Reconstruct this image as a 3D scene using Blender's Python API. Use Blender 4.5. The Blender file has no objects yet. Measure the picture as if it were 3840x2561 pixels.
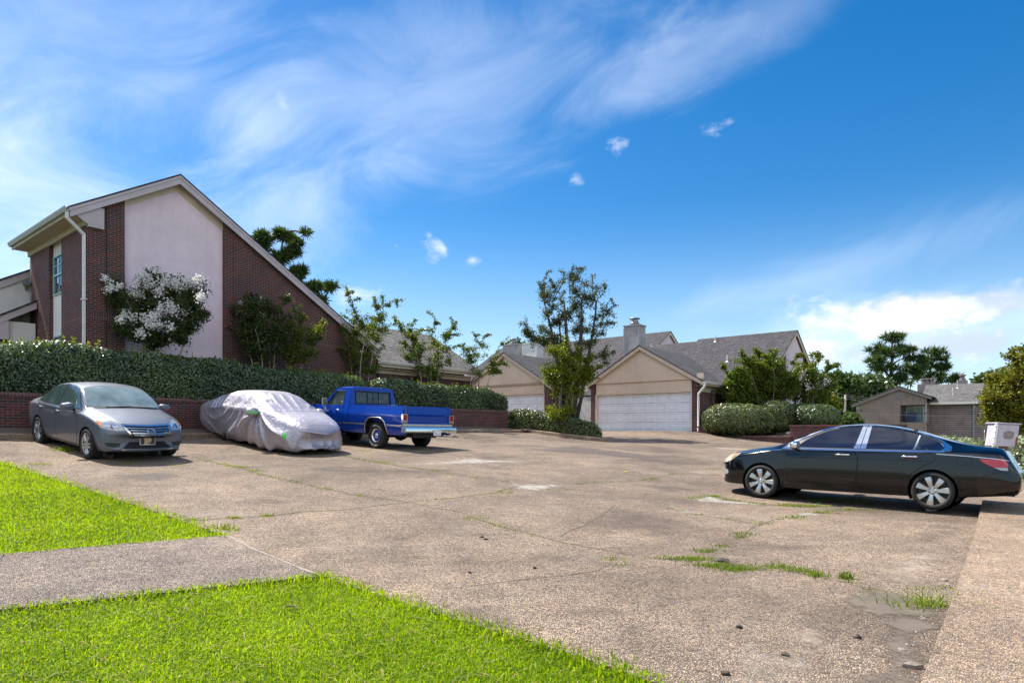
import bpy, bmesh, math, random
import numpy as np
from mathutils import Vector, Matrix, Euler
from mathutils.bvhtree import BVHTree
from mathutils.geometry import delaunay_2d_cdt

random.seed(7)
rng = np.random.default_rng(7)
scene = bpy.context.scene
col = scene.collection
rad = math.radians

# ------------------------------------------------------------------ camera
FOC, CX, HY, EYE = 2400.0, 1920.0, 1613.0, 1.5      # focal length, centre and horizon in 3840-px units
cam_d = bpy.data.cameras.new('camera')
cam_d.sensor_width = 36.0
cam_d.lens = 36.0 * FOC / 3840.0
cam_d.shift_y = (HY - 1280.5) / 3840.0
cam_d.clip_start = 0.1
cam_d.clip_end = 3000.0
cam = bpy.data.objects.new('camera', cam_d)
cam.location = (0, 0, EYE)
cam.rotation_euler = (rad(90), 0, 0)
col.objects.link(cam)
scene.camera = cam

# ------------------------------------------------------------------ light
SUN_AZ, SUN_EL = rad(-57), rad(57)                   # azimuth from +Y (towards +X positive)
SUN_DIR = Vector((math.sin(SUN_AZ) * math.cos(SUN_EL), math.cos(SUN_AZ) * math.cos(SUN_EL), math.sin(SUN_EL)))
sun_d = bpy.data.lights.new('sun', 'SUN')
sun_d.energy = 4.5
sun_d.angle = rad(0.55)
sun_d.color = (1.0, 0.95, 0.87)
sun = bpy.data.objects.new('sun', sun_d)
sun.rotation_euler = SUN_DIR.to_track_quat('Z', 'Y').to_euler()
sun.location = (0, 0, 60)
col.objects.link(sun)
scene.view_settings.view_transform = 'Standard'
scene.view_settings.look = 'None'
scene.view_settings.exposure = 1.03
scene.view_settings.gamma = 1.0
scene.cycles.max_bounces = 8
scene.cycles.transparent_max_bounces = 16
scene.cycles.caustics_reflective = False
scene.cycles.caustics_refractive = False

class NT:
    """small node-tree writer"""
    def __init__(s, tree):
        s.t = tree; s.n = tree.nodes; s.l = tree.links
    def node(s, typ, **kw):
        n = s.n.new(typ)
        for k, v in kw.items():
            if k == 'inp':
                for a, b in v.items():
                    n.inputs[a].default_value = b
            else:
                setattr(n, k, v)
        return n
    def link(s, a, b): s.l.new(a, b)
    def _in(s, n, i, v):
        if isinstance(v, bpy.types.NodeSocket): s.l.new(v, n.inputs[i])
        elif v is not None: n.inputs[i].default_value = v
    def math(s, op, a, b=None, c=None, clamp=False):
        n = s.n.new('ShaderNodeMath'); n.operation = op; n.use_clamp = clamp
        s._in(n, 0, a); s._in(n, 1, b); s._in(n, 2, c)
        return n.outputs[0]
    def mix(s, f, a, b, mode='MIX'):
        n = s.n.new('ShaderNodeMix'); n.data_type = 'RGBA'; n.blend_type = mode
        s._in(n, 0, f); s._in(n, 6, a); s._in(n, 7, b)
        return n.outputs[2]
    def ramp(s, f, stops):
        n = s.n.new('ShaderNodeValToRGB')
        e = n.color_ramp.elements
        while len(e) < len(stops): e.new(0.5)
        for i, (p, c) in enumerate(stops):
            e[i].position = p
            e[i].color = c if len(c) == 4 else (*c, 1)
        s._in(n, 0, f)
        return n.outputs[0]
    def smooth(s, v, lo, hi):
        n = s.n.new('ShaderNodeMapRange'); n.interpolation_type = 'SMOOTHSTEP'
        s._in(n, 0, v); n.inputs[1].default_value = lo; n.inputs[2].default_value = hi
        return n.outputs[0]
    def noise(s, vec, scale, detail=3, rough=.55, dist=0.0):
        n = s.n.new('ShaderNodeTexNoise')
        if vec is not None: s.l.new(vec, n.inputs['Vector'])
        n.inputs['Scale'].default_value = scale; n.inputs['Detail'].default_value = detail
        n.inputs['Roughness'].default_value = rough; n.inputs['Distortion'].default_value = dist
        return n.outputs[0]
    def combine(s, x, y, z):
        n = s.n.new('ShaderNodeCombineXYZ'); s._in(n, 0, x); s._in(n, 1, y); s._in(n, 2, z)
        return n.outputs[0]

# ------------------------------------------------------------------ sky
world = bpy.data.worlds.new('World')
scene.world = world
world.use_nodes = True
W = NT(world.node_tree)
W.n.clear()
sky = W.node('ShaderNodeTexSky', sky_type='NISHITA', sun_disc=False, sun_elevation=SUN_EL, sun_rotation=SUN_AZ,
             altitude=100.0, air_density=1.0, dust_density=0.5, ozone_density=2.2)
tc = W.node('ShaderNodeTexCoord')
sep = W.node('ShaderNodeSeparateXYZ')
W.link(tc.outputs['Generated'], sep.inputs[0])
sx, sy, sz = sep.outputs
az = W.math('ARCTAN2', sx, sy)
el = W.math('ARCSINE', W.math('MINIMUM', W.math('MAXIMUM', sz, -1.0), 1.0))
def azel(px, py):
    x, y = (px - CX) / FOC, (HY - py) / FOC
    return math.atan(x), math.asin(y / math.sqrt(1 + x * x + y * y))
# high thin cirrus: broad soft bands at directions of the sky, torn by stretched noise
ca, sa = math.cos(rad(17)), math.sin(rad(17))
u = W.math('ADD', W.math('MULTIPLY', az, ca), W.math('MULTIPLY', el, sa))
v = W.math('SUBTRACT', W.math('MULTIPLY', el, ca), W.math('MULTIPLY', az, sa))
cv = W.combine(u, W.math('MULTIPLY', v, 2.3), 0.0)
n1 = W.noise(cv, 3.4, 8, 0.62, 0.7)
n2 = W.noise(cv, 1.5, 4, 0.55, 0.4)
nn = W.math('ADD', W.math('MULTIPLY', W.math('SUBTRACT', n1, .5), 1.5), W.math('MULTIPLY', W.math('SUBTRACT', n2, .5), 1.1))
cir = None
for px, py, rx, ry, rot, st in [(150, 200, 950, 620, 10, .24), (60, 700, 760, 420, 12, .34), (1650, 340, 1250, 330, 14, .24), (2700, 150, 1000, 150, 18, .15), (3150, 1000, 1000, 150, 13, .20),
                                (1050, 800, 520, 280, 20, .26), (3300, 1250, 1000, 170, 3, .35), (500, 1050, 900, 200, 0, .30), (-1400, 300, 1200, 900, 0, .5), (5500, 600, 1200, 500, 0, .4)]:
    a0, e0 = azel(px, py); k = math.cos(a0); c_, s_ = math.cos(rad(rot)), math.sin(rad(rot))
    da, de = W.math('SUBTRACT', az, a0), W.math('SUBTRACT', el, e0)
    p_ = W.math('MULTIPLY', W.math('ADD', W.math('MULTIPLY', da, c_), W.math('MULTIPLY', de, s_)), FOC / rx / k)
    q_ = W.math('MULTIPLY', W.math('SUBTRACT', W.math('MULTIPLY', de, c_), W.math('MULTIPLY', da, s_)), FOC / ry / k)
    d_ = W.math('SUBTRACT', 1.0, W.math('SQRT', W.math('ADD', W.math('MULTIPLY', p_, p_), W.math('MULTIPLY', q_, q_))))
    m_ = W.math('MULTIPLY', W.smooth(W.math('ADD', d_, W.math('MULTIPLY', nn, 1.35)), -.10, 1.2), st)
    cir = m_ if cir is None else W.math('SUBTRACT', 1.0, W.math('MULTIPLY', W.math('SUBTRACT', 1.0, cir), W.math('SUBTRACT', 1.0, m_)))
def blob(px, py, rx, ry, strength, lo=0.0, hi=1.0):
    """an elliptic patch of cloud at one direction of the sky, its edge torn by noise"""
    a0, e0 = azel(px, py)
    ra, re = rx / FOC * math.cos(a0) ** 2, ry / FOC * math.cos(a0)
    da = W.math('DIVIDE', W.math('SUBTRACT', az, a0), ra)
    de = W.math('DIVIDE', W.math('SUBTRACT', el, e0), re)
    d = W.math('SQRT', W.math('ADD', W.math('MULTIPLY', da, da), W.math('MULTIPLY', de, de)))
    return W.math('SUBTRACT', 1.0, d), strength
cn = W.noise(W.combine(az, W.math('MULTIPLY', el, 1.5), 0.0), 16.0, 7, 0.62, 0.3)
cn2 = W.noise(W.combine(az, W.math('MULTIPLY', el, 1.6), 3.0), 5.5, 5, 0.55, 0.2)
cum = None
for b in [(1640, 930, 75, 60, 1.0), (1770, 978, 42, 36, .9), (2320, 555, 62, 52, .8), (2668, 492, 80, 34, .9), (2160, 672, 40, 30, .6),
          (1055, 385, 40, 45, .35), (1330, 1105, 150, 90, 1.0), (1485, 920, 22, 16, .45), (2725, 462, 45, 24, .7), (1610, 880, 26, 30, .7)]:
    d, s = blob(*b)
    m = W.math('MULTIPLY', W.smooth(W.math('ADD', d, W.math('MULTIPLY', W.math('SUBTRACT', cn, .5), 4.2)), 0.30, 1.75), s)
    cum = m if cum is None else W.math('MAXIMUM', cum, m)
bank = None
for b in [(3420, 1180, 430, 130, 1.), (3760, 1130, 330, 110, 1.), (3640, 1290, 520, 90, .95), (3150, 1330, 300, 70, .6), (4150, 1160, 420, 190, 1.)]:
    d, s = blob(*b)
    m = W.math('MULTIPLY', W.smooth(W.math('ADD', d, W.math('MULTIPLY', W.math('ADD', W.math('SUBTRACT', cn2, .5), W.math('MULTIPLY', W.math('SUBTRACT', cn, .5), .45)), 2.6)), 0.05, 0.60), s)
    bank = m if bank is None else W.math('MAXIMUM', bank, m)
skc = W.node('ShaderNodeHueSaturation', inp={'Saturation': 1.46, 'Value': .84})
W.link(sky.outputs[0], skc.inputs['Color'])
haze_low = W.math('MULTIPLY', W.smooth(el, 0.34, -0.02), 0.50)
base = W.mix(haze_low, skc.outputs[0], (4.6, 5.9, 7.4, 1))
c1 = W.mix(cir, base, (7.0, 7.5, 8.3, 1))
bk = W.mix(W.smooth(W.math('ADD', cn2, W.math('MULTIPLY', W.math('SUBTRACT', cn, .5), .5)), .40, .60), (3.7, 4.3, 5.4, 1), (6.6, 6.7, 6.9, 1))
c2 = W.mix(W.math('MULTIPLY', bank, 0.9), c1, bk)
c3 = W.mix(W.math('MULTIPLY', cum, .80), c2, (6.6, 6.8, 7.3, 1))
# bright cumulus added behind the camera, out of view, to fill the shaded walls
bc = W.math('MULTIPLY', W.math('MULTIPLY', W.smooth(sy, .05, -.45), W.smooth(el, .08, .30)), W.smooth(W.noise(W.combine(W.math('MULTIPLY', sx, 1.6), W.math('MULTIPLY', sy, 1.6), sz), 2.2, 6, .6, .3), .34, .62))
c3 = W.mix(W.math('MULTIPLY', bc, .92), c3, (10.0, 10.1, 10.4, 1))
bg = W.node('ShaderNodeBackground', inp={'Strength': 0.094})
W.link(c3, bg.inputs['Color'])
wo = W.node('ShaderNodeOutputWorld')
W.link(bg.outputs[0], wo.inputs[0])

# ------------------------------------------------------------------ materials
MATS = {}
def new_mat(name):
    m = bpy.data.materials.new(name); m.use_nodes = True
    t = NT(m.node_tree); b = t.n['Principled BSDF']
    MATS[name] = m
    return m, t, b
def c4(c): return (*c, 1) if len(c) == 3 else c
def plain(name, c, rough=.6, metal=0., var=.12, scale=6., bump=0., bscale=60., coat=0., spec=.5, **kw):
    """paint, metal, plastic: one colour with slight dirt-like variation"""
    m, t, b = new_mat(name)
    tcn = t.node('ShaderNodeTexCoord')
    n = t.noise(tcn.outputs['Object'], scale, 4)
    f = t.ramp(n, [(.3, (1 - var,) * 3), (.7, (1 + var * .3,) * 3)])
    t.link(t.mix(1.0, c4(c), f, 'MULTIPLY'), b.inputs['Base Color'])
    b.inputs['Roughness'].default_value = rough
    b.inputs['Metallic'].default_value = metal
    b.inputs['Coat Weight'].default_value = coat
    b.inputs['Coat Roughness'].default_value = .04
    b.inputs['Specular IOR Level'].default_value = spec
    if bump:
        bn = t.noise(tcn.outputs['Object'], bscale, 4, .6)
        bp = t.node('ShaderNodeBump', inp={'Strength': bump, 'Distance': .01})
        t.link(bn, bp.inputs['Height']); t.link(bp.outputs[0], b.inputs['Normal'])
    return m
def uvsock(t):
    n = t.node('ShaderNodeUVMap'); n.uv_map = 'UVMap'
    return n.outputs[0]
def brick_mat(name, c1, c2, mortar, bw=.2135, rh=.0677, ms=.0095, offset=.5, bump=.5, third=(.03, .028, .03)):
    m, t, b = new_mat(name)
    uv = uvsock(t)
    bt = t.node('ShaderNodeTexBrick', offset=offset, inp={'Color1': c4(c1), 'Color2': c4(c2), 'Mortar': c4(mortar), 'Scale': 1.0,
                'Mortar Size': ms, 'Mortar Smooth': .1, 'Bias': 0.0, 'Brick Width': bw, 'Row Height': rh})
    t.link(uv, bt.inputs['Vector'])
    # some bricks burnt dark: a second brick texture with the same courses picks them
    b2 = t.node('ShaderNodeTexBrick', offset=offset, inp={'Color1': (0, 0, 0, 1), 'Color2': (1, 1, 1, 1), 'Mortar': (0, 0, 0, 1), 'Scale': 1.0,
                'Mortar Size': ms, 'Bias': 0.0, 'Brick Width': bw, 'Row Height': rh})
    mp = t.node('ShaderNodeMapping', inp={'Location': (bw * 62, rh * 46, 0)})
    t.link(uv, mp.inputs[0]); t.link(mp.outputs[0], b2.inputs['Vector'])
    dk = t.math('GREATER_THAN', b2.outputs[0], .66)
    cc = t.mix(t.math('MULTIPLY', dk, .75), bt.outputs[0], c4(third))
    cc = t.mix(bt.outputs['Fac'], cc, c4(mortar))
    n = t.noise(uv, 1.3, 5, .6)
    cc = t.mix(1.0, cc, t.ramp(n, [(.3, (.72, .72, .74)), (.7, (1.15, 1.12, 1.1))]), 'MULTIPLY')
    fine = t.noise(uv, 55., 3, .6)
    cc = t.mix(1.0, cc, t.ramp(fine, [(.3, (.8, .8, .8)), (.7, (1.15, 1.15, 1.15))]), 'MULTIPLY')
    t.link(cc, b.inputs['Base Color'])
    b.inputs['Roughness'].default_value = .85
    h = t.math('ADD', t.math('MULTIPLY', bt.outputs['Fac'], -1.0), t.math('MULTIPLY', fine, .35))
    bp = t.node('ShaderNodeBump', inp={'Strength': bump, 'Distance': .008})
    t.link(h, bp.inputs['Height']); t.link(bp.outputs[0], b.inputs['Normal'])
    return m
BR1, BR2, MOR = (.130, .026, .022), (.062, .018, .018), (.195, .135, .12)
brick_mat('brick', BR1, BR2, MOR)
brick_mat('brick_soldier', (.135, .034, .030), (.08, .026, .026), (.19, .14, .12), bw=.0677, rh=.215, offset=0.)
brick_mat('brick_wall', (.17, .034, .030), (.09, .024, .024), (.16, .11, .10))
brick_mat('brick_cap', (.21, .05, .042), (.12, .034, .032), (.20, .14, .13), bw=.07, rh=.3, offset=0.)
def shingle_mat(name, ca_, cb_, mort):
    m, t, b = new_mat(name)
    uv = uvsock(t)
    bt = t.node('ShaderNodeTexBrick', offset=.37, squash=1.3, squash_frequency=3, inp={'Color1': c4(ca_), 'Color2': c4(cb_), 'Mortar': c4(mort), 'Scale': 1.0,
                'Mortar Size': .024, 'Mortar Smooth': .3, 'Bias': 0., 'Brick Width': .36, 'Row Height': .20})
    t.link(uv, bt.inputs['Vector'])
    n = t.noise(uv, .55, 5, .65)
    cc = t.mix(1.0, bt.outputs[0], t.ramp(n, [(.3, (.78, .77, .78)), (.72, (1.18, 1.16, 1.15))]), 'MULTIPLY')
    g = t.noise(uv, 120., 2, .5)
    cc = t.mix(1.0, cc, t.ramp(g, [(.3, (.75,) * 3), (.7, (1.25,) * 3)]), 'MULTIPLY')
    t.link(cc, b.inputs['Base Color']); b.inputs['Roughness'].default_value = .92
    # each course steps down to the one below
    sp = t.node('ShaderNodeSeparateXYZ'); t.link(uv, sp.inputs[0])
    saw = t.math('FRACT', t.math('DIVIDE', sp.outputs[1], .20))
    h = t.math('ADD', t.math('MULTIPLY', saw, -1.), t.math('MULTIPLY', g, .4))
    bp = t.node('ShaderNodeBump', inp={'Strength': .6, 'Distance': .015})
    t.link(h, bp.inputs['Height']); t.link(bp.outputs[0], b.inputs['Normal'])
    return m
shingle_mat('shingle', (.066, .061, .067), (.038, .035, .039), (.009, .0085, .0095))
shingle_mat('shingle_light', (.15, .142, .135), (.09, .086, .082), (.02, .02, .019))
def stucco_mat(name, c, var=.1, bump=.35):
    m, t, b = new_mat(name)
    uv = uvsock(t)
    n = t.noise(uv, .7, 5, .6)
    n2 = t.noise(uv, 3.1, 4, .6)
    cc = t.mix(1.0, c4(c), t.ramp(n, [(.3, (1 - var,) * 3), (.7, (1 + var * .5,) * 3)]), 'MULTIPLY')
    cc = t.mix(1.0, cc, t.ramp(n2, [(.35, (1 - var * .5, 1 - var * .55, 1 - var * .5)), (.6, (1, 1, 1))]), 'MULTIPLY')
    mp = t.node('ShaderNodeMapping', inp={'Scale': (3.2, .22, 1)}); t.link(uv, mp.inputs[0])
    stk = t.noise(mp.outputs[0], 1.6, 5, .65)            # rain streaks
    cc = t.mix(1.0, cc, t.ramp(stk, [(.30, (1 - var * .5, 1 - var * .55, 1 - var * .6)), (.55, (1, 1, 1))]), 'MULTIPLY')
    t.link(cc, b.inputs['Base Color']); b.inputs['Roughness'].default_value = .9
    f = t.noise(uv, 90., 4, .7)
    bp = t.node('ShaderNodeBump', inp={'Strength': bump, 'Distance': .006})
    t.link(f, bp.inputs['Height']); t.link(bp.outputs[0], b.inputs['Normal'])
    return m
stucco_mat('stucco_pink', (.80, .65, .70))
stucco_mat('stucco_white', (.74, .72, .68))
stucco_mat('stucco_cream', (.72, .56, .42))
stucco_mat('stucco_brown', (.30, .225, .19), .22, .8)
plain('trim', (.50, .44, .455), .6, var=.15, scale=2.)
plain('trim_cream', (.66, .53, .41), .6, var=.18, scale=2.)
plain('gutter_dark', (.30, .33, .31), .45, var=.15)
plain('gutter_white', (.70, .66, .62), .45, var=.12)
plain('soffit', (.46, .43, .30), .7, var=.2, scale=2.)
plain('door_white', (.82, .83, .88), .45, var=.10, scale=1.5)
plain('gate_white', (.70, .68, .65), .6, var=.2, scale=3.)
plain('window_frame', (.30, .50, .50), .4)
plain('white_frame', (.72, .74, .72), .4)
plain('chimney_wood', (.40, .37, .36), .8, var=.25, scale=2.)
plain('metal_grey', (.32, .33, .35), .4, .8)
plain('dark_void', (.012, .012, .014), .8)
brick_mat('siding_lap', (.34, .26, .24), (.31, .235, .22), (.11, .085, .08), bw=5., rh=.24, ms=.035, third=(.30, .225, .21))
plain('siding', (.36, .27, .25), .7, var=.2, scale=1.2)
plain('brown_trim', (.24, .20, .19), .7, var=.2)
plain('black_metal', (.02, .02, .022), .5)
def glass_mat(name, c, rough=.03, alpha=1., spec=.9):
    m, t, b = new_mat(name)
    tcn = t.node('ShaderNodeTexCoord')
    n = t.noise(tcn.outputs['Object'], 2.3, 4, .6)
    t.link(t.mix(1.0, c4(c), t.ramp(n, [(.3, (.6,) * 3), (.7, (1.3,) * 3)]), 'MULTIPLY'), b.inputs['Base Color'])
    b.inputs['Roughness'].default_value = rough
    b.inputs['Specular IOR Level'].default_value = spec
    b.inputs['Coat Weight'].default_value = .5
    if alpha < 1: b.inputs['Alpha'].default_value = alpha
    return m
glass_mat('house_glass', (.03, .06, .075))
glass_mat('pane_light', (.22, .33, .34), .08)
glass_mat('tinted_glass', (.003, .006, .020), .03, 1., .6)
glass_mat('car_glass', (.05, .085, .085), .04, .80, .9)
glass_mat('truck_glass', (.10, .14, .14), .03, .30, .6)
# car paints
def paint(name, c, metal, rough, coat=1., flake=.25, dust=.03, spec=.5):
    m, t, b = new_mat(name)
    tcn = t.node('ShaderNodeTexCoord')
    n = t.noise(tcn.outputs['Object'], 900., 2, .5)
    d = t.noise(tcn.outputs['Object'], 2.2, 5, .65)
    cc = t.mix(1.0, c4(c), t.ramp(n, [(.3, (1 - flake,) * 3), (.7, (1 + flake,) * 3)]), 'MULTIPLY')
    cc = t.mix(t.math('MULTIPLY', t.smooth(d, .5, .85), dust), cc, (.30, .27, .23, 1))       # dust film
    t.link(cc, b.inputs['Base Color'])
    b.inputs['Metallic'].default_value = metal; b.inputs['Specular IOR Level'].default_value = spec
    t.link(t.math('ADD', rough, t.math('MULTIPLY', d, .12)), b.inputs['Roughness'])
    b.inputs['Coat Weight'].default_value = coat; b.inputs['Coat Roughness'].default_value = .03
    return m
paint('paint_gunmetal', (.125, .140, .175), .45, .46, .6, .2, .015, .3)
paint('paint_black', (.0008, .0012, .0034), .0, .08, .65, .1, .001, .3)
paint('paint_blue', (.0, .040, .31), .1, .25, .40, .15, .004, .3)
paint('paint_blue_roof', (.004, .02, .22), .2, .4, .4)
plain('chrome', (.82, .82, .84), .10, 1.0, var=.08)
plain('chrome_dull', (.60, .61, .63), .28, 1.0, var=.2)
plain('alloy', (.62, .60, .57), .28, .9, var=.25, scale=9.)
plain('hubcap', (.55, .57, .60), .3, .85, var=.2, scale=9.)
plain('tyre', (.022, .021, .020), .85, var=.3, bump=.3)
plain('tyre_letter', (.72, .72, .70), .7)
plain('black_plastic', (.012, .012, .013), .5, var=.2)
plain('dark_trim', (.02, .021, .024), .35)
plain('seam', (.004, .004, .005), .8)
plain('tail_red', (.42, .008, .02), .12, coat=1.)
plain('lamp_clear', (.40, .41, .42), .15, .3, coat=1., var=.35, scale=30.)
plain('lamp_yellowed', (.60, .56, .40), .25, .1, coat=.8, var=.2, scale=20.)
plain('amber', (.75, .22, .03), .15, coat=1.)
plain('plate_white', (.72, .72, .74), .5)
plain('plate_cream', (.62, .47, .30), .4, var=.15, scale=60.)
plain('plate_dark', (.05, .04, .035), .4, var=.5, scale=90.)
plain('interior', (.075, .08, .085), .8)
plain('interior_light', (.30, .32, .31), .8)
plain('reflect_green', (.10, .62, .08), .4)
plain('reflect_grey', (.45, .48, .55), .35, .3)
plain('wood_post', (.20, .13, .10), .8, var=.3, bump=.4)
plain('pole_wood', (.38, .34, .28), .8, var=.25)
plain('wire', (.16, .16, .17), .5)
plain('rust', (.24, .10, .04), .8, var=.4, scale=30.)
plain('box_paint', (.50, .47, .54), .55, var=.18, scale=5., bump=.15)
plain('box_edge', (.82, .84, .84), .5)
plain('blue_object', (.03, .06, .16), .5)
plain('bottle_clear', (.45, .50, .52), .12, coat=.5)
plain('red_plastic', (.5, .02, .04), .4)
plain('green_plastic', (.02, .35, .14), .4)
plain('yellow_leaf', (.75, .55, .05), .5)
plain('dark_leaf', (.05, .035, .025), .7, var=.4)
plain('joint_light', (.30, .245, .20), .9, var=.4, scale=20.)
plain('stone_light', (.27, .225, .19), .85, var=.3, scale=20., bump=.6)
plain('bark', (.16, .125, .10), .9, var=.4, scale=14., bump=.7)
plain('bark_pale', (.33, .26, .21), .8, var=.35, scale=10., bump=.4)
plain('bark_dark', (.065, .05, .045), .9, var=.4, scale=14., bump=.7)
def leaf_mat(name, a_, b_, trans=.35, rough=.4, tr_col=None, spec=.4):
    """leaves: colour differs leaf by leaf (face attribute 'tint'), light passes through"""
    m, t, b = new_mat(name)
    at = t.node('ShaderNodeAttribute', attribute_name='tint')
    cc = t.mix(at.outputs['Fac'], c4(a_), c4(b_))
    t.link(cc, b.inputs['Base Color']); b.inputs['Roughness'].default_value = rough
    b.inputs['Specular IOR Level'].default_value = spec
    tr = t.node('ShaderNodeBsdfTranslucent')
    if tr_col is None: t.link(t.mix(1., cc, (1.5, 1.5, .55, 1), 'MULTIPLY'), tr.inputs[0])
    else: t.link(t.mix(at.outputs['Fac'], c4(tr_col), c4(tuple(x * 1.5 for x in tr_col))), tr.inputs[0])
    ms = t.node('ShaderNodeMixShader', inp={0: trans})
    t.link(b.outputs[0], ms.inputs[1]); t.link(tr.outputs[0], ms.inputs[2])
    t.link(ms.outputs[0], t.n['Material Output'].inputs[0])
    return m
leaf_mat('leaf_hedge', (.022, .055, .016), (.13, .185, .052), .28, .36, spec=1.0)
leaf_mat('leaf_bush', (.028, .060, .012), (.17, .205, .048), .25, .38, spec=.9)
leaf_mat('leaf_myrtle', (.055, .095, .012), (.17, .205, .025), .45, .36)
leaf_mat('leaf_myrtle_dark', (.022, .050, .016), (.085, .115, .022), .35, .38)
leaf_mat('leaf_bright', (.095, .135, .010), (.24, .255, .022), .5, .36)
leaf_mat('leaf_dead', (.20, .10, .03), (.30, .18, .06), .3, .6)
leaf_mat('leaf_red', (.16, .06, .015), (.22, .14, .03), .5, .4)
leaf_mat('leaf_juniper', (.035, .058, .020), (.115, .125, .035), .3, .5)
leaf_mat('leaf_pine', (.022, .062, .020), (.10, .15, .032), .25, .5)
leaf_mat('leaf_far', (.040, .075, .020), (.095, .135, .030), .3, .5)
leaf_mat('leaf_autumn', (.085, .110, .012), (.24, .215, .03), .5, .45)
leaf_mat('blossom', (.80, .77, .74), (.90, .88, .85), .3, .6, (.6, .58, .55))
leaf_mat('leaf_ivy', (.09, .13, .04), (.50, .54, .40), .2, .4)
leaf_mat('grass_blade', (.078, .162, .004), (.305, .395, .008), .50, .55, (.405, .545, .004), .2)
leaf_mat('grass_dry', (.34, .27, .11), (.50, .42, .20), .4, .6, (.4, .33, .12), .2)
leaf_mat('grass_weed', (.105, .165, .010), (.25, .31, .025), .45, .5)
# ------------------------------------------------------------------ directions of the place
AX = np.array([-.777, .629]); BX = np.array([.629, .777])      # the houses and parking bays share these two axes
ROTB = math.atan2(.777, .629)
def AB(b, a): p = b * BX + a * AX; return float(p[0]), float(p[1])
def toba(x, y): return (.629 * x + .777 * y, -.777 * x + .629 * y)

# terrain: thin-plate spline through measured heights (x, y, z)
_c = [(0, 2, 0), (-3, 3.5, .02), (3, 3.5, 0), (-2, 6.5, .07), (2, 6, .02), (5, 6, 0), (2.4, 3.7, 0), (-6, 5, .14), (-9, 6, .35), (-12, 8, .7),
      (7.5, 11.2, .14), (5.4, 13.1, .18), (9.5, 10, .10), (1.5, 11, .28), (-2, 12, .48), (-5, 9.5, .38), (-3.7, 8.2, .20),
      (-10.5, 15.4, 1.21), (-8.3, 13.85, .93), (-9.6, 12., .88), (-7.8, 18.7, 1.25), (-5.7, 17.1, .95), (-6.4, 15.2, .85),
      (-3.38, 19.1, .99), (-5.9, 21., 1.12), (-1.7, 19.2, .95), (2.5, 17, .62), (6, 19, .62), (3.8, 27.8, 1.0), (0, 25, 1.12), (-.6, 29.8, 1.5),
      (9.1, 32.3, 1.43), (5, 35.8, 1.44), (1.2, 37.5, 1.5), (-2, 36, 1.6), (12.75, 29.4, .86), (15.5, 27, .62), (10, 24, .68), (14, 20, .30), (18, 24, .35),
      (-14, 14, 1.55), (-16, 20, 2.1), (-9, 24, 1.7), (-4, 28, 1.7), (16, 12, .0), (20, 18, .1), (15, 6, -.1), (-20, 10, 1.6), (-4, -2, 0), (4, -2, 0), (30, 30, -.2), (20, 34, .9), (0, 45, 1.8), (-30, 30, 2.5),
      (40, 60, -.6), (70, 60, -1.), (45, 80, -.6), (0, 90, 1.5), (-50, 60, 2.2), (-60, 10, 1.8), (60, 10, -.8), (0, -40, -.5), (60, 140, -1), (-60, 140, 1)]
_c = np.array(_c, float)
def _k(r2): return np.where(r2 > 1e-9, .5 * r2 * np.log(np.maximum(r2, 1e-9)), 0.)
_n = len(_c)
_K = _k(((_c[:, None, :2] - _c[None, :, :2]) ** 2).sum(-1)) + np.eye(_n) * .6
_P = np.c_[np.ones(_n), _c[:, :2]]
_w = np.linalg.solve(np.block([[_K, _P], [_P.T, np.zeros((3, 3))]]), np.r_[_c[:, 2], 0, 0, 0])
def H(x, y):
    """height of the ground"""
    x = np.asarray(x, float); y = np.asarray(y, float); sh = x.shape
    q = np.stack([x.ravel(), y.ravel()], 1)
    out = np.empty(len(q))
    for i in range(0, len(q), 20000):
        s = q[i:i + 20000]
        out[i:i + 20000] = _k(((s[:, None] - _c[None, :, :2]) ** 2).sum(-1)) @ _w[:_n] + _w[_n] + s @ _w[_n + 1:]
    return out.reshape(sh)
def Hs(x, y): return float(H(np.array([x]), np.array([y]))[0])
def S(px, py, Y):
    """point seen at a pixel (3840 wide) at depth Y"""
    return (px - CX) / FOC * Y, Y, EYE + (HY - py) / FOC * Y
def gp(px, py, lift=0.):
    """point of the ground seen at a pixel"""
    Y = np.arange(2.2, 60, .02); X = (px - CX) / FOC * Y; Z = EYE + (HY - py) / FOC * Y
    d = Z - H(X, Y) - lift; i = int(np.argmax(d <= 0)) if (d <= 0).any() else len(Y) - 1
    return float(X[i]), float(Y[i])
def ob(px, a):                       # b on the plane a = const seen at column px
    r = (px - CX) / FOC
    return (.777 * a + r * .629 * a) / (.629 - .777 * r)
def oa(px, b):
    r = (px - CX) / FOC
    return (.629 * b - .777 * b * r) / (.777 + .629 * r)

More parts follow.
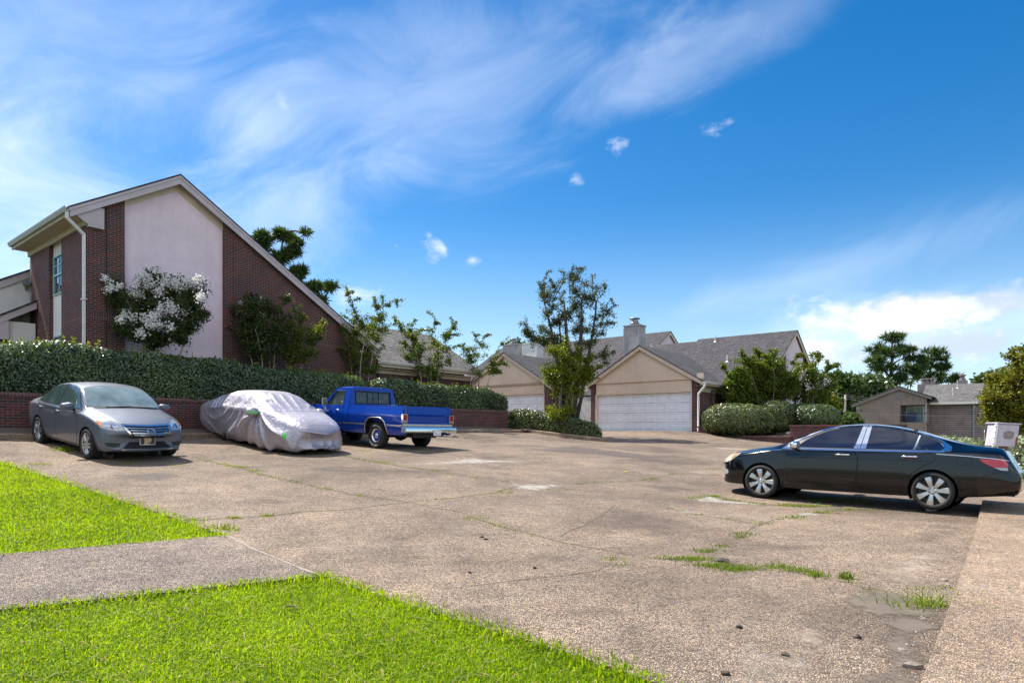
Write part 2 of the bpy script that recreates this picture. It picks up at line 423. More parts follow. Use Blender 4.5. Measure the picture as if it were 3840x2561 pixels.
# ------------------------------------------------------------------ mesh writing
def tag(o, label=None, cat=None, group=None, kind=None):
    for k, v in (('label', label), ('category', cat), ('group', group), ('kind', kind)):
        if v: o[k] = v
    return o
def empty(name, loc=(0, 0, 0), rz=0., label=None, cat=None, group=None, rot=None):
    o = bpy.data.objects.new(name, None); col.objects.link(o)
    o.empty_display_size = .2
    o.location = loc; o.rotation_euler = rot if rot is not None else (0, 0, rz)
    return tag(o, label, cat, group)
def set_uv(me):
    n = len(me.loops)
    co = np.empty(len(me.vertices) * 3); me.vertices.foreach_get('co', co); co = co.reshape(-1, 3)
    li = np.empty(n, int); me.loops.foreach_get('vertex_index', li)
    nf = len(me.polygons)
    nor = np.empty(nf * 3); me.polygons.foreach_get('normal', nor); nor = nor.reshape(-1, 3)
    tot = np.empty(nf, int); me.polygons.foreach_get('loop_total', tot)
    fn = np.repeat(nor, tot, 0)
    t = np.stack([-fn[:, 1], fn[:, 0], np.zeros(n)], 1)
    l = np.linalg.norm(t, axis=1); flat = l < .02
    t[flat] = (1, 0, 0); t[~flat] /= l[~flat, None]
    s = np.cross(fn, t)
    p = co[li]
    uv = np.stack([(p * t).sum(1), (p * s).sum(1)], 1)
    lay = me.uv_layers.new(name='UVMap')
    lay.data.foreach_set('uv', uv.ravel())
def obj_from(name, verts, faces, mats, parent=None, smooth=False, mi=None, uv=True, loc=None):
    me = bpy.data.meshes.new(name)
    me.from_pydata([tuple(v) for v in verts], [], [tuple(f) for f in faces])
    me.validate()
    for m in (mats if isinstance(mats, (list, tuple)) else [mats]): me.materials.append(MATS[m])
    if mi is not None: me.polygons.foreach_set('material_index', mi)
    if smooth: me.polygons.foreach_set('use_smooth', [True] * len(me.polygons))
    if uv: set_uv(me)
    me.update()
    o = bpy.data.objects.new(name, me); col.objects.link(o)
    if parent is not None: o.parent = parent
    if loc is not None: o.location = loc
    return o
class MB:
    """collects simple solids into one mesh"""
    def __init__(s): s.v = []; s.f = []; s.m = []; s.cur = 0
    def add(s, verts, faces, M=None):
        n = len(s.v)
        s.v += [tuple(M @ Vector(p)) if M is not None else tuple(p) for p in verts]
        s.f += [tuple(i + n for i in f) for f in faces]; s.m += [s.cur] * len(faces)
        return s
    def box(s, x0, x1, y0, y1, z0, z1, M=None, bev=0.):
        if x0 > x1: x0, x1 = x1, x0
        if y0 > y1: y0, y1 = y1, y0
        if z0 > z1: z0, z1 = z1, z0
        if bev > 0:
            bm = bmesh.new(); bmesh.ops.create_cube(bm, size=1)
            for v in bm.verts: v.co = Vector(((x0 + x1) / 2 + v.co.x * (x1 - x0), (y0 + y1) / 2 + v.co.y * (y1 - y0), (z0 + z1) / 2 + v.co.z * (z1 - z0)))
            bmesh.ops.bevel(bm, geom=bm.edges[:], offset=min(bev, .45 * min(x1 - x0, y1 - y0, z1 - z0)), segments=2, affect='EDGES')
            bm.verts.index_update()
            s.add([v.co.copy() for v in bm.verts], [[v.index for v in f.verts] for f in bm.faces], M); bm.free(); return s
        v = [(x0, y0, z0), (x1, y0, z0), (x1, y1, z0), (x0, y1, z0), (x0, y0, z1), (x1, y0, z1), (x1, y1, z1), (x0, y1, z1)]
        return s.add(v, [(0, 3, 2, 1), (4, 5, 6, 7), (0, 1, 5, 4), (1, 2, 6, 5), (2, 3, 7, 6), (3, 0, 4, 7)], M)
    def prism(s, poly, ax, t0, t1, M=None):
        """poly: 2-D outline in the two other axes (x: (y,z), y: (x,z), z: (x,y)) pushed from t0 to t1 along ax"""
        def P(p, t): return {'x': (t, p[0], p[1]), 'y': (p[0], t, p[1]), 'z': (p[0], p[1], t)}[ax]
        n = len(poly); ar = sum(poly[i][0] * poly[(i + 1) % n][1] - poly[(i + 1) % n][0] * poly[i][1] for i in range(n))
        poly = list(poly) if ar > 0 else list(poly)[::-1]
        if t0 > t1: t0, t1 = t1, t0
        v = [P(p, t0) for p in poly] + [P(p, t1) for p in poly]
        f = [tuple(range(n))[::-1], tuple(range(n, 2 * n))] + [(i, (i + 1) % n, n + (i + 1) % n, n + i) for i in range(n)]
        if ax == 'y': f = [q[::-1] for q in f]
        return s.add(v, f, M)
    def tube(s, pts, r, n=8, M=None, cap=True):
        pts = [Vector(p) for p in pts]; rs = r if isinstance(r, (list, tuple)) else [r] * len(pts)
        v = []; f = []; prev = None
        for i, p in enumerate(pts):
            d = (pts[min(i + 1, len(pts) - 1)] - pts[max(i - 1, 0)]).normalized()
            if prev is None: a = d.orthogonal().normalized()
            else:
                a = prev - d * prev.dot(d); a = a.normalized() if a.length > 1e-6 else d.orthogonal().normalized()
            prev = a; b = d.cross(a)
            for k in range(n):
                t = 2 * math.pi * k / n; v.append(p + (a * math.cos(t) + b * math.sin(t)) * rs[i])
        for i in range(len(pts) - 1):
            for k in range(n): f.append((i * n + k, i * n + (k + 1) % n, (i + 1) * n + (k + 1) % n, (i + 1) * n + k))
        if cap: f += [tuple(range(n))[::-1], tuple(range((len(pts) - 1) * n, len(pts) * n))]
        return s.add(v, f, M)
    def lathe(s, prof, n=32, ax='y', M=None, closed=False):
        """prof: (radius, t) pairs turned about the axis"""
        v = []; f = []; k = len(prof)
        for i in range(n):
            c, q = math.cos(2 * math.pi * i / n), math.sin(2 * math.pi * i / n)
            for r, t in prof: v.append({'y': (r * c, t, r * q), 'z': (r * c, r * q, t), 'x': (t, r * c, r * q)}[ax])
        for i in range(n):
            j = (i + 1) % n
            for q in range(k if closed else k - 1):
                p2 = (q + 1) % k
                f.append((i * k + q, j * k + q, j * k + p2, i * k + p2))
        return s.add(v, f, M)
    def build(s, name, mats, parent=None, smooth=False, **kw):
        o = obj_from(name, s.v, s.f, mats, parent, smooth, s.m if isinstance(mats, (list, tuple)) else None, **kw)
        if smooth:
            bm = bmesh.new(); bm.from_mesh(o.data); bmesh.ops.recalc_face_normals(bm, faces=bm.faces[:]); bm.to_mesh(o.data); bm.free()
        return o
def smooth_by_angle(o, ang=35):
    me = o.data
    me.polygons.foreach_set('use_smooth', [True] * len(me.polygons))
    bm = bmesh.new(); bm.from_mesh(me)
    for e in bm.edges: e.smooth = not (len(e.link_faces) == 2 and e.calc_face_angle(0) > rad(ang))
    bm.to_mesh(me); bm.free()
    return o
def dup_tree(o, parent=None):
    c = o.copy(); col.objects.link(c)
    if parent is not None: c.parent = parent
    for ch in list(o.children): dup_tree(ch, c)
    return c
def inside(poly, P):
    """which 2-D points lie in the outline"""
    poly = np.asarray(poly); x, y = P[:, 0], P[:, 1]; r = np.zeros(len(P), bool); n = len(poly)
    for i in range(n):
        x0, y0 = poly[i]; x1, y1 = poly[(i + 1) % n]
        if y0 == y1: continue
        c = ((y0 > y) != (y1 > y)) & (x < (x1 - x0) * (y - y0) / (y1 - y0) + x0); r ^= c
    return r
def dense(path, step, closed=False):
    out = []; n = len(path)
    for i in range(n if closed else n - 1):
        p, q = np.array(path[i], float), np.array(path[(i + 1) % n], float)
        k = max(1, int(np.linalg.norm(q - p) / step))
        out += [tuple(p + (q - p) * t / k) for t in range(k)]
    if not closed: out.append(tuple(path[-1]))
    return out
def fill(poly, step, jit=0.):
    """triangles covering an outline, with inner points every step"""
    poly = dense(poly, step, True)
    P = np.array(poly); lo, hi = P.min(0), P.max(0)
    gx, gy = np.meshgrid(np.arange(lo[0] + step / 2, hi[0], step), np.arange(lo[1] + step / 2, hi[1], step))
    G = np.stack([gx.ravel(), gy.ravel()], 1)
    if len(G):
        G = G[inside(P, G)]
        if len(G):
            d = np.full(len(G), 1e9)
            for i in range(0, len(P), 400): d = np.minimum(d, np.sqrt(((G[:, None] - P[None, i:i + 400]) ** 2).sum(-1)).min(1))
            G = G[d > step * .45]
    pts = [Vector(p) for p in poly] + [Vector(g) for g in G]
    n = len(poly)
    r = delaunay_2d_cdt(pts, [], [list(range(n))], 1, 1e-6)
    return [tuple(p) for p in r[0]], [tuple(f) for f in r[2]]
def sheet(name, poly, mat, lift=0., step=.6, skirt=0., kind='structure', attr=None, label=None, rough_edge=0., zf=None):
    """a sheet lying on the ground; skirt: depth of its cut edge"""
    v2, f = fill(poly, step)
    v2 = np.array(v2); z = (H(v2[:, 0], v2[:, 1]) if zf is None else zf(v2[:, 0], v2[:, 1])) + lift
    v = [(*p, zz) for p, zz in zip(v2, z)]
    f = [t if (np.cross(np.subtract(v2[t[1]], v2[t[0]]), np.subtract(v2[t[2]], v2[t[0]])) > 0) else t[::-1] for t in f]
    if skirt:
        cnt = {}
        for t in f:
            for i in range(len(t)):
                e = (t[i], t[(i + 1) % len(t)]); cnt[e] = 1
        bd = [e for e in cnt if (e[1], e[0]) not in cnt]
        low = {}
        for e in bd:
            for i in e:
                if i not in low: low[i] = len(v); v.append((v[i][0], v[i][1], v[i][2] - skirt))
        f = f + [(b_, a_, low[a_], low[b_]) for a_, b_ in bd]
    o = obj_from(name, v, f, mat, uv=False)
    if attr:
        P = np.array(dense(poly, step * .5, True)); q = np.array(v)[:, :2]
        d = np.full(len(q), 1e9)
        for i in range(0, len(P), 300): d = np.minimum(d, np.sqrt(((q[:, None] - P[None, i:i + 300]) ** 2).sum(-1)).min(1))
        at = o.data.attributes.new('edge', 'FLOAT', 'POINT'); at.data.foreach_set('value', np.clip(d / attr, 0, 1))
    if kind: o['kind'] = kind
    if label: o['label'] = label
    return o
def leaves(name, pos, size, mat, parent=None, tint=None, flat=0., asp=.42, nrm=None, jit=.8, up=0.0):
    """one small folded face per leaf"""
    pos = np.asarray(pos, float); n = len(pos)
    if n == 0: return None
    size = np.broadcast_to(np.asarray(size, float), (n,)) * rng.uniform(.7, 1.25, n)
    d = rng.normal(size=(n, 3)); d[:, 2] = d[:, 2] * (1 - flat) + up
    if nrm is not None:                      # clipped plants: most leaves face outwards
        fc = nrm + d * jit * .42; d = np.cross(fc, rng.normal(size=(n, 3)))
    d /= np.linalg.norm(d, axis=1)[:, None] + 1e-9
    r = rng.normal(size=(n, 3)) if nrm is None else np.cross(fc, d) + 1e-6
    if nrm is not None: r = np.cross(d, np.cross(r, d)); r = fc
    s = np.cross(d, r); s /= np.linalg.norm(s, axis=1)[:, None] + 1e-9
    nn = np.cross(d, s)
    L = size[:, None]
    v = np.empty((n, 4, 3))
    v[:, 0] = pos; v[:, 2] = pos + d * L
    mid = pos + d * L * .5 + nn * L * .08
    v[:, 1] = mid + s * L * asp; v[:, 3] = mid - s * L * asp
    return quads(name, v, mat, parent, tint)
def quads(name, v, mat, parent=None, tint=None):
    n = len(v); me = bpy.data.meshes.new(name)
    me.vertices.add(n * 4); me.vertices.foreach_set('co', v.reshape(-1))
    me.loops.add(n * 4); me.loops.foreach_set('vertex_index', np.arange(n * 4))
    me.polygons.add(n); me.polygons.foreach_set('loop_start', np.arange(n) * 4); me.polygons.foreach_set('loop_total', np.full(n, 4))
    at = me.attributes.new('tint', 'FLOAT', 'FACE')
    at.data.foreach_set('value', rng.random(n) ** 1.3 if tint is None else tint)
    me.update(calc_edges=True); me.validate()
    me.materials.append(MATS[mat])
    o = bpy.data.objects.new(name, me); col.objects.link(o)
    if parent is not None: o.parent = parent
    return o
def text_mesh(s, size, depth=.002):
    """flat letters as vertices and faces, centred on the origin in x/y"""
    c = bpy.data.curves.new('letters', 'FONT'); c.body = s; c.size = size; c.extrude = depth; c.align_x = 'CENTER'; c.align_y = 'CENTER'; c.resolution_u = 3
    o = bpy.data.objects.new('letters', c); col.objects.link(o)
    dg = bpy.context.evaluated_depsgraph_get()
    me = o.evaluated_get(dg).to_mesh()
    v = [tuple(p.co) for p in me.vertices]; f = [tuple(p.vertices) for p in me.polygons]
    o.evaluated_get(dg).to_mesh_clear()
    bpy.data.objects.remove(o); bpy.data.curves.remove(c)
    return v, f
# ------------------------------------------------------------------ ground
def aggregate(name, tone, tone2, gap, dark=.5):
    """washed concrete: small rounded pebbles in a grey paste, with broad stains"""
    m, t, b = new_mat(name)
    tcn = t.node('ShaderNodeTexCoord'); P = tcn.outputs['Object']
    vo = t.node('ShaderNodeTexVoronoi', feature='F1', inp={'Scale': 68., 'Randomness': 1.})
    t.link(P, vo.inputs['Vector'])
    vo2 = t.node('ShaderNodeTexVoronoi', feature='DISTANCE_TO_EDGE', inp={'Scale': 68., 'Randomness': 1.})
    t.link(P, vo2.inputs['Vector'])
    sp = t.node('ShaderNodeSeparateColor'); t.link(vo.outputs['Color'], sp.inputs[0])
    peb = t.ramp(sp.outputs[0], [(0., (.13, .085, .065)), (.22, tone), (.5, tone2), (.74, (.56, .41, .27)), (.9, (.33, .28, .25)), (1., (.66, .58, .49))])
    gapf = t.smooth(vo2.outputs['Distance'], .03, .22)
    cc = t.mix(gapf, c4(gap), peb)
    big = t.noise(P, .33, 6, .62, .4)
    mid = t.noise(P, 1.7, 5, .65)
    fin = t.noise(P, 9., 4, .6)
    cc = t.mix(1., cc, t.ramp(big, [(.30, (dark * .9, dark * .87, dark * .85)), (.5, (.95, .93, .91)), (.68, (1.24, 1.19, 1.12))]), 'MULTIPLY')
    cc = t.mix(1., cc, t.ramp(mid, [(.3, (.74, .74, .74)), (.7, (1.18, 1.16, 1.14))]), 'MULTIPLY')
    cc = t.mix(1., cc, t.ramp(fin, [(.3, (.86, .86, .86)), (.7, (1.12, 1.12, 1.12))]), 'MULTIPLY')
    spk = t.noise(P, 30., 3, .75)
    cc = t.mix(1., cc, t.ramp(spk, [(.36, (.66, .64, .62)), (.48, (.97, .97, .97)), (.64, (1.16, 1.15, 1.13))]), 'MULTIPLY')
    # lighter, where the paste shows
    cc = t.mix(t.math('MULTIPLY', t.smooth(t.noise(P, .8, 5, .7, .6), .56, .78), .40), cc, (.47, .41, .35, 1))
    t.link(cc, b.inputs['Base Color']); b.inputs['Roughness'].default_value = .82
    b.inputs['Specular IOR Level'].default_value = .35
    h = t.math('ADD', t.math('MULTIPLY', gapf, .9), t.math('MULTIPLY', sp.outputs[1], .5))
    bp = t.node('ShaderNodeBump', inp={'Strength': .85, 'Distance': .008})
    t.link(h, bp.inputs['Height'])
    bp2 = t.node('ShaderNodeBump', inp={'Strength': .35, 'Distance': .05})
    t.link(mid, bp2.inputs['Height']); t.link(bp.outputs[0], bp2.inputs['Normal'])
    t.link(bp2.outputs[0], b.inputs['Normal'])
    return m
aggregate('aggregate', (.42, .318, .228), (.55, .43, .312), (.115, .09, .072), .58)
aggregate('aggregate_walk', (.37, .305, .26), (.49, .41, .355), (.075, .066, .06), .72)
aggregate('aggregate_strip', (.56, .40, .27), (.66, .50, .35), (.21, .16, .12), .82)
def soil(name, a_, b_, sc=3.):
    m, t, b = new_mat(name)
    tcn = t.node('ShaderNodeTexCoord'); P = tcn.outputs['Object']
    n = t.noise(P, sc, 6, .7); n2 = t.noise(P, sc * 14, 4, .7)
    cc = t.mix(n, c4(a_), c4(b_))
    cc = t.mix(1., cc, t.ramp(n2, [(.3, (.6,) * 3), (.7, (1.3,) * 3)]), 'MULTIPLY')
    t.link(cc, b.inputs['Base Color']); b.inputs['Roughness'].default_value = .95
    bp = t.node('ShaderNodeBump', inp={'Strength': .8, 'Distance': .03})
    t.link(n2, bp.inputs['Height']); t.link(bp.outputs[0], b.inputs['Normal'])
soil('lawn_soil', (.050, .075, .012), (.095, .120, .018), 5.)
soil('far_ground', (.055, .075, .022), (.14, .125, .06), .25)
soil('bed_soil', (.10, .075, .055), (.20, .15, .11), 2.)
def stain(name, c, lo=.35, hi=.65, sc=4., alpha=.9, rough=.8, rag=1.6):
    """a thin film with its own ragged outline"""
    m, t, b = new_mat(name)
    tcn = t.node('ShaderNodeTexCoord'); P = tcn.outputs['Object']
    at = t.node('ShaderNodeAttribute', attribute_name='edge')
    n = t.noise(P, sc, 6, .68); n2 = t.noise(P, 60., 4, .7)
    cc = t.mix(1., c4(c), t.ramp(n2, [(.3, (.7,) * 3), (.7, (1.3,) * 3)]), 'MULTIPLY')
    cc = t.mix(1., cc, t.ramp(n, [(.3, (.75,) * 3), (.7, (1.2,) * 3)]), 'MULTIPLY')
    t.link(cc, b.inputs['Base Color']); b.inputs['Roughness'].default_value = rough
    a_ = t.smooth(t.math('ADD', at.outputs['Fac'], t.math('MULTIPLY', t.math('SUBTRACT', n, .5), rag)), lo, hi)
    speck = t.smooth(n2, .72, .55)
    t.link(t.math('MULTIPLY', t.math('MULTIPLY', a_, alpha), t.math('ADD', t.math('MULTIPLY', speck, .6), .4)), b.inputs['Alpha'])
    bp = t.node('ShaderNodeBump', inp={'Strength': .4, 'Distance': .006}); t.link(n2, bp.inputs['Height']); t.link(bp.outputs[0], b.inputs['Normal'])
stain('wet_mud', (.15, .118, .085), .08, .40, 2.3, .92, .6, 2.0)
stain('dark_stain', (.12, .09, .07), .30, 1.1, 3.5, .45)
stain('cement', (.46, .42, .37), .35, 1.1, 6., .6)
stain('tyre_stain', (.115, .095, .085), .3, .9, 2., .5)
stain('silt', (.43, .35, .27), .3, .9, 2., .7)

# the wide land: one sheet out to the horizon, finer near the lot
def _rings():
    a_ = np.concatenate([np.arange(-60, 60.1, 2.0), [-700, -400, -250, -160, -100, -80, 80, 100, 160, 250, 400, 700]]); a_.sort()
    y_ = np.concatenate([np.arange(-20, 100.1, 2.0), [-400, -200, -100, -60, -40, 120, 160, 220, 300, 420, 600, 1000]]); y_.sort()
    X, Y = np.meshgrid(a_, y_); d = np.sqrt(np.maximum(0, np.abs(X) - 60) ** 2 + np.maximum(0, np.maximum(Y - 100, -20 - Y)) ** 2)
    Z = H(np.clip(X, -60, 60), np.clip(Y, -20, 100)) - .22
    f_ = np.clip(d / 150, 0, 1); Z = Z * (1 - f_) - 1.2 * f_
    n, k = X.shape
    v = np.stack([X.ravel(), Y.ravel(), Z.ravel()], 1)
    f = [(i * k + j, i * k + j + 1, (i + 1) * k + j + 1, (i + 1) * k + j) for i in range(n - 1) for j in range(k - 1)]
    return obj_from('ground', v, f, 'far_ground', smooth=True, uv=False)
tag(_rings(), kind='structure')

# outlines read off the photograph and laid on the ground
def G(*pts, k=3840 / 2351): return [gp(x * k, y * k) for x, y in pts]
e_far = G((520, 1229), (380, 1183), (250, 1140), (120, 1099), (0, 1061))               # edge of the far lawn along the drive
far_out = [(-14., 14.2), (-20, 12.5), (-22, 5), ]
walk_far = G((0, 1272), (260, 1250), (520, 1229))
walk_near = G((0, 1402), (250, 1375), (500, 1348), (742, 1322))
drive_near = G((742, 1322), (860, 1362), (1035, 1418), (1270, 1488), (1500, 1566))
dn_end = (drive_near[-1][0] + 2.6, drive_near[-1][1] - 2.4)
wl = np.array(walk_far[0]) - np.array(walk_far[-1]); wl /= np.linalg.norm(wl)
wf_out = tuple(np.array(walk_far[0]) + wl * 6); wn_out = tuple(np.array(walk_near[0]) + wl * 6)
far_lawn = e_far + [tuple(np.array(e_far[-1]) + (-3., 1.9)), (-22, 13), (-22, wf_out[1]), wf_out] + walk_far[:-1]
near_lawn = [wn_out] + walk_near + drive_near[1:] + [dn_end, (2.4, -1.), (-9, -1.)]
walkway = walk_far + walk_near[::-1] + [wn_out, wf_out]
kerb_a = 18.15                                                                          # kerb in front of the brick wall
SE = G((2255, 1150), (2192, 1358), (2115, 1568))                                        # edge of the raised strip on the right
strip_a = .62
garage = [AB(31.0, 12.9), AB(31.0, 19.4), AB(31.6, 19.5), AB(31.6, 22.1), AB(30.6, 22.1), AB(30.5, 28.6), AB(24.3, 28.6), AB(24.3, kerb_a)]
drive = e_far[::-1] + [drive_near[0]] + drive_near[1:] + [dn_end, AB(1., -1.6), AB(20., -1.6), AB(22., -7.), AB(30.7, -7.), AB(30.85, 8.6), AB(30.85, 12.9)] + garage[1:] + \
    [AB(14., kerb_a), AB(4., kerb_a), AB(2.3, kerb_a), tuple(np.array(e_far[-1]) + (-3., 1.9))]
drv = sheet('driveway', drive, 'aggregate', 0., .7, .12)
sheet('walkway', walkway, 'aggregate_walk', .006, .5, .12)
sheet('lawn_ground', far_lawn, 'lawn_soil', -.045, .6, kind='structure')
sheet('lawn_ground', near_lawn, 'lawn_soil', -.055, .5, kind='structure')
SE = [gp(x * 3840 / 2351, y * 3840 / 2351, .085) for x, y in ((2255, 1150), (2238, 1225), (2192, 1358), (2150, 1470), (2115, 1568))]
se0 = tuple(np.array(SE[0]) + np.array(BX) * 12); se1 = tuple(np.array(SE[-1]) + (np.array(SE[-1]) - np.array(SE[-2])) * 2.5)
strip = [se0] + SE + [se1, (9., se1[1]), AB(16., -5.2), tuple(np.array(se0) - np.array(AX) * 6.)]
sheet('pavement', strip, 'aggregate_strip', .085, .6, .2)
sheet('ground_bed', [AB(24.3, kerb_a + .1), AB(24.3, 40), AB(-8, 40), AB(-8, kerb_a + .1)], 'bed_soil', .12, 1.2, kind='structure')

# ------------------------------------------------------------------ grass
def blades(name, pts, hgt, wid, mat, lean=.5, zoff=-.05, parent=None, z=None):
    """grass: a bent strip of two faces per blade"""
    n = len(pts); pts = np.asarray(pts)
    z = (H(pts[:, 0], pts[:, 1]) if z is None else z) + zoff
    h = hgt * rng.uniform(.55, 1.3, n) if np.isscalar(hgt) else hgt; w = wid * rng.uniform(.7, 1.3, n)
    th = rng.uniform(0, 2 * np.pi, n); ph = th + rng.normal(size=n) * .9
    ln = np.abs(rng.normal(size=n)) * lean * h
    root = np.c_[pts, z]
    side = np.c_[-np.sin(ph), np.cos(ph), np.zeros(n)] * (w / 2)[:, None]
    dr = np.c_[np.cos(th), np.sin(th), np.zeros(n)]
    mid = root + dr * (ln * .35)[:, None] + np.c_[np.zeros((n, 2)), h * .62]
    tip = root + dr * (ln * 1.15)[:, None] + np.c_[np.zeros((n, 2)), np.maximum(h - ln * .35, h * .35)]
    v = np.empty((n, 8, 3))
    v[:, 0] = root - side; v[:, 1] = root + side; v[:, 2] = mid + side * .9; v[:, 3] = mid - side * .9
    v[:, 4] = mid - side * .9; v[:, 5] = mid + side * .9; v[:, 6] = tip + side * .12; v[:, 7] = tip - side * .12
    q3 = np.c_[pts, np.zeros(n)]; q3 = np.asarray(q3, float)
    wv = sum(np.sin(q3 @ np.array(d_) + p_) for d_, p_ in (((1.7, .9, 0), 0.), ((-1.1, 2.3, 0), 1.), ((3.9, -2.7, 0), 2.), ((5.3, 4.1, 0), 4.), ((.5, -.8, 0), 3.))) / 5
    tn = np.repeat(np.clip(rng.normal(.45, .25, n) + wv * .42, 0, 1), 2)
    return quads(name, v.reshape(-1, 4, 3), mat, parent, tn)
def scatter(poly, dens, view=None):
    P = np.array(poly); lo, hi = P.min(0), P.max(0)
    n = int(dens * (hi[0] - lo[0]) * (hi[1] - lo[1])); q = rng.uniform(lo, hi, (n, 2)); q = q[inside(P, q)]
    if view: q = q[(np.abs(q[:, 0]) < q[:, 1] * .83 + .6) & (q[:, 1] > 2.9)]
    return q
near_pts = scatter(near_lawn, 7000, True)
g1 = blades('grass', near_pts, .056, .0078, 'grass_blade', 1.15)
tag(g1, 'bright green lawn in the foreground, between the walkway and the bottom of the picture', 'grass', kind='stuff')
far_pts = scatter(far_lawn, 3000, True)
g2 = blades('grass', far_pts, .060, .010, 'grass_blade', 1.1)
tag(g2, 'bright green lawn beyond the walkway, in front of the grey sedan', 'grass', kind='stuff')
# longer, untrimmed blades along the concrete edges
def along(path, n, spread):
    d = np.array(dense(path, .03)); i = rng.integers(0, len(d), n); return d[i] + rng.normal(size=(n, 2)) * spread
ep = np.concatenate([along(e_far, 2000, .085), along(walk_near, 900, .05), along(drive_near, 1500, .065), along(walk_far, 500, .035)])
ed = blades('edge_grass', ep, .075, .010, 'grass_blade', .8, -.03)
tag(ed, 'longer untrimmed grass blades leaning over the edges of the concrete', 'grass', kind='stuff')
dr = np.concatenate([far_pts[rng.integers(0, len(far_pts), int(len(far_pts) * .025))], near_pts[rng.integers(0, len(near_pts), int(len(near_pts) * .025))]])
dg_ = blades('dry_grass', dr, .05, .008, 'grass_dry', 1.6, -.035)
tag(dg_, 'dry straw coloured blades mixed into the lawns', 'grass', kind='stuff')
tl = np.concatenate([far_pts[rng.integers(0, len(far_pts), 520)], near_pts[rng.integers(0, len(near_pts), 380)]])
tg = blades('tall_grass', tl, .14, .009, 'grass_weed', .8, -.05)
tag(tg, 'scattered taller darker blades standing out of the lawn', 'grass', kind='stuff')

# ------------------------------------------------------------------ joints, weeds, patches
def GS(*pts): return [gp(x, y) for x, y in pts]
walk_joint = [gp(x * 3840 / 2351, y * 3840 / 2351, .006) for x, y in ((524, 1231), (580, 1258), (640, 1284), (700, 1307), (738, 1321))]
J = {
 'a': GS((715, 1952), (880, 1943), (1000, 1935), (1160, 1918), (1300, 1912), (1450, 1893), (1560, 1880), (1720, 1866), (1855, 1848), (1940, 1822)),
 'b': GS((735, 1718), (880, 1750), (1000, 1785), (1130, 1813), (1245, 1837), (1350, 1860), (1440, 1871), (1555, 1887), (1610, 1901), (1720, 1918), (1790, 1945), (1870, 1972), (2000, 2005), (2110, 2035), (2230, 2056), (2340, 2076), (2480, 2097), (2603, 2098), (2654, 2123), (2745, 2138), (2910, 2128), (2990, 2149), (3058, 2160), (3172, 2184), (3258, 2212), (3315, 2234), (3420, 2250)),
 'c': GS((2603, 2098), (2642, 2069), (2694, 2058), (2728, 2029), (2785, 2006), (2830, 1972), (2900, 1950), (2979, 1941), (3070, 1924), (3155, 1912), (3260, 1913)),
 'd': GS((2591, 1870), (2677, 1862), (2739, 1878), (2819, 1887), (2893, 1895), (2973, 1899), (3053, 1904)),
 'e': GS((2500, 1905), (2620, 1930), (2750, 1950), (2819, 1961)),
 'f': GS((1283, 1709), (1355, 1724), (1444, 1738), (1516, 1751), (1640, 1768), (1760, 1786), (1837, 1795), (1900, 1805)),
 'g': GS((2150, 1816), (2200, 1812), (2320, 1804), (2391, 1804), (2534, 1776), (2614, 1783), (2705, 1781)),
 'h': GS((1456, 1742), (1580, 1737), (1700, 1736), (1843, 1726), (1998, 1733)),
 'i': GS((1660, 2206), (1760, 2200), (1880, 2185), (1990, 2170), (2110, 2160), (2240, 2142), (2290, 2112)),
 'j': GS((2098, 2010), (2150, 1985), (2210, 1962), (2262, 1928), (2300, 1900)),
 'k': GS((1520, 1702), (1640, 1700), (1790, 1715), (1960, 1712), (2150, 1690)),
 'l': GS((3000, 1880), (3120, 1874), (3230, 1868)),
}
def ribbon(name, path, w, mat, lift=.004, jitter=.25):
    d = dense(path, .16); v = []; f = []
    for i, p in enumerate(d):
        q = np.array(d[min(i + 1, len(d) - 1)]) - np.array(d[max(i - 1, 0)]); q /= np.linalg.norm(q) + 1e-9
        nrm = np.array([-q[1], q[0]]); ww = w * rng.uniform(.35, 1.5); off = rng.normal() * w * jitter
        for s in (-1, 1):
            x, y = np.array(p) + nrm * (off + s * ww / 2); v.append((x, y, Hs(x, y) + lift))
        if i: f.append((2 * i - 2, 2 * i - 1, 2 * i + 1, 2 * i)[::-1])
    return tag(obj_from(name, v, f, mat, uv=False), kind='structure')
for k, w in dict(a=.022, b=.026, c=.03, d=.03, e=.02, f=.022, g=.022, i=.014, j=.022, k=.02).items(): ribbon('joint', J[k], w, 'bed_soil')
def patch(name, poly, mat, edge, lift=.004, step=.12): return sheet(name, poly, mat, lift, step, attr=edge)
ribbon('joint', walk_joint, .035, 'joint_light', .009, .2)
patch('cement_patch', GS((1860, 1812), (1925, 1806), (2040, 1810), (2180, 1812), (2200, 1822), (2100, 1838), (2060, 1848), (1960, 1848), (1890, 1838)), 'cement', .5, .0045)
patch('cement_patch', GS((1440, 1735), (1600, 1729), (1760, 1712), (1850, 1720), (2010, 1728), (2010, 1740), (1850, 1744), (1640, 1748), (1450, 1750)), 'cement', .6, .0045)
patch('cement_patch', GS((2935, 1935), (2990, 1918), (3080, 1918), (3110, 1932), (3030, 1942), (2930, 1962), (2860, 1968)), 'cement', .2, .0045)
patch('cement_patch', GS((2480, 1900), (2560, 1905), (2700, 1935), (2800, 1952), (2790, 1962), (2660, 1942), (2520, 1920)), 'cement', .25, .0045)
patch('cement_patch', GS((2570, 1862), (2680, 1856), (2740, 1875), (2900, 1890), (2890, 1900), (2700, 1888), (2580, 1880)), 'cement', .25, .0045)
patch('cement_patch', GS((2050, 1765), (2170, 1772), (2200, 1784), (2090, 1778)), 'cement', .5, .0045)
patch('cement_patch', GS((2640, 1672), (2900, 1688), (2900, 1697), (2640, 1684)), 'cement', .8, .0045)
R4 = lambda *p: GS(*[(2500 + x * .57, 1750 + y * .57) for x, y in p])
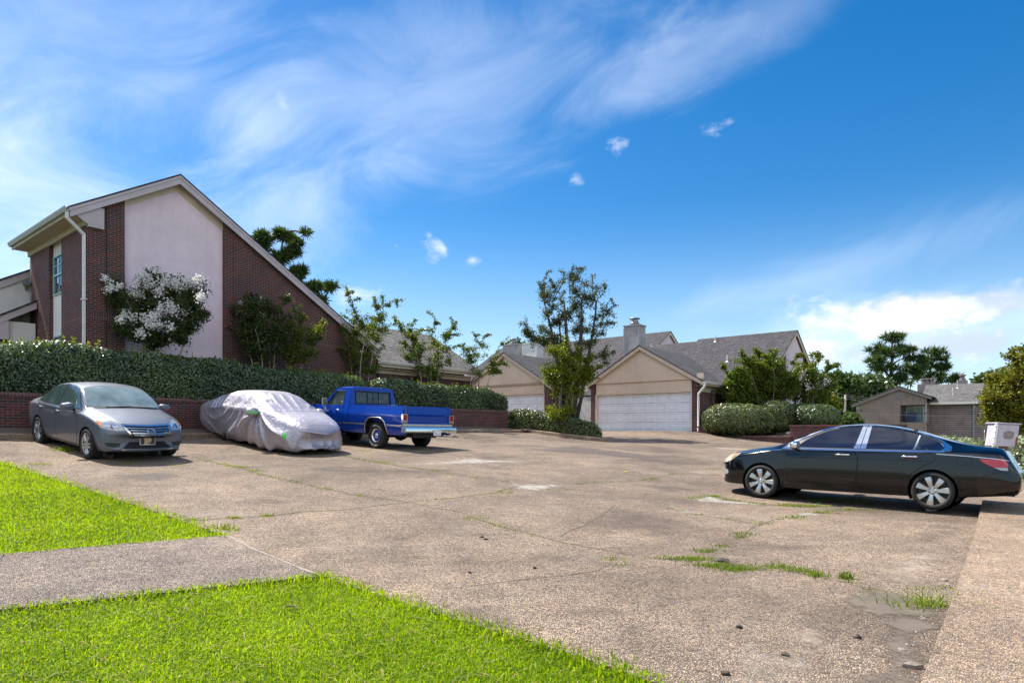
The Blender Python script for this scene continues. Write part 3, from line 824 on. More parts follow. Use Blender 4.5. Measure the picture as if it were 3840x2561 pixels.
patch('mud', R4((1080, 850), (1350, 800), (1600, 840), (1860, 950), (1830, 1040), (1790, 1120), (1740, 1230), (1690, 1423), (1640, 1460), (1100, 1460), (1240, 1350), (1440, 1290), (1330, 1200), (1340, 1080), (1350, 980)), 'wet_mud', .42, .0050, .08)
patch('mud', R4((1750, 330), (2035, 330), (2000, 480), (1960, 520), (1400, 520), (1500, 450)), 'dark_stain', .5, .0045)
patch('mud', R4((230, 590), (420, 590), (700, 680), (640, 700), (420, 690), (260, 660)), 'dark_stain', .22, .0045)
patch('silt', R4((1250, 560), (1980, 540), (1930, 720), (1800, 800), (1200, 760)), 'silt', .7, .0045)
patch('silt', R4((700, 1000), (1250, 900), (1350, 1010), (1320, 1180), (1420, 1300), (1150, 1430), (600, 1420), (500, 1200)), 'silt', .6, .0045)
patch('tyre_stain', GS((1900, 1690), (2150, 1668), (2420, 1700), (2620, 1742), (2600, 1765), (2350, 1722), (2120, 1700)), 'tyre_stain', .8, .0045)
patch('mud', GS((1900, 1960), (2260, 1880), (2600, 1930), (2720, 1960), (2560, 2040), (2200, 2050)), 'dark_stain', 1.2, .0045)

for q_, r_ in (((560, 1790), 1.1), ((1250, 1760), 1.0), ((1900, 1780), .9), ((1500, 2020), .8), ((2500, 1830), 1.3), ((2250, 2300), .55), ((1000, 1880), .8), ((2950, 2050), .6), ((1750, 2290), .45)):
    c_ = np.array(gp(*q_)); an = np.linspace(0, 2 * np.pi, 14)[:-1]
    patch('oil_stain', [tuple(c_ + r_ * rng.uniform(.55, 1.05) * np.array((math.cos(t_) * 1.1, math.sin(t_) * .8))) for t_ in an], 'tyre_stain' if r_ > .9 else 'dark_stain', r_ * .7, .0042 + .0002 * rng.random())
wp = []; wh = []
def weed(path, n, h, spread=.035):
    d_ = dense(path, .16); keep = [i for i in range(len(d_)) if rng.random() < .52]; n = int(n * .6)
    i_ = np.array(keep)[rng.integers(0, len(keep), n)]; q = np.array(d_)[i_] + rng.normal(size=(n, 2)) * spread + rng.uniform(-.07, .07, (n, 2)) * (1, .4); wp.append(q); wh.append(rng.uniform(.5, 1.3, n) * h)
def clump(px, py, n, h, rx=.1, ry=.06):
    n = int(n * .6); c = np.array(gp(px, py)); wp.append(c + rng.normal(size=(n, 2)) * (rx, ry)); wh.append(rng.uniform(.4, 1.3, n) * h * .72)
weed(J['a'][:3], 420, .03); weed(J['a'], 420, .022)
weed(J['b'][:6], 700, .032, .05); weed(J['b'][5:15], 240, .025); weed(J['b'][17:22], 620, .028, .05); weed(J['b'][22:], 120, .03)
weed(J['c'][:5], 520, .026, .04); weed(J['c'][5:], 380, .04, .06); weed(J['d'], 700, .04, .06); weed(J['e'], 160, .025); weed(J['f'], 700, .035, .05); weed(J['g'], 420, .03, .05)
weed(J['k'], 260, .03, .08); weed(J['h'], 100, .03); weed(J['l'], 300, .05, .08)
for c in [(2990, 1896, 420, .06, .28, .05), (3030, 1900, 260, .06, .25, .05), (3215, 1884, 260, .06, .12, .08), (3195, 1912, 140, .045), (3090, 1924, 180, .045, .16), (2970, 1943, 120, .045), (2678, 1864, 150, .07), (2760, 1878, 100, .04),
          (2700, 2122, 420, .06, .16, .05), (2745, 2136, 320, .06, .12, .05), (2930, 2127, 200, .06), (3005, 2143, 240, .06), (3056, 2158, 200, .07, .06), (3172, 2170, 160, .11, .035, .03), (2600, 2097, 320, .05, .2, .04), (2560, 2098, 200, .05, .15),
          (2790, 2004, 180, .05), (2660, 2066, 120, .05), (1900, 1848, 120, .04, .12), (2090, 1838, 140, .035, .18), (1780, 1946, 160, .03, .14), (1870, 1972, 100, .03), (1230, 1836, 120, .03, .12), (900, 1752, 240, .05, .15), (960, 1765, 120, .04),
          (490, 1738, 120, .05, .12), (150, 1742, 120, .05, .14), (660, 1745, 80, .05), (1440, 1735, 120, .06, .08), (1360, 1690, 140, .05, .15), (1470, 1692, 80, .05), (1650, 1690, 160, .05, .5, .1), (240, 1690, 260, .14, .12, .1), (3440, 2212, 60, .04), (3520, 2206, 60, .04),
          (2320, 2120, 60, .04), (2290, 2096, 80, .045), (1180, 1700, 200, .07, .4, .12), (850, 1985, 130, .12, .10, .04), (2445, 1800, 60, .04), (2680, 1760, 60, .05)]: clump(*c)
wd = blades('weeds', np.concatenate(wp), np.concatenate(wh), .008, 'grass_weed', .8, 0.)
tag(wd, 'grass and weeds growing in the cracks and joints of the concrete lot', 'weeds', kind='stuff')
cpt = np.array(gp(3490, 2275))
big = blades('weed_tuft', cpt + rng.normal(size=(170, 2)) * (.17, .07), rng.uniform(.03, .17, 170), .008, 'grass_weed', 1.7, 0.)
tag(big, 'large sprawling grass tuft against the edge of the raised concrete strip', 'weed')
# stray stones along the strip and on the lot
def stones(name, pts, sz, mat='stone_light'):
    m = MB()
    for x, y in pts:
        bm = bmesh.new(); bmesh.ops.create_icosphere(bm, subdivisions=1, radius=1)
        s = sz * rng.uniform(.5, 1.5); sc = rng.uniform(.6, 1.2, 3) * (1, 1, .55)
        M = Matrix.Translation((x, y, Hs(x, y) + s * .2)) @ Matrix.Rotation(rng.uniform(0, 6), 4, 'Z') @ Matrix.Diagonal((*(sc * s), 1))
        for v in bm.verts: v.co *= rng.uniform(.75, 1.2)
        bm.verts.index_update(); m.add([v.co for v in bm.verts], [[v.index for v in f.verts] for f in bm.faces], M); bm.free()
    return m.build(name, mat)
tag(stones('gravel', np.concatenate([along(R4((2030, 330), (1990, 520), (1940, 640)), 70, .10) + (-.12, 0), along(R4((1900, 740), (1860, 960), (1790, 1150), (1690, 1400)), 80, .09) + (-.10, 0), along(J['b'], 60, .4)]), .011),
    'loose pebbles washed up along the raised concrete strip', 'gravel', kind='stuff')
for n_, (px, py, s_) in enumerate([(3540, 2178, .032), (3570, 2185, .03), (3556, 2196, .024), (3420, 2508, .05), (3380, 2440, .03), (3400, 2420, .024)]):
    x, y = gp(px, py)
    tag(stones('stone', [(x, y)], s_), ['pale broken stone at the strip edge, leftmost of the upper three', 'pale broken stone at the strip edge, rightmost of the upper three', 'small pale stone just below the upper pair at the strip edge', 'largest flat pale stone at the bottom edge of the wet mud', 'pale stone in the middle of the wet mud', 'small pale stone above another in the wet mud'][n_], 'stone', 'broken stones beside the raised strip')
# ------------------------------------------------------------------ buildings (local axes: x = b, y = a)
class Bld:
    def __init__(s, name, b, a, z, label, cat, group=None):
        s.o = empty(name, (*AB(b, a), z), ROTB, label, cat, group); s.off = (-b, -a, -z)
    def part(s, mb, name, mats, parent=None, smooth=False):
        o = mb.build(name, mats, parent or s.o, smooth)
        if parent is None: o.location = s.off
        return o
def zA(px, py, b): a = oa(px, b); return EYE + (HY - py) / FOC * (.777 * b + .629 * a)
def zB(px, py, a): b = ob(px, a); return EYE + (HY - py) / FOC * (.777 * b + .629 * a)
def chevron(ridge, zr, lo, hi, sl, t=.13, sl2=None):
    """roof cross-section: left eave, ridge, right eave and the same t lower"""
    sl2 = sl2 or sl
    return [(lo, zr - sl * (ridge - lo)), (ridge, zr), (hi, zr - sl2 * (hi - ridge)), (hi, zr - sl2 * (hi - ridge) - t), (ridge, zr - t), (lo, zr - sl * (ridge - lo) - t)]
def rake(ridge, zr, lo, hi, sl, d0, d1):
    return chevron(ridge, zr - d0, lo, hi, sl, d1 - d0)
def downspout(path, w=.085, mat='gutter_white'):
    m = MB()
    for i in range(len(path) - 1):
        p, q = Vector(path[i]), Vector(path[i + 1]); d = (q - p); L = d.length
        M = Matrix.Translation(p) @ d.to_track_quat('Z', 'X').to_matrix().to_4x4()
        m.box(-w / 2, w / 2, -w * .4, w * .4, -.02, L + .02, M, .012)
    return m
def garage_door(B, b, a0, a1, z0, z1, cols=8, rows=4):
    """sectional door facing -b, panels pressed into each section"""
    m = MB(); h = (z1 - z0) / rows; w = (a1 - a0) / cols
    for r in range(rows):
        p0, p1 = z0 + r * h + .008, z0 + (r + 1) * h - .008; q0, q1 = p0 + h * .20, p1 - h * .20
        m.box(b + .03, b + .05, a0, a1, p0, p1).box(b, b + .03, a0, a1, p0, q0).box(b, b + .03, a0, a1, q1, p1)
        for c in range(cols + 1):
            y0, y1 = max(a0, a0 + c * w - w * .10), min(a1, a0 + c * w + w * .10); m.box(b, b + .03, y0, y1, q0, q1)
        for c in range(cols):                       # raised field with a sloping border in each opening
            y0, y1 = a0 + (c + .10) * w, a0 + (c + .90) * w; e, k = .012, .055
            v = [(b + .028, y, z) for y, z in ((y0 + e, q0 + e), (y1 - e, q0 + e), (y1 - e, q1 - e), (y0 + e, q1 - e))] + [(b + .002, y, z) for y, z in ((y0 + k, q0 + k), (y1 - k, q0 + k), (y1 - k, q1 - k), (y0 + k, q1 - k))]
            m.add(v, [(4, 7, 6, 5), (0, 4, 5, 1), (1, 5, 6, 2), (2, 6, 7, 3), (3, 7, 4, 0)])
    o = B.part(m, 'garage_door', 'door_white')
    return o
def vent(B, b, a, zr, s=1.):
    m = MB().lathe([(.0, .42 * s), (.035, .42 * s), (.035, .0), (.14, -.08)], 10, 'z', Matrix.Translation((b, a, zr)))
    return B.part(m, 'roof_vent', 'gutter_white')

# --- tall townhouse on the left
RB, RZ, SL = 9.59, 10.0, .605
T = Bld('townhouse', 6.93, 22.1, 1.9, 'tall two storey red brick townhouse with a pink stucco gable, at the far left', 'house')
zt = lambda b: RZ - SL * abs(b - RB) - .10
def gable_poly(b0, b1, z0): return [(b0, z0), (b1, z0), (b1, zt(b1))] + ([(RB, zt(RB))] if b0 < RB < b1 else []) + [(b0, zt(b0))]
m = MB().prism(gable_poly(6.93, 7.97, 1.6), 'y', 22.10, 22.40).prism(gable_poly(11.17, 17.9, 1.6), 'y', 22.10, 22.40)
m.prism([(22.10 + .3, 1.6), (24.40, 1.6), (24.40, 7.9), (22.10 + .3, 7.9)], 'x', 6.93, 7.22)
m.prism([(25.66, 1.6), (27.76, 1.6), (27.76, 7.9), (25.66, 7.9)], 'x', 6.93, 7.22)
m.box(17.6, 17.9, 22.4, 27.7, 1.6, 4.85)
T.part(m, 'wall', 'brick')
m = MB().prism(gable_poly(7.97, 11.17, 1.6), 'y', 22.24, 22.40)
T.part(m, 'stucco_panel', 'stucco_pink')
m = MB().box(7.06, 7.2, 24.40, 25.66, 1.6, 7.9)
T.part(m, 'recess_panel', 'stucco_white')
m = MB().prism([(6.93, 1.6), (17.9, 1.6), (17.9, zt(17.9)), (RB, zt(RB)), (6.93, zt(6.93))], 'y', 27.6, 27.76)
T.part(m, 'party_wall', 'stucco_white')
for q in ((7.08, 7.966, 22.096, 22.12), (11.174, 16.9, 22.096, 22.12), (6.926, 6.95, 22.2, 24.36), (6.926, 6.95, 25.7, 27.7)): T.part(MB().box(*q, 4.89, 5.11), 'soldier_course', 'brick_soldier')
for q in ((7.44, 7.47), (11.50, 11.515)): T.part(MB().box(*q, 22.098, 22.11, 1.7, 8.4), 'wall_joint', 'seam')
rf = MB().prism(chevron(RB, RZ, 6.40, 17.95, SL, .055), 'y', 21.90, 27.85)
roof = T.part(rf, 'roof', 'shingle')
m = MB().prism(rake(RB, RZ, 6.45, 17.93, SL, .06, .33), 'y', 21.925, 21.975)
m.prism(rake(RB, RZ, 6.42, 17.94, SL, .058, .14), 'y', 21.905, 21.924)
T.part(m, 'rake_board', 'trim')
m = MB().prism([(7.97, zt(7.97) - .14), (RB, zt(RB) - .14), (11.17, zt(11.17) - .14), (11.17, zt(11.17) - .40), (RB, zt(RB) - .40), (7.97, zt(7.97) - .40)], 'y', 22.215, 22.245)
T.part(m, 'frieze_board', 'trim_cream')
m = MB().box(6.93, 7.36, 21.98, 22.095, 7.62, 8.25).prism([(6.46, 7.98), (6.93, 7.68), (6.93, 8.2)], 'y', 21.98, 22.06)
T.part(m, 'cornice_return', 'trim')
m = MB().box(6.462, 6.925, 22.06, 27.8, 7.84, 7.87).box(6.42, 6.46, 21.98, 27.84, 7.83, 8.02).box(6.86, 6.925, 22.08, 27.76, 7.66, 7.838)
T.part(m, 'soffit', 'soffit')
m = MB().prism([(6.30, 8.06), (6.30, 8.02), (6.345, 7.92), (6.44, 7.92), (6.44, 8.06), (6.425, 8.06), (6.425, 7.94), (6.36, 7.94), (6.325, 8.06)], 'y', 21.93, 27.85)
T.part(m, 'gutter', 'gutter_dark')
m = downspout([(6.39, 22.0, 7.93), (6.39, 22.0, 7.74), (6.865, 22.14, 7.38), (6.865, 22.14, 1.9)], .095)
m.box(6.80, 6.925, 22.06, 22.22, 5.42, 5.46)
T.part(m, 'downspout', 'gutter_white')
def window(B, b, a0, a1, z0, z1, cols=2, rows=4, name='window', frame='window_frame', glass='house_glass', curtain=None):
    m = MB(); w = .045
    for r in ((a0, a1, z0, z0 + w), (a0, a1, z1 - w, z1), (a0, a0 + w, z0 + w, z1 - w), (a1 - w, a1, z0 + w, z1 - w), (a0 + w, a1 - w, (z0 + z1) / 2 - .03, (z0 + z1) / 2 + .03)):
        m.box(b - .05, b + .02, *r)
    zt_ = (z0 + z1) / 2
    for i in range(1, cols):
        y = a0 + (a1 - a0) * i / cols; m.box(b - .03, b, y - .015, y + .015, z0 + w, zt_ - .03).box(b - .03, b, y - .015, y + .015, zt_ + .03, z1 - w)
    if rows > 2: m.box(b - .028, b - .002, a0 + w, a1 - w, (zt_ + z1) / 2 - .014, (zt_ + z1) / 2 + .014)
    o = B.part(m, name, frame)
    g = MB().box(b - .012, b - .004, a0 + w * .6, a1 - w * .6, z0 + w * .6, z1 - w * .6).build('pane', glass, o)
    if curtain: MB().box(b + .0, b + .004, a0 + .1, a0 + (a1 - a0) * .45, z0 + .05, z1 - .05).build('curtain', curtain, o)
    return o
window(T, 7.06, 24.44, 25.52, 6.0, 7.30); window(T, 7.06, 24.44, 25.52, 3.2, 4.63)

# --- neighbour further left: stucco gable and porch
N = Bld('townhouse', 2.0, 27.9, 1.9, 'neighbouring white stucco townhouse behind the left edge of the tall brick one', 'house')
m = MB().prism([(2.2, 1.6), (9.3, 1.6), (9.3, 8.5), (2.2, 4.28)], 'y', 27.86, 28.1)
N.part(m, 'wall', 'stucco_white')
m = MB().prism([(1.6, 4.02), (9.4, 8.66), (9.4, 8.72), (1.6, 4.08)], 'y', 27.77, 33.)
N.part(m, 'roof', 'shingle')
m = MB().prism([(1.6, 3.76), (9.4, 8.40), (9.4, 8.655), (1.6, 4.015)], 'y', 27.80, 27.85)
N.part(m, 'rake_board', 'trim')
m = MB().box(6.72, 6.90, 27.55, 27.79, 6.62, 6.78, None, .02).box(6.80, 6.84, 27.77, 27.86, 6.5, 6.66)
N.part(m, 'flood_light', 'metal_grey')
Pz = Bld('porch', 5.0, 27.4, 1.9, 'small cream porch roof with a white post left of the tall brick house', 'porch')
rz_ = lambda b: 6.02 - .62 * (6.9 - b)
m = MB().prism([(3.2, rz_(3.2)), (6.9, rz_(6.9)), (6.9, rz_(6.9) - .06), (3.2, rz_(3.2) - .06)], 'y', 26.75, 27.84)
Pz.part(m, 'roof', 'shingle')
m = MB().prism([(3.2, rz_(3.2) - .065), (6.88, rz_(6.88) - .065), (6.88, rz_(6.88) - .30), (3.2, rz_(3.2) - .30)], 'y', 26.78, 26.83).prism([(4.9, 4.55), (6.1, 4.55), (6.1, rz_(6.1) - .31), (5.2, rz_(5.2) - .31), (4.9, 4.7)], 'y', 26.79, 26.86)
Pz.part(m, 'fascia', 'trim')
m = MB().box(6.12, 6.88, 26.92, 27.0, 3.7, 5.2)
Pz.part(m, 'side_panel', 'stucco_white')
m = MB().box(3.3, 6.1, 26.9, 27.8, 4.40, 4.46)
Pz.part(m, 'soffit', 'soffit')
m = MB().box(3.2, 6.3, 26.82, 26.91, 3.95, 4.22).box(6.02, 6.20, 26.83, 27.0, 1.9, 4.1)
Pz.part(m, 'post', 'trim')
m = MB().box(4.2, 6.88, 27.3, 27.5, 1.6, 3.75)
Pz.part(m, 'wall', 'brick')

# --- long low brick wing with grey roof
Lw = Bld('garage_building', 18.0, 22.5, 1.9, 'long low brick building with a pale grey shingle roof behind the pickup', 'building')
m = MB().box(18.02, 24.3, 22.5, 22.75, 1.5, 4.1).box(18.3, 18.9, 22.42, 22.498, 1.5, 4.02).box(23.75, 24.3, 22.44, 22.498, 1.5, 4.02)
m.prism([(22.75, 1.5), (28.6, 1.5), (28.6, 4.3), (25.65, 6.1), (22.75, 4.3)], 'x', 24.05, 24.3)
Lw.part(m, 'wall', 'brick')
m = MB().prism(chevron(25.65, 6.72, 22.0, 29.3, .60, .06), 'x', 17.97, 24.62)
Lw.part(m, 'roof', 'shingle_light')
m = MB().box(18.0, 24.6, 22.03, 22.08, 4.28, 4.44).box(18.1, 24.3, 22.40, 22.495, 4.03, 4.20).prism(rake(25.65, 6.72, 22.03, 29.25, .60, .062, .28), 'x', 24.55, 24.60)
Lw.part(m, 'fascia', 'trim_cream')
m = MB().box(18.0, 24.55, 22.08, 22.4, 4.20, 4.215)
Lw.part(m, 'soffit', 'trim_cream')
m = MB().prism([(21.88, 4.52), (21.88, 4.48), (21.92, 4.40), (22.02, 4.40), (22.02, 4.52), (22.005, 4.52), (22.005, 4.42), (21.935, 4.42), (21.90, 4.52)], 'x', 17.96, 24.63)
Lw.part(m, 'gutter', 'gutter_white')
Lw.part(downspout([(24.55, 21.95, 4.4), (24.55, 21.95, 4.25), (24.35, 22.38, 3.95), (24.35, 22.38, 1.6)], .09), 'downspout', 'metal_grey')

# --- garage in the middle right with the house behind it
def garage(B, b, a0, a1, ar, zr, z0, door, sl, blen, hdr, roofmat='shingle'):
    zz = lambda a: zr - sl * abs(a - ar) - .08
    zt_, zh = hdr
    m = MB()
    for y0, y1 in ((a0, door[0] - .02), (door[1] + .06, a1)):
        m.box(b, b + .3, y0, y1, z0 - .5, zt_ - .002)
    m.box(b + .3, b + blen, a0, a0 + .25, z0 - .6, zz(a0)).box(b + .3, b + blen, a1 - .25, a1, z0 - .6, zz(a1))
    B.part(m, 'wall', 'brick')
    # gable field and header panel, the header set back a little
    m = MB().prism([(a0 - .1, zt_), (a1 + .1, zt_), (a1 + .1, zz(a1 + .1)), (ar, zz(ar)), (a0 - .1, zz(a0 - .1))], 'x', b - .04, b + .26)
    B.part(m, 'gable', 'stucco_cream')
    m = MB().box(b + .01, b + .26, door[0], door[1] + .04, zh, zt_ - .002)
    B.part(m, 'header_panel', 'stucco_cream')
    m = MB().box(b - .01, b + .2, door[1] + .001, door[1] + .09, z0, zh).box(b - .01, b + .2, door[0] - .03, door[0] - .001, z0, zh).box(b - .012, b + .2, door[0], door[1], zh - .05, zh + .012)
    B.part(m, 'door_frame', 'trim_cream')
    garage_door(B, b + .16, door[0] + .002, door[1] - .002, z0, zh - .055)
    lo, hi = ar - (ar - (a0 - .42)), a1 + .42
    m = MB().prism(chevron(ar, zr, lo, hi, sl, .05), 'x', b - .24, b + blen)
    B.part(m, 'roof', roofmat)
    m = MB().prism(rake(ar, zr, lo + .02, hi - .02, sl, .055, .26), 'x', b - .20, b - .15)
    ze = zr - sl * (ar - lo)
    m.box(b - .15, b + blen - .4, lo + .03, lo + .07, ze - .2, ze - .06)
    m.box(b - .14, b - .045, a0 - .36, a0 - .02, zt_ - .02, zt_ + .26)
    B.part(m, 'fascia', 'trim_cream')
    m = MB().box(b - .14, b + blen - .4, lo + .07, a0, ze - .22, ze - .205).box(b + .3, b + blen - .4, a0 - .06, a0 - .002, ze - .5, ze - .222)
    B.part(m, 'soffit', 'soffit')
    m = MB().prism([(lo - .11, ze - .01), (lo - .11, ze - .05), (lo - .07, ze - .13), (lo + .02, ze - .13), (lo + .02, ze - .01), (lo + .005, ze - .01), (lo + .005, ze - .11), (lo - .06, ze - .11), (lo - .09, ze - .01)], 'x', b - .25, b + blen - .3)
    B.part(m, 'gutter', 'gutter_white')
    return lo, ze
G1 = Bld('house', 31.0, 13.0, 1.4, 'brick house with a cream gable over its closed white garage door, right of centre', 'house')
lo, ze = garage(G1, 31.0, 13.05, 19.35, 16.2, 6.05, 1.43, (13.37, 18.95), .585, 7.0, (4.10, 3.50))
G1.part(MB().tube([(30.82, lo - .04, ze - .1), (30.82, lo - .02, ze - .28), (30.86, 12.93, ze - .62), (30.88, 12.95, 3.0), (30.88, 12.95, 1.52), (30.78, 12.93, 1.42)], .055, 10), 'downspout', 'gutter_white', None, True)
G1.part(MB().box(32.6, 32.9, 12.9, 13.04, 1.2, 3.6), 'pilaster', 'brick_soldier')
# house behind: ridge along a
RB2, RZ2 = 39.1, 7.28
z2 = lambda b: RZ2 - .60 * abs(b - RB2) - .1
m = MB().prism([(35.6, 1.0), (44.2, 1.0), (44.2, z2(44.2)), (RB2, z2(RB2)), (35.6, z2(35.6))], 'y', 10.62, 10.85).box(35.6, 35.85, 10.85, 13.0, 1., 5.0)
G1.part(m, 'house_wall', 'brick')
m = MB().prism([(37.4, 1.0), (40.8, 1.0), (40.8, z2(40.8) - .12), (RB2, z2(RB2) - .12), (37.4, z2(37.4) - .12)], 'y', 10.585, 10.618)
G1.part(m, 'stucco_panel', 'stucco_pink')
G1.part(MB().prism(chevron(RB2, RZ2, 35.2, 44.8, .60, .055), 'y', 10.42, 12.7), 'roof_end', 'shingle')
G1.part(MB().prism(chevron(RB2, RZ2, 33.4, 44.8, .60, .055), 'y', 12.7, 16.4), 'main_roof', 'shingle')
G1.part(MB().prism(chevron(RB2 - .25, RZ2 - .16, 33.0, 44.8, .60, .055), 'y', 16.405, 21.4), 'side_roof', 'shingle')
G1.part(MB().prism(rake(RB2, RZ2, 35.25, 44.75, .60, .058, .28), 'y', 10.45, 10.50), 'rake_board', 'trim_cream')
for px, py, bb in ((2682, 1273, 38.6), (2727, 1352, 36.0), (2442, 1300, 38.3)):
    aa = oa(px, bb); vent(G1, bb, aa, RZ2 - .6 * abs(bb - RB2) + .02, .8)
def chimney(B, b0, b1, a0, a1, z0, z1, mat='chimney_wood'):
    m = MB().box(b0, b1, a0, a1, z0, z1).box(b0 - .03, b0 + .06, a0 - .03, a0 + .06, z0, z1 - .1).box(b0 - .03, b0 + .06, a1 - .06, a1 + .03, z0, z1 - .1)
    m.box(b0 - .05, b1 + .05, a0 - .05, a1 + .05, z1 + .001, z1 + .08)
    o = B.part(m, 'chimney', mat)
    c = Vector(((b0 + b1) / 2, (a0 + a1) / 2, z1 + .08)); r = .30
    MB().lathe([(0, .0), (r * .8, .0), (r * .8, .10), (r, .10), (r, .19), (r * .75, .20), (r * .75, .34)], 18, 'z', Matrix.Translation(c)).lathe([(0, .52), (r * 1.15, .47), (r * 1.15, .42), (0, .42)], 18, 'z', Matrix.Translation(c)).build('chimney_cap', 'metal_grey', o, True)
    return o
ca0, ca1 = oa(2404, 37.0), oa(2340, 37.0)
chimney(G1, 37.0, 37.9, ca0 + .15, ca1, 4.8, zA(2372, 1222, 37.0))

# --- second garage, further left, with the tall house behind it
G2 = Bld('house', 30.5, 21.9, 1.4, 'cream gabled garage seen past the end of the long hedge, with two chimneys behind it', 'house')
garage(G2, 30.5, 21.95, 28.5, 25.2, 6.30, 1.47, (22.26, 28.1), .60, 8.0, (4.33, 3.70))
RB3, RZ3 = 44.0, 8.80
z3 = lambda b: RZ3 - .60 * abs(b - RB3) - .1
G2.part(MB().prism([(36.4, 1.0), (50, 1.0), (50, z3(50)), (RB3, z3(RB3)), (36.4, z3(36.4))], 'y', 20.75, 21.0), 'house_wall', 'brick')
G2.part(MB().prism([(41.5, 1.0), (45.6, 1.0), (45.6, z3(45.6) - .12), (RB3, z3(RB3) - .12), (41.5, z3(41.5) - .12)], 'y', 20.72, 20.748), 'stucco_panel', 'stucco_pink')
G2.part(MB().prism(chevron(RB3, RZ3, 36.0, 50.6, .60, .055), 'y', 20.55, 37.), 'main_roof', 'shingle')
G2.part(MB().prism(rake(RB3, RZ3, 36.05, 50.5, .60, .058, .28), 'y', 20.58, 20.63), 'rake_board', 'trim_cream')
for p0, p1, py in ((1941, 1886, 1290), (2012, 1960, 1284)):
    a_0, a_1 = oa(p0, 40.), oa(p1, 40.)
    chimney(G2, 40., 40.9, a_0, a_1, 5.5, zA((p0 + p1) / 2, py, 40.) - .1, 'chimney_wood' if p0 < 1950 else 'stucco_white')

# --- white board gate between the two garages
Gt = Bld('gate', 31.4, 20.6, 1.45, 'white board gate between the two garages, behind the tall juniper tree', 'gate')
for n_, (y0, y1) in enumerate(((19.62, 20.62), (20.66, 21.7))):
    m = MB()
    for i in range(8):
        w = (y1 - y0) / 8; m.box(31.40, 31.425, y0 + i * w + .004, y0 + (i + 1) * w - .004, 1.50, 3.35 + (.06 if n_ == 0 else 0))
    lf = Gt.part(m, 'gate_leaf', 'gate_white')
    p, q = Vector((31.385, y0 + .05, 1.6)), Vector((31.385, y1 - .05, 3.2)); d = q - p
    MB().box(-.012, .012, -.05, .05, 0, d.length, Matrix.Translation(p) @ d.to_track_quat('Z', 'X').to_matrix().to_4x4()).build('brace', 'gate_white', lf)
Gt.part(MB().box(31.38, 31.5, 19.50, 19.60, 1.3, 3.75).box(31.38, 31.5, 21.72, 21.84, 1.3, 3.75).box(31.36, 31.5, 19.50, 20.4, 3.76, 3.86), 'gate_frame', 'gate_white')

# --- brown apartment block in the distance on the right
AB0 = 84.0
a_l, a_r, a_s, a_e = oa(3475, AB0), oa(3211, AB0), oa(3690, AB0 + 2.4), oa(3795, AB0 + 2.4)      # right and left edge of the gable, end of the sided wall
Ap = Bld('apartment_block', AB0, a_l, -1.2, 'brown two storey apartment block with stucco gable beyond the black car', 'apartment block')
za_pk, za_el, za_er = zA(3373, 1447, AB0), zA(3200, 1514, AB0), zA(3490, 1483, AB0)
a_pk = oa(3373, AB0)
zb = -1.5
z_f0, z_f1 = zA(3423, 1583, AB0), zA(3423, 1518, AB0)       # balcony opening
a_b0, a_b1 = oa(3468, AB0), oa(3376, AB0)
sl_a = (za_pk - za_el) / (a_r + .35 - a_pk)
zg = lambda a: za_pk - sl_a * abs(a - a_pk) - .35
m = MB().prism([(a_b1, zb), (a_r, zb), (a_r, zg(a_r)), (a_pk, zg(a_pk)), (a_b1, zg(a_b1))] if a_pk > a_b1 else [(a_b1, zb), (a_r, zb), (a_r, zg(a_r)), (a_b1, zg(a_b1))], 'x', AB0, AB0 + .3)
m.prism([(a_l, z_f1), (a_b1 - .001, z_f1), (a_b1 - .001, zg(a_b1)), (a_l, zg(a_l))], 'x', AB0, AB0 + .3)
m.box(AB0 + .3, AB0 + 2.1, a_b1 + .001, a_b1 + .2, z_f0, z_f1 + .3).box(AB0 + .3, AB0 + 1.9, a_l, a_b1, z_f0 - .2, z_f0 - .01).box(AB0 + .3, AB0 + 1.9, a_l, a_b1, z_f1 + .01, z_f1 + .2)
m.box(AB0, AB0 + .3, a_l, a_b1 - .001, zb, z_f0).box(AB0 + 1.9, AB0 + 2.1, a_l, a_b1, zb, z_f1 + .3).box(AB0 + .3, AB0 + 12, a_r - .3, a_r, zb, zg(a_r))
Ap.part(m, 'gable_wall', 'stucco_brown')
Ap.part(MB().box(AB0 - .02, AB0 + .2, a_l, a_b0 - .02, z_f0, z_f1), 'balcony_post', 'chimney_wood')
m = MB().box(AB0 - .05, AB0 + .0, a_l - .05, a_b1, z_f0 + .95, z_f0 + 1.02)
for i in range(16): y = a_b0 + (a_b1 - a_b0) * i / 15; m.box(AB0 - .04, AB0 - .01, y - .015, y + .015, z_f0, z_f0 + .95)
Ap.part(m, 'balcony_rail', 'black_metal')
w_ = Ap.part(MB().box(AB0 + 1.84, AB0 + 1.9, oa(3466, AB0 + 1.9), oa(3398, AB0 + 1.9), z_f0, z_f1 - .1), 'window', 'white_frame')
for p0, p1 in ((3463, 3434), (3430, 3402)):
    MB().box(AB0 + 1.80, AB0 + 1.838, oa(p0, AB0 + 1.8), oa(p1, AB0 + 1.8), z_f0 + .05, z_f1 - .25).build('pane', 'pane_light', w_)
m = MB().box(AB0 + 1.0, AB0 + 1.5, oa(3432, AB0 + 1), oa(3410, AB0 + 1), z_f0, z_f0 + 1.15)
m.tube([(AB0 + .9, oa(3388, AB0 + .9), z_f0 + 1.3), (AB0 + 1.0, oa(3396, AB0 + .9), z_f0 + .6), (AB0 + .9, oa(3404, AB0 + .9), z_f0 + .1)], .12, 6)
Ap.part(m, 'balcony_furniture', 'blue_object')
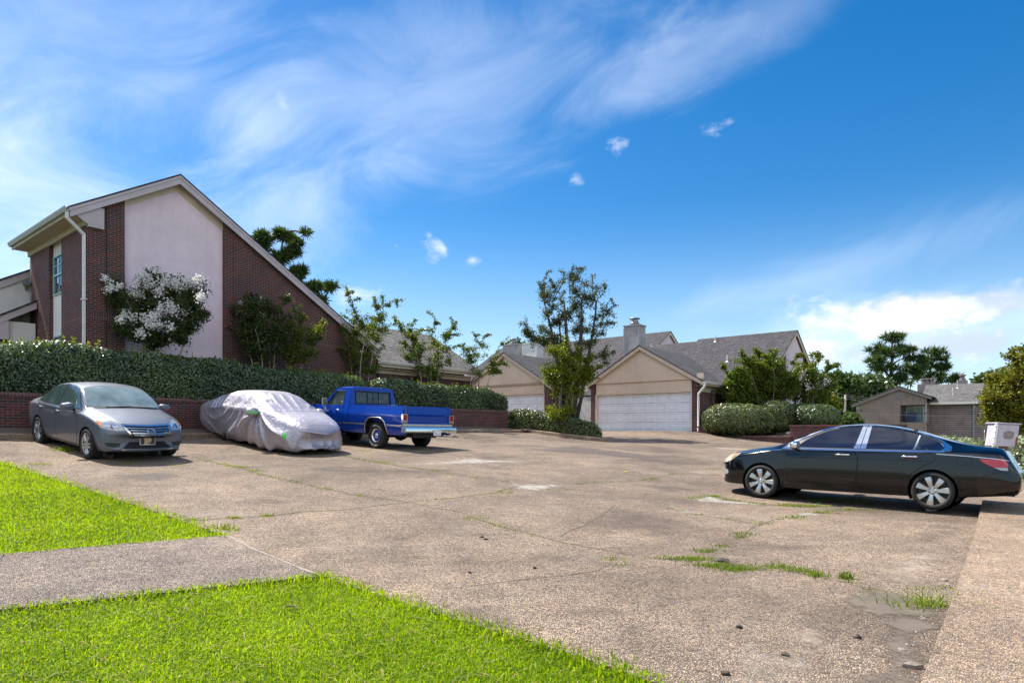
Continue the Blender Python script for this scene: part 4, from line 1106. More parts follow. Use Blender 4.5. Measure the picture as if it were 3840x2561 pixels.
# roofs of the gable and of the long wing
m = MB().prism(chevron(a_pk, za_pk, a_l - .55, a_r + .5, sl_a, .10), 'x', AB0 - .35, AB0 + 9)
Ap.part(m, 'gable_roof', 'shingle_light')
m = MB().prism(rake(a_pk, za_pk, a_l - .5, a_r + .45, sl_a, .11, .40), 'x', AB0 - .3, AB0 - .2).box(AB0 - .04, AB0 - .002, a_pk - .55, a_pk + .45, za_pk - 1.45, za_pk - .75)
Ap.part(m, 'fascia', 'brown_trim')
z_eave = zA(3560, 1512, AB0 + 1.9)
m = MB()
n_lap = 26; hl = (z_eave - zb) / n_lap
for i in range(n_lap):
    z0 = zb + i * hl; m.prism([(AB0 + 2.38, z0), (AB0 + 2.6, z0), (AB0 + 2.6, z0 + hl), (AB0 + 2.41, z0 + hl)], 'y', a_s, a_l + .2)
Ap.part(m, 'sided_wall', 'siding_lap')
Ap.part(MB().box(AB0 + 2.3, AB0 + 2.36, oa(3654, AB0 + 2.3), oa(3649, AB0 + 2.3), zb, z_eave), 'downspout', 'metal_grey')
z_top = zA(3560, 1441, AB0 + 8)
m = MB().prism([(AB0 + 1.75, z_eave), (AB0 + 1.75, z_eave + .12), (AB0 + 8, z_top), (AB0 + 14.5, z_eave), (AB0 + 8, z_top - .14)], 'y', a_e - 6, a_l + .9)
Ap.part(m, 'wing_roof', 'shingle_light')
Ap.part(MB().box(AB0 + 1.70, AB0 + 1.748, a_e - 6, a_l - .1, z_eave - .12, z_eave + .14), 'gutter', 'gutter_white')
# recessed bay at the right end with a lower door and an upper balcony
m = MB().box(AB0 + 4.4, AB0 + 4.7, a_e - 6, a_s, zb, z_eave).box(AB0 + 2.4, AB0 + 4.4, a_e - 3, a_s, zA(3700, 1594, AB0 + 2.4) - .5, zA(3700, 1583, AB0 + 2.4))
Ap.part(m, 'bay_wall', 'brown_trim')
d_ = Ap.part(MB().box(AB0 + 4.34, AB0 + 4.395, oa(3745, AB0 + 4.4), oa(3702, AB0 + 4.4), zb, zA(3720, 1612, AB0 + 4.4)), 'patio_door', 'white_frame')
MB().box(AB0 + 4.30, AB0 + 4.335, oa(3742, AB0 + 4.4), oa(3708, AB0 + 4.4), zb, zA(3720, 1612, AB0 + 4.4) - .12).build('pane', 'pane_light', d_)
w_ = Ap.part(MB().box(AB0 + 4.34, AB0 + 4.395, oa(3745, AB0 + 4.4), oa(3700, AB0 + 4.4), zA(3720, 1583, AB0 + 4.4), zA(3720, 1528, AB0 + 4.4)), 'window', 'white_frame')
MB().box(AB0 + 4.30, AB0 + 4.335, oa(3742, AB0 + 4.4), oa(3703, AB0 + 4.4), zA(3720, 1583, AB0 + 4.4), zA(3720, 1530, AB0 + 4.4)).build('pane', 'house_glass', w_)
for zz0 in (zA(3700, 1583, AB0 + 2.4), zb):
    m = MB().box(AB0 + 2.4, AB0 + 2.44, a_e - 3, a_s, zz0 + 1.1, zz0 + 1.17)
    for i in range(26): y = a_e - 3 + (a_s - a_e + 3) * i / 25; m.box(AB0 + 2.4, AB0 + 2.43, y - .015, y + .015, zz0, zz0 + 1.1)
    Ap.part(m, 'bay_rail', 'black_metal')
for p0, p1, y0, hgt in ((3512, 3440, 1440, .35), (3627, 3590, 1426, .55)):
    bb = AB0 + 9; z1 = zA((p0 + p1) / 2, y0, bb)
    o = Ap.part(MB().box(bb, bb + .9, oa(p0, bb), oa(p1, bb), z_top - 1.2, z1), 'chimney', 'brown_trim')
    for q in ([(p0 * .3 + p1 * .7), (p0 * .5 + p1 * .5), (p0 * .75 + p1 * .25)] if p0 < 3600 else [(p0 + p1) / 2]):
        MB().lathe([(0, .1), (.32, .1), (.32, .35), (.22, .36), (.22, .62), (.36, .66), (.36, .8), (0, .84)], 12, 'z', Matrix.Translation((bb + .4, oa(q, bb), z1 - .1))).build('chimney_cap', 'brown_trim', o)
for px, py in ((3573, 1472), (3590, 1445)):
    vent(Ap, AB0 + 4.2, oa(px, AB0 + 4.2), zA(px, py + 8, AB0 + 4.2), 2.0)

# --- brick retaining wall with its coping, kerb below
WB = Bld('retaining_wall', 2.0, 19.3, 1.5, 'long red brick retaining wall under the tall clipped hedge', 'wall')
m = MB().box(-6., 23.5, 19.3, 19.6, 1.0, 2.32)
WB.part(m, 'wall', 'brick_wall')
m = MB().box(-6., 23.54, 19.27, 19.63, 2.321, 2.43, None, .008)
WB.part(m, 'coping', 'brick_cap')
def kerb(name, pts, w, h0, h1, mat='aggregate_strip'):
    """kerb following the ground"""
    d = dense(pts, .4); m = MB(); v = []; f = []
    for i, p in enumerate(d):
        q = np.array(d[min(i + 1, len(d) - 1)]) - np.array(d[max(i - 1, 0)]); q /= np.linalg.norm(q); nn = np.array([-q[1], q[0]])
        z = Hs(*p); A0 = np.array(p) - nn * w / 2; B0 = np.array(p) + nn * w / 2; e = (A0 * .8 + B0 * .2, A0 * .2 + B0 * .8)
        v += [(*A0, z - h0), (*A0, z + h1 * .75), (*e[0], z + h1), (*e[1], z + h1), (*B0, z + h1 * .75), (*B0, z - h0)]
        if i:
            k = 6 * i
            for j in range(5): f.append((k - 6 + j, k - 5 + j, k + 1 + j, k + j))
    f += [tuple(range(6)), tuple(range(len(v) - 6, len(v)))[::-1]]
    o = obj_from(name, v, f, mat, uv=False)
    bm = bmesh.new(); bm.from_mesh(o.data); bmesh.ops.recalc_face_normals(bm, faces=bm.faces[:]); bm.to_mesh(o.data); bm.free()
    return tag(o, kind='structure')
kerb('kerb', [AB(-2., kerb_a + .1), AB(4.6, kerb_a + .1)], .2, .3, .14)
kerb('kerb', [AB(5.0, kerb_a + .1), AB(23.0, kerb_a + .1), AB(24.0, kerb_a + .5), AB(24.6, 19.6)], .2, .3, .13)

# --- planter wall on the right
PW = Bld('planter_wall', 30.9, 11.0, .8, 'low stepped brick planter wall under the round bushes beside the garage', 'wall')
m = MB().box(30.72, 30.95, 12.2, 12.9, .6, 1.62).box(30.70, 30.95, 8.5, 12.198, .2, 1.16)
m.box(30.95, 31.2, 4.0, 8.6, 0., 1.66)
PW.part(m, 'wall', 'brick_wall')
m = MB().box(30.67, 30.98, 8.48, 12.196, 1.161, 1.25, None, .006).box(30.69, 30.98, 12.2, 12.93, 1.621, 1.70, None, .006).box(30.92, 31.23, 4., 8.62, 1.661, 1.75, None, .006)
PW.part(m, 'coping', 'brick_cap')
bed = obj_from('ground_bed', [(*AB(30.96, 12.9), 1.12), (*AB(30.96, 8.6), 1.12), (*AB(31.2, 8.6), 1.12), (*AB(31.2, 4.), 1.5), (*AB(34., 4.), 1.5), (*AB(34, 12.9), 1.2)], [tuple(range(6))], 'bed_soil', uv=False)
tag(bed, kind='structure')
# island kerb in front of the low hedge
isl = [S(1955, 1613, 30.6)[:2], S(2060, 1626, 29.6)[:2], S(2170, 1642, 28.6)[:2], S(2262, 1656, 27.9)[:2], S(2290, 1650, 28.3)[:2]]
kerb('kerb', isl, .3, .3, .17)
# ------------------------------------------------------------------ plants
def hedge_surface(fn, nu, nv):
    """fn(u, v arrays in 0..1) -> points; returns points, normals on a grid"""
    u, v = np.meshgrid(np.linspace(0, 1, nu), np.linspace(0, 1, nv), indexing='ij')
    return fn(u, v)
def lump(p, sc, amp, seed=0):
    """smooth lumps: a few summed sine fields"""
    r = np.random.default_rng(seed); o = np.zeros(p.shape[0])
    for k in range(9):
        d = r.normal(size=3); d /= np.linalg.norm(d); o += np.sin(p @ d * sc * r.uniform(.6, 2.2) + r.uniform(0, 6.28)) / 3
    return o * amp
def leafy_solid(root, V, F, dens, size, mat, core_mat, depth=.12, seed=0, name='foliage', asp=.5, out=.02, shoots=0):
    """a clipped plant: dark twiggy core with leaves standing on and just inside its surface"""
    V = np.asarray(V, float)
    tri = np.array([t for f in F for t in ([f] if len(f) == 3 else [(f[0], f[1], f[2]), (f[0], f[2], f[3])])])
    A_, B_, C_ = V[tri[:, 0]], V[tri[:, 1]], V[tri[:, 2]]
    cr = np.cross(B_ - A_, C_ - A_); ar = np.linalg.norm(cr, axis=1) / 2
    nr = cr / (2 * ar[:, None] + 1e-12)
    n = int(ar.sum() * dens); i = rng.choice(len(tri), n, p=ar / ar.sum())
    a, b = rng.random(n), rng.random(n); s = a + b > 1; a[s], b[s] = 1 - a[s], 1 - b[s]
    P = A_[i] + (B_ - A_)[i] * a[:, None] + (C_ - A_)[i] * b[:, None]
    nn = nr[i]
    dp = rng.random(n) ** 1.6 * depth
    P = P - nn * (dp - out)[:, None] + nn * lump(P, 4.5, .035, seed)[:, None] + nn * lump(P, 17., .022, seed + 1)[:, None]
    core = V.copy()
    vn = np.zeros_like(V); 
    for k in range(3): np.add.at(vn, tri[:, k], cr)
    vn /= np.linalg.norm(vn, axis=1)[:, None] + 1e-9
    core = core - vn * depth * .75
    o = obj_from('core', core, F, core_mat, root, True, uv=False)
    lv = leaves(name, P, size, mat, root, nrm=nn, asp=asp, jit=1.15, tint=np.clip(rng.random(n) ** 1.3 + lump(P, 2.2, .22, seed + 5) + lump(P, 7., .12, seed + 6), 0, 1))
    nd = int(n * .012)
    if nd > 20: leaves('dead_leaves', P[rng.integers(0, n, nd)] + nn[:1] * 0, size, 'leaf_dead', root, asp=asp)
    if shoots:
        up = nn[:, 2] > .3
        cand = P[up]
        if len(cand):
            q = cand[rng.integers(0, len(cand), shoots)]
            pts = np.concatenate([q + np.array([0, 0, 1]) * rng.uniform(.0, .17, shoots)[:, None] + rng.normal(size=(shoots, 3)) * .012 for _ in range(7)])
            leaves('new_shoots', pts, size, 'leaf_bright', root, asp=asp, up=.8)
    return o
plain('twig_core', (.020, .026, .014), .95, var=.5, scale=8.)
def hedge_run(name, pts, w, label, dens=1500, size=.055, mat='leaf_hedge', group=None, shoots=0, rnd=.28, cat='hedge', seed=0):
    """pts: (b, a, z bottom, z top) along the middle; rounded-box section"""
    V = []; F = []; prof = []
    for k in range(17):
        t = k / 16 * math.pi * 1.0
    # section: from front bottom, up, over, down the back
    sec = [(-.46, .0), (-.50, .22), (-.50, .42), (-.485, .55), (-.45, .655), (-.38, .755), (-.27, .85), (-.12, .93), (.06, .98), (.26, 1.0), (.42, .96), (.49, .8), (.5, .5), (.5, .2), (.46, 0)]
    P = np.array(pts, float)
    d = np.r_[0, np.cumsum(np.linalg.norm(np.diff(P[:, :2], axis=0), axis=1))]
    n = max(8, int(d[-1] / .22)); s = np.linspace(0, d[-1], n)
    Q = np.stack([np.interp(s, d, P[:, k]) for k in range(4)], 1)
    k = np.ones(5) / 5
    for j in range(4): Q[2:-2, j] = np.convolve(Q[:, j], k, 'valid')
    m_ = len(sec)
    for i in range(n):
        tn = Q[min(i + 1, n - 1), :2] - Q[max(i - 1, 0), :2]; tn /= np.linalg.norm(tn); nn = np.array([-tn[1], tn[0]])
        e = min(s[i], s[-1] - s[i]) / (rnd * 2.2); sh = math.sqrt(max(0.02, 1 - (1 - min(1, e)) ** 2))
        wj = w * (.86 + .14 * sh) if e < 1 else w
        wj *= (.35 + .65 * sh) if e < 1 else 1
        hj = (Q[i, 3] - Q[i, 2]) * (.55 + .45 * sh)
        for y, z in sec:
            c = Q[i, :2] - nn * y * wj     # -y side faces the camera
            V.append((*AB(c[0], c[1]), Q[i, 2] + z * hj))
    for i in range(n - 1):
        for j in range(m_ - 1):
            F.append((i * m_ + j, i * m_ + j + 1, (i + 1) * m_ + j + 1, (i + 1) * m_ + j))
    F.append(tuple(range(m_))); F.append(tuple(range((n - 1) * m_, n * m_))[::-1])
    V = np.array(V)
    V = V + 0
    # consistent outward normals
    bm = bmesh.new(); bv = [bm.verts.new(v) for v in V]
    for f in F: bm.faces.new([bv[i] for i in f])
    bmesh.ops.triangulate(bm, faces=[f for f in bm.faces if len(f.verts) > 4]); bmesh.ops.recalc_face_normals(bm, faces=bm.faces[:]); bm.verts.index_update()
    F = [tuple(v.index for v in f.verts) for f in bm.faces]; bm.free()
    lm = lump(V, 1.6, .05, seed)
    V[:, 2] += lm * np.clip((V[:, 2] - Q[:, 2].min()), 0, 1)
    c = V.mean(0); root = empty(name, (c[0], c[1], float(V[:, 2].min())), 0, label, cat, group)
    leafy_solid(root, V - np.array(root.location), F, dens, size, mat, 'twig_core', .16, seed, shoots=shoots)
    return root
aH = 19.95
hz = lambda px, py: zB(px, py, aH - .35)
hp = [(-4.5, aH, 2.34, 3.5), (2.5, aH, 2.34, 3.55)]
for px, py in ((20, 1302), (110, 1284), (230, 1280), (340, 1292), (470, 1326), (640, 1338), (840, 1356), (1080, 1385), (1300, 1402), (1370, 1415)):
    hp.append((ob(px, aH - .25), aH, 2.34, hz(px, py)))
hedge_run('hedge', [(b_, a_ + .2, z0_, z1_) for b_, a_, z0_, z1_ in hp], 1.75, 'long tall clipped hedge above the brick wall, behind the grey sedan and the covered car', 1750, .052, shoots=500, seed=3)
hp = []
for px, py in ((1385, 1424), (1480, 1428), (1560, 1440), (1650, 1444), (1760, 1460), (1850, 1478), (1895, 1492)):
    hp.append((ob(px, aH - .25), aH, 2.34, hz(px, py)))
hedge_run('hedge', [(b_, a_ + .2, z0_, z1_ + .05) for b_, a_, z0_, z1_ in hp], 1.75, 'lower sunlit clipped hedge behind the blue pickup, at the right end of the brick wall', 1650, .055, shoots=120, seed=5)

# low hedge on the island
lp = []
for px, py, Y, pyb in ((1905, 1530, 31.0, 1600), (1975, 1527, 30.4, 1606), (2050, 1548, 29.8, 1612), (2120, 1562, 29.2, 1625), (2200, 1577, 28.7, 1636), (2258, 1588, 28.3, 1645)):
    x, y, z = S(px, py, Y); b_, a_ = toba(x, y + .45); lp.append((b_, a_, S(px, pyb, Y)[2] - .1, z))
hedge_run('hedge', lp, 1.0, 'low ragged hedge on the kerbed island in front of the gate', 900, .06, 'leaf_bush', seed=8)

def bush(name, px, py0, py1, hw, Y, label, dens=1300, size=.06, mat='leaf_bush', dy=1.3, group='clipped bushes in the brick planter', sq=.72, seed=0):
    """a clipped rounded bush: superellipsoid"""
    cx, _, zt_ = S(px, py0, Y); zb_ = S(px, py1, Y)[2]; rx = hw / FOC * Y; rz = (zt_ - zb_) / 2
    n, m_ = 40, 22; V = []; F = []
    f = lambda v, e: math.copysign(abs(v) ** e, v)
    for j in range(m_ + 1):
        ph = -math.pi / 2 + math.pi * j / m_
        for i in range(n):
            th = 2 * math.pi * i / n
            V.append((rx * f(math.cos(ph), sq) * f(math.cos(th), .9), dy * f(math.cos(ph), sq) * f(math.sin(th), .9), rz + rz * f(math.sin(ph), sq)))
    for j in range(m_):
        for i in range(n): F.append((j * n + i, j * n + (i + 1) % n, (j + 1) * n + (i + 1) % n, (j + 1) * n + i))
    root = empty(name, (cx, Y + dy * .6, zb_), 0, label, 'bush', group)
    V = np.array(V); V += (V / (np.linalg.norm(V, axis=1)[:, None] + .01)) * lump(V, 1.8, .07, seed)[:, None]
    leafy_solid(root, V, F, dens, size, mat, 'twig_core', .16, seed)
    return root
bush('bush', 2787, 1512, 1632, 132, 30.6, 'nearest and largest round clipped bush in the brick planter, beside the garage downspout', seed=1)
bush('bush', 2925, 1502, 1622, 85, 32.3, 'middle rounded bush between the large round one and the long dark one', seed=2)
bush('bush', 3078, 1508, 1606, 92, 31.6, 'long dark clipped bush at the right end of the planter', seed=4, dens=1500, mat='leaf_hedge')

# ------------------------------------------------------------------ trees
def limb(p, q, r0, r1, bend=.12, n=6):
    p, q = np.array(p, float), np.array(q, float); L = np.linalg.norm(q - p)
    off = rng.normal(size=3) * L * bend; t = np.linspace(0, 1, n)[:, None]
    pts = p + (q - p) * t + off * (t * (1 - t) * 2) + np.array([0, 0, 1]) * L * .10 * np.sin(t * math.pi)
    return pts, list(np.linspace(r0, r1, n))
def tree(name, base, blobs, label, cat='tree', group=None, stems=4, trunk_r=.05, leaf='leaf_myrtle', lsize=.06, per=73, bark='bark', fork=.3, spread=.12, tuft=.22, blossom=None, bl_n=0,
         shoots=(), red=0, twig=.006, needles=False, flat=0., droop=0., fill_in=0, leaf_asp=.45, single=False, dead=0., dn=1.0, feather=5):
    """base (x, y, z). blobs: (x, y, z, rx, ry, rz, tips) in world space. Stems rise from the base, a twig runs to
    each tip inside the blobs, and leaves sit along the outer part of every twig."""
    if lsize < .2: lsize, per = lsize * .82, int(per * 1.35)
    base = np.array(base, float); root = empty(name, tuple(base), 0, label, cat, group)
    C = np.array([b[:3] for b in blobs]); top = C[:, 2].max() + max(b[5] for b in blobs); Hh = top - base[2]
    wood = MB(); nodes = []
    cen = np.average(C, axis=0, weights=[b[6] for b in blobs])
    wid = max(.3, np.abs(C[:, 0] - cen[0]).max() + np.mean([b[3] for b in blobs]))
    for s in range(stems):
        a = 2 * math.pi * (s + rng.uniform(-.25, .25)) / stems
        b0 = base + np.array([math.cos(a), math.sin(a), 0]) * spread * (.0 if single else 1)
        tgt = C[s % len(C)] if single else np.array([cen[0] + math.cos(a) * wid * .5, cen[1] + math.sin(a) * wid * .4, cen[2] + rng.uniform(-.05, .18) * Hh])
        if single: tgt = np.array([cen[0], cen[1], top - .06 * Hh])
        pts, rs = limb(b0, tgt, trunk_r * rng.uniform(.75, 1.1), trunk_r * (.22 if not single else .12), .06, 9)
        wood.tube([p - base for p in pts], rs, 7)
        for k in range(2, 9): nodes.append((pts[k], rs[k]))
    NP = np.array([n[0] for n in nodes]); NR = np.array([n[1] for n in nodes])
    LP = []; twigs = 0
    tips = []
    for x, y, z, rx, ry, rz, n in blobs:
        n = int(n * dn); rx, ry, rz = rx * 1.08, ry * 1.08, rz * 1.08
        q = rng.normal(size=(n, 3)); q /= np.linalg.norm(q, axis=1)[:, None]; q *= (rng.random(n) ** (.40))[:, None]
        tips += [(np.array((x, y, z)) + t * (rx, ry, rz), 0) for t in q]
        if feather:
            for t in q[: n // feather]:
                t = t / (np.linalg.norm(t) + 1e-6); t[2] = abs(t[2]) + .25; tips.append((np.array((x, y, z)) + t * (rx, ry, rz) * rng.uniform(1.15, 1.5), 1))
    tips += [(np.array(s_, float), 1) for s_ in shoots]
    for tip, sh in tips:
        low = NP[:, 2] < tip[2] + .1 * Hh
        dd = np.linalg.norm(NP - tip, axis=1) + np.where(low, 0, 3.)
        dd = dd + .6 * np.maximum(0, NP[:, 2] - tip[2] + fork * np.linalg.norm((NP - tip)[:, :2], axis=1))
        i = int(np.argmin(dd)); p = NP[i]; L = np.linalg.norm(tip - p)
        r0 = min(NR[i] * .7, .006 + L * .014)
        pts, rs = limb(p, tip, max(r0, twig), twig * .5, .10, 6)
        wood.tube([t - base for t in pts], rs, 5, cap=False)
        if L > .5 and len(NP) < 900:
            NP = np.vstack([NP, pts[2:5]]); NR = np.r_[NR, rs[2:5]]
        if rng.random() < dead: continue
        k = per if not sh else int(per * 1.0)
        t = rng.uniform(.14 if not sh else .1, 1.03, k) if L > tuft * 2 else rng.uniform(0, 1.05, k)
        ii = np.clip(t, 0, .999) * 5; i0 = ii.astype(int); fr = (ii - i0)[:, None]
        pp = pts[i0] * (1 - fr) + pts[np.minimum(i0 + 1, 5)] * fr
        wd = tuft * (.35 + .65 * np.sin(np.clip(t, 0, 1) * math.pi * .85)) if not sh else tuft * .38
        pp = pp + rng.normal(size=(k, 3)) * (np.asarray(wd).reshape(-1, 1) if np.ndim(wd) else wd) * .5 * np.array([1, 1, .8 - flat * .5])
        LP.append(pp)
    wood.build('trunk', bark, root, True, uv=False)
    LP = np.concatenate(LP) - base
    if needles:
        n = len(LP)
        leaves('foliage', LP, lsize, leaf, root, asp=.06, up=.25)
    else:
        nr = int(len(LP) * red)
        idx = rng.permutation(len(LP))
        if nr:
            ztop = LP[:, 2] + rng.normal(size=len(LP)) * .25 * Hh; order = np.argsort(-ztop)
            leaves('red_foliage', LP[order[:nr]], lsize, 'leaf_red', root, asp=leaf_asp); LP = LP[order[nr:]]
        leaves('foliage', LP, lsize, leaf, root, asp=leaf_asp, up=.15)
    if blossom:
        bp = []
        for x, y, z, r, n in blossom:
            bp.append(np.array((x, y, z)) - base + rng.normal(size=(n, 3)) * r)
        leaves('blossom', np.concatenate(bp), .056, 'blossom', root, asp=.55)
    return root
def BL(Y, *l, depth=.8):
    """blobs given as (px, py, rpx, rpy, tips) at depth Y"""
    o = []
    for e in l:
        px, py, rx, ry, n = e[:5]; x, y, z = S(px, py, Y); k = Y / FOC
        o.append((x, y + (e[5] if len(e) > 5 else 0), z, rx * k, max(.35, (rx + ry) / 2 * k * depth), ry * k, n))
    return o
def SH(Y, *l): return [S(px, py, Y) for px, py in l]
def PT(px, a):
    b = ob(px, a); return AB(b, a)
# crepe myrtles in the bed between the hedge and the houses
aT = 21.05
def at(px, py, a=aT): x, y = PT(px, a); return (x, y, EYE + (HY - py) / FOC * y)
x, y = PT(578, aT); Y1 = y
bl = BL(Y1, (730, 1095, 45, 40, 16), (660, 1085, 45, 40, 16), (425, 1075, 30, 30, 8), (575, 1270, 90, 28, 22), (670, 1255, 60, 28, 14), (480, 1225, 50, 35, 12), (520, 1140, 70, 60, 24), (600, 1110, 90, 70, 34), (700, 1150, 80, 60, 30), (560, 1220, 110, 50, 30), (690, 1220, 60, 40, 16), (440, 1130, 50, 40, 10), (560, 1045, 40, 35, 8), (745, 1190, 35, 30, 8), (520, 1250, 60, 30, 10))
fl = []
for px, py, r, n in [(398, 1045, .07, 60), (415, 1080, .10, 150), (450, 1072, .06, 60), (395, 1040, .05, 30), (540, 1030, .09, 110), (560, 1060, .12, 160), (585, 1015, .07, 70), (500, 1100, .10, 150), (525, 1105, .08, 120), (620, 1060, .12, 170), (655, 1060, .10, 140), (700, 1055, .10, 150), (742, 1058, .13, 240), (755, 1115, .10, 160),
                     (680, 1085, .10, 130), (640, 1140, .10, 120), (650, 1160, .10, 100), (600, 1150, .08, 60), (580, 1185, .10, 110), (540, 1190, .10, 80), (560, 1215, .10, 120), (500, 1195, .10, 120), (470, 1180, .09, 90), (590, 1215, .09, 90), (530, 1250, .09, 110), (690, 1170, .08, 60), (450, 1200, .08, 70), (600, 1090, .09, 90), (510, 1060, .06, 40), (640, 1225, .08, 60)]:
    x_, y_, z_ = S(px, py, Y1 - rng.uniform(.2, .8)); fl.append((x_, y_, z_, r * .80, int(n * 1.05)))
tree('crepe_myrtle', (x, y, 2.3), bl, 'crepe myrtle covered in white blossom in front of the pink stucco wall', group='crepe myrtles along the hedge', leaf='leaf_myrtle_dark', lsize=.062, per=92, blossom=fl, feather=0, dn=1.35, trunk_r=.045, bark='bark_pale', shoots=SH(Y1, (400, 1035), (545, 1010), (590, 1005), (760, 1060), (785, 1180), (405, 1075)), stems=3, spread=.05)
x, y = PT(1000, aT); Y2 = y
tree('crepe_myrtle', (x, y, 2.3), BL(Y2, (990, 1310, 70, 35, 16), (930, 1170, 55, 50, 18), (1000, 1190, 70, 60, 26), (960, 1260, 70, 50, 22), (1050, 1250, 50, 50, 14)), 'dark shaded crepe myrtle with a few white blossoms in front of the brick gable wall', group='crepe myrtles along the hedge', leaf='leaf_myrtle_dark', lsize=.07, per=83, dn=1.3, trunk_r=.035, bark='bark_pale',
     blossom=[(*S(892, 1165, Y2), .06, 60), (*S(915, 1180, Y2), .05, 50), (*S(990, 1190, Y2), .07, 80), (*S(985, 1120, Y2), .04, 40), (*S(905, 1135, Y2), .04, 30)], shoots=SH(Y2, (945, 1100), (1075, 1105), (985, 1115), (1130, 1150)), red=.04, stems=4)
x, y = PT(1090, aT - .1); Y3 = y
tree('crepe_myrtle', (x, y, 2.25), BL(Y3, (1120, 1300, 60, 40, 18), (1090, 1240, 60, 40, 16), (1170, 1250, 45, 35, 12), (1110, 1340, 60, 20, 8)), 'low crepe myrtle with yellow green and reddish shoot tips by the brick wall', group='crepe myrtles along the hedge', leaf='leaf_myrtle', lsize=.07, per=80, dn=1.3, trunk_r=.03, bark='bark_pale', red=.05,
     shoots=SH(Y3, (1150, 1195), (1212, 1200), (1215, 1235), (1090, 1160), (1195, 1320), (1180, 1350)), stems=4)
x, y = PT(1352, 21.5); Y4 = y
tree('crepe_myrtle', (x, y, 2.25), BL(Y4, (1360, 1390, 60, 30, 16), (1340, 1210, 70, 60, 30), (1400, 1240, 70, 60, 28), (1330, 1290, 70, 50, 24), (1370, 1350, 60, 50, 20), (1430, 1200, 40, 50, 10)), 'tall feathery crepe myrtle against the sky at the roof end of the brick house', group='crepe myrtles along the hedge', leaf='leaf_myrtle', lsize=.075, per=80, dn=0.62, trunk_r=.04, bark='bark_pale', red=.02,
     shoots=SH(Y4, (1295, 1075), (1300, 1110), (1325, 1095), (1350, 1120), (1400, 1115), (1435, 1110), (1460, 1150), (1512, 1125), (1490, 1150), (1420, 1150), (1280, 1180), (1480, 1190), (1262, 1255)), stems=5)
x, y = PT(1610, 21.6); Y5 = y
tree('crepe_myrtle', (x, y, 2.25), BL(Y5, (1600, 1405, 60, 25, 14), (1590, 1280, 80, 50, 34), (1660, 1310, 60, 50, 24), (1560, 1330, 60, 40, 18), (1620, 1370, 60, 40, 22), (1680, 1250, 40, 40, 10), (1520, 1240, 40, 35, 10)), 'crepe myrtle behind the sunlit hedge, before the pale grey roof', group='crepe myrtles along the hedge', leaf='leaf_myrtle', lsize=.08, per=80, dn=0.62, trunk_r=.04, bark='bark_pale', red=.02,
     shoots=SH(Y5, (1490, 1205), (1560, 1200), (1600, 1170), (1690, 1190), (1650, 1215), (1725, 1255), (1535, 1235), (1525, 1340), (1700, 1230)), stems=5)
x, y = PT(1800, 21.6); Y6 = y
tree('crepe_myrtle', (x, y, 2.25), BL(Y6, (1790, 1330, 60, 45, 26), (1850, 1370, 50, 30, 16), (1760, 1360, 40, 40, 12), (1820, 1390, 60, 25, 12)), 'slender crepe myrtle at the right end of the hedge, before the second garage', group='crepe myrtles along the hedge', leaf='leaf_myrtle', lsize=.08, per=73, dn=0.62, trunk_r=.03, bark='bark_pale', red=.03,
     shoots=SH(Y6, (1772, 1245), (1800, 1255), (1825, 1260), (1840, 1255), (1910, 1265), (1885, 1290), (1880, 1335), (1905, 1375), (1740, 1290), (1880, 1400)), stems=4)
# juniper and its bright neighbour on the island
Yj = 30.4; xj, _, zj = S(2140, 1585, Yj)
tree('juniper_tree', (xj, Yj, zj), BL(Yj, (2060, 1085, 45, 40, 20), (2150, 1065, 55, 40, 26), (2230, 1100, 60, 45, 14), (2090, 1160, 70, 50, 34), (2180, 1150, 60, 60, 30), (2260, 1190, 45, 50, 14), (2100, 1240, 70, 50, 36), (2210, 1240, 70, 50, 30), (2000, 1250, 40, 35, 18), (2040, 1290, 50, 30, 18), (2180, 1310, 70, 40, 26), (2270, 1340, 40, 40, 12), (2120, 1330, 60, 40, 20)),
     'tall open juniper tree with dark limbs and bare twigs on its right side', leaf='leaf_juniper', lsize=.13, per=52, leaf_asp=.2, bark='bark_dark', trunk_r=.13, stems=6, tuft=.24, twig=.016, spread=.25,
     dn=.85, shoots=SH(Yj, (2265, 1065), (2290, 1120), (2240, 1045), (2180, 1025), (2060, 1050), (2310, 1210), (1968, 1245), (2305, 1320)), dead=.12)
Yk = 29.6; xk, _, zk = S(2105, 1590, Yk)
tree('crepe_myrtle', (xk, Yk, zk), BL(Yk, (2110, 1340, 70, 40, 26), (2170, 1390, 65, 40, 28), (2090, 1410, 50, 40, 22), (2140, 1450, 70, 30, 22), (2210, 1400, 30, 30, 10), (2050, 1400, 20, 40, 6)), 'bright yellow green crepe myrtle in front of the juniper on the island', group='crepe myrtles on the island', leaf='leaf_bright', lsize=.10, per=92, dn=.72, trunk_r=.05, bark='bark', stems=6, spread=.25, fork=.2, tuft=.3)
tree('shrub', (S(2110, 1580, 29.2)[0], 29.2, zk), BL(29.2, (2100, 1545, 45, 30, 26), (2060, 1560, 25, 25, 8), (2140, 1520, 25, 30, 8)), 'scrubby suckers around the foot of the island crepe myrtle', 'shrub', leaf='leaf_bright', lsize=.08, per=48, trunk_r=.02, stems=4, tuft=.2)
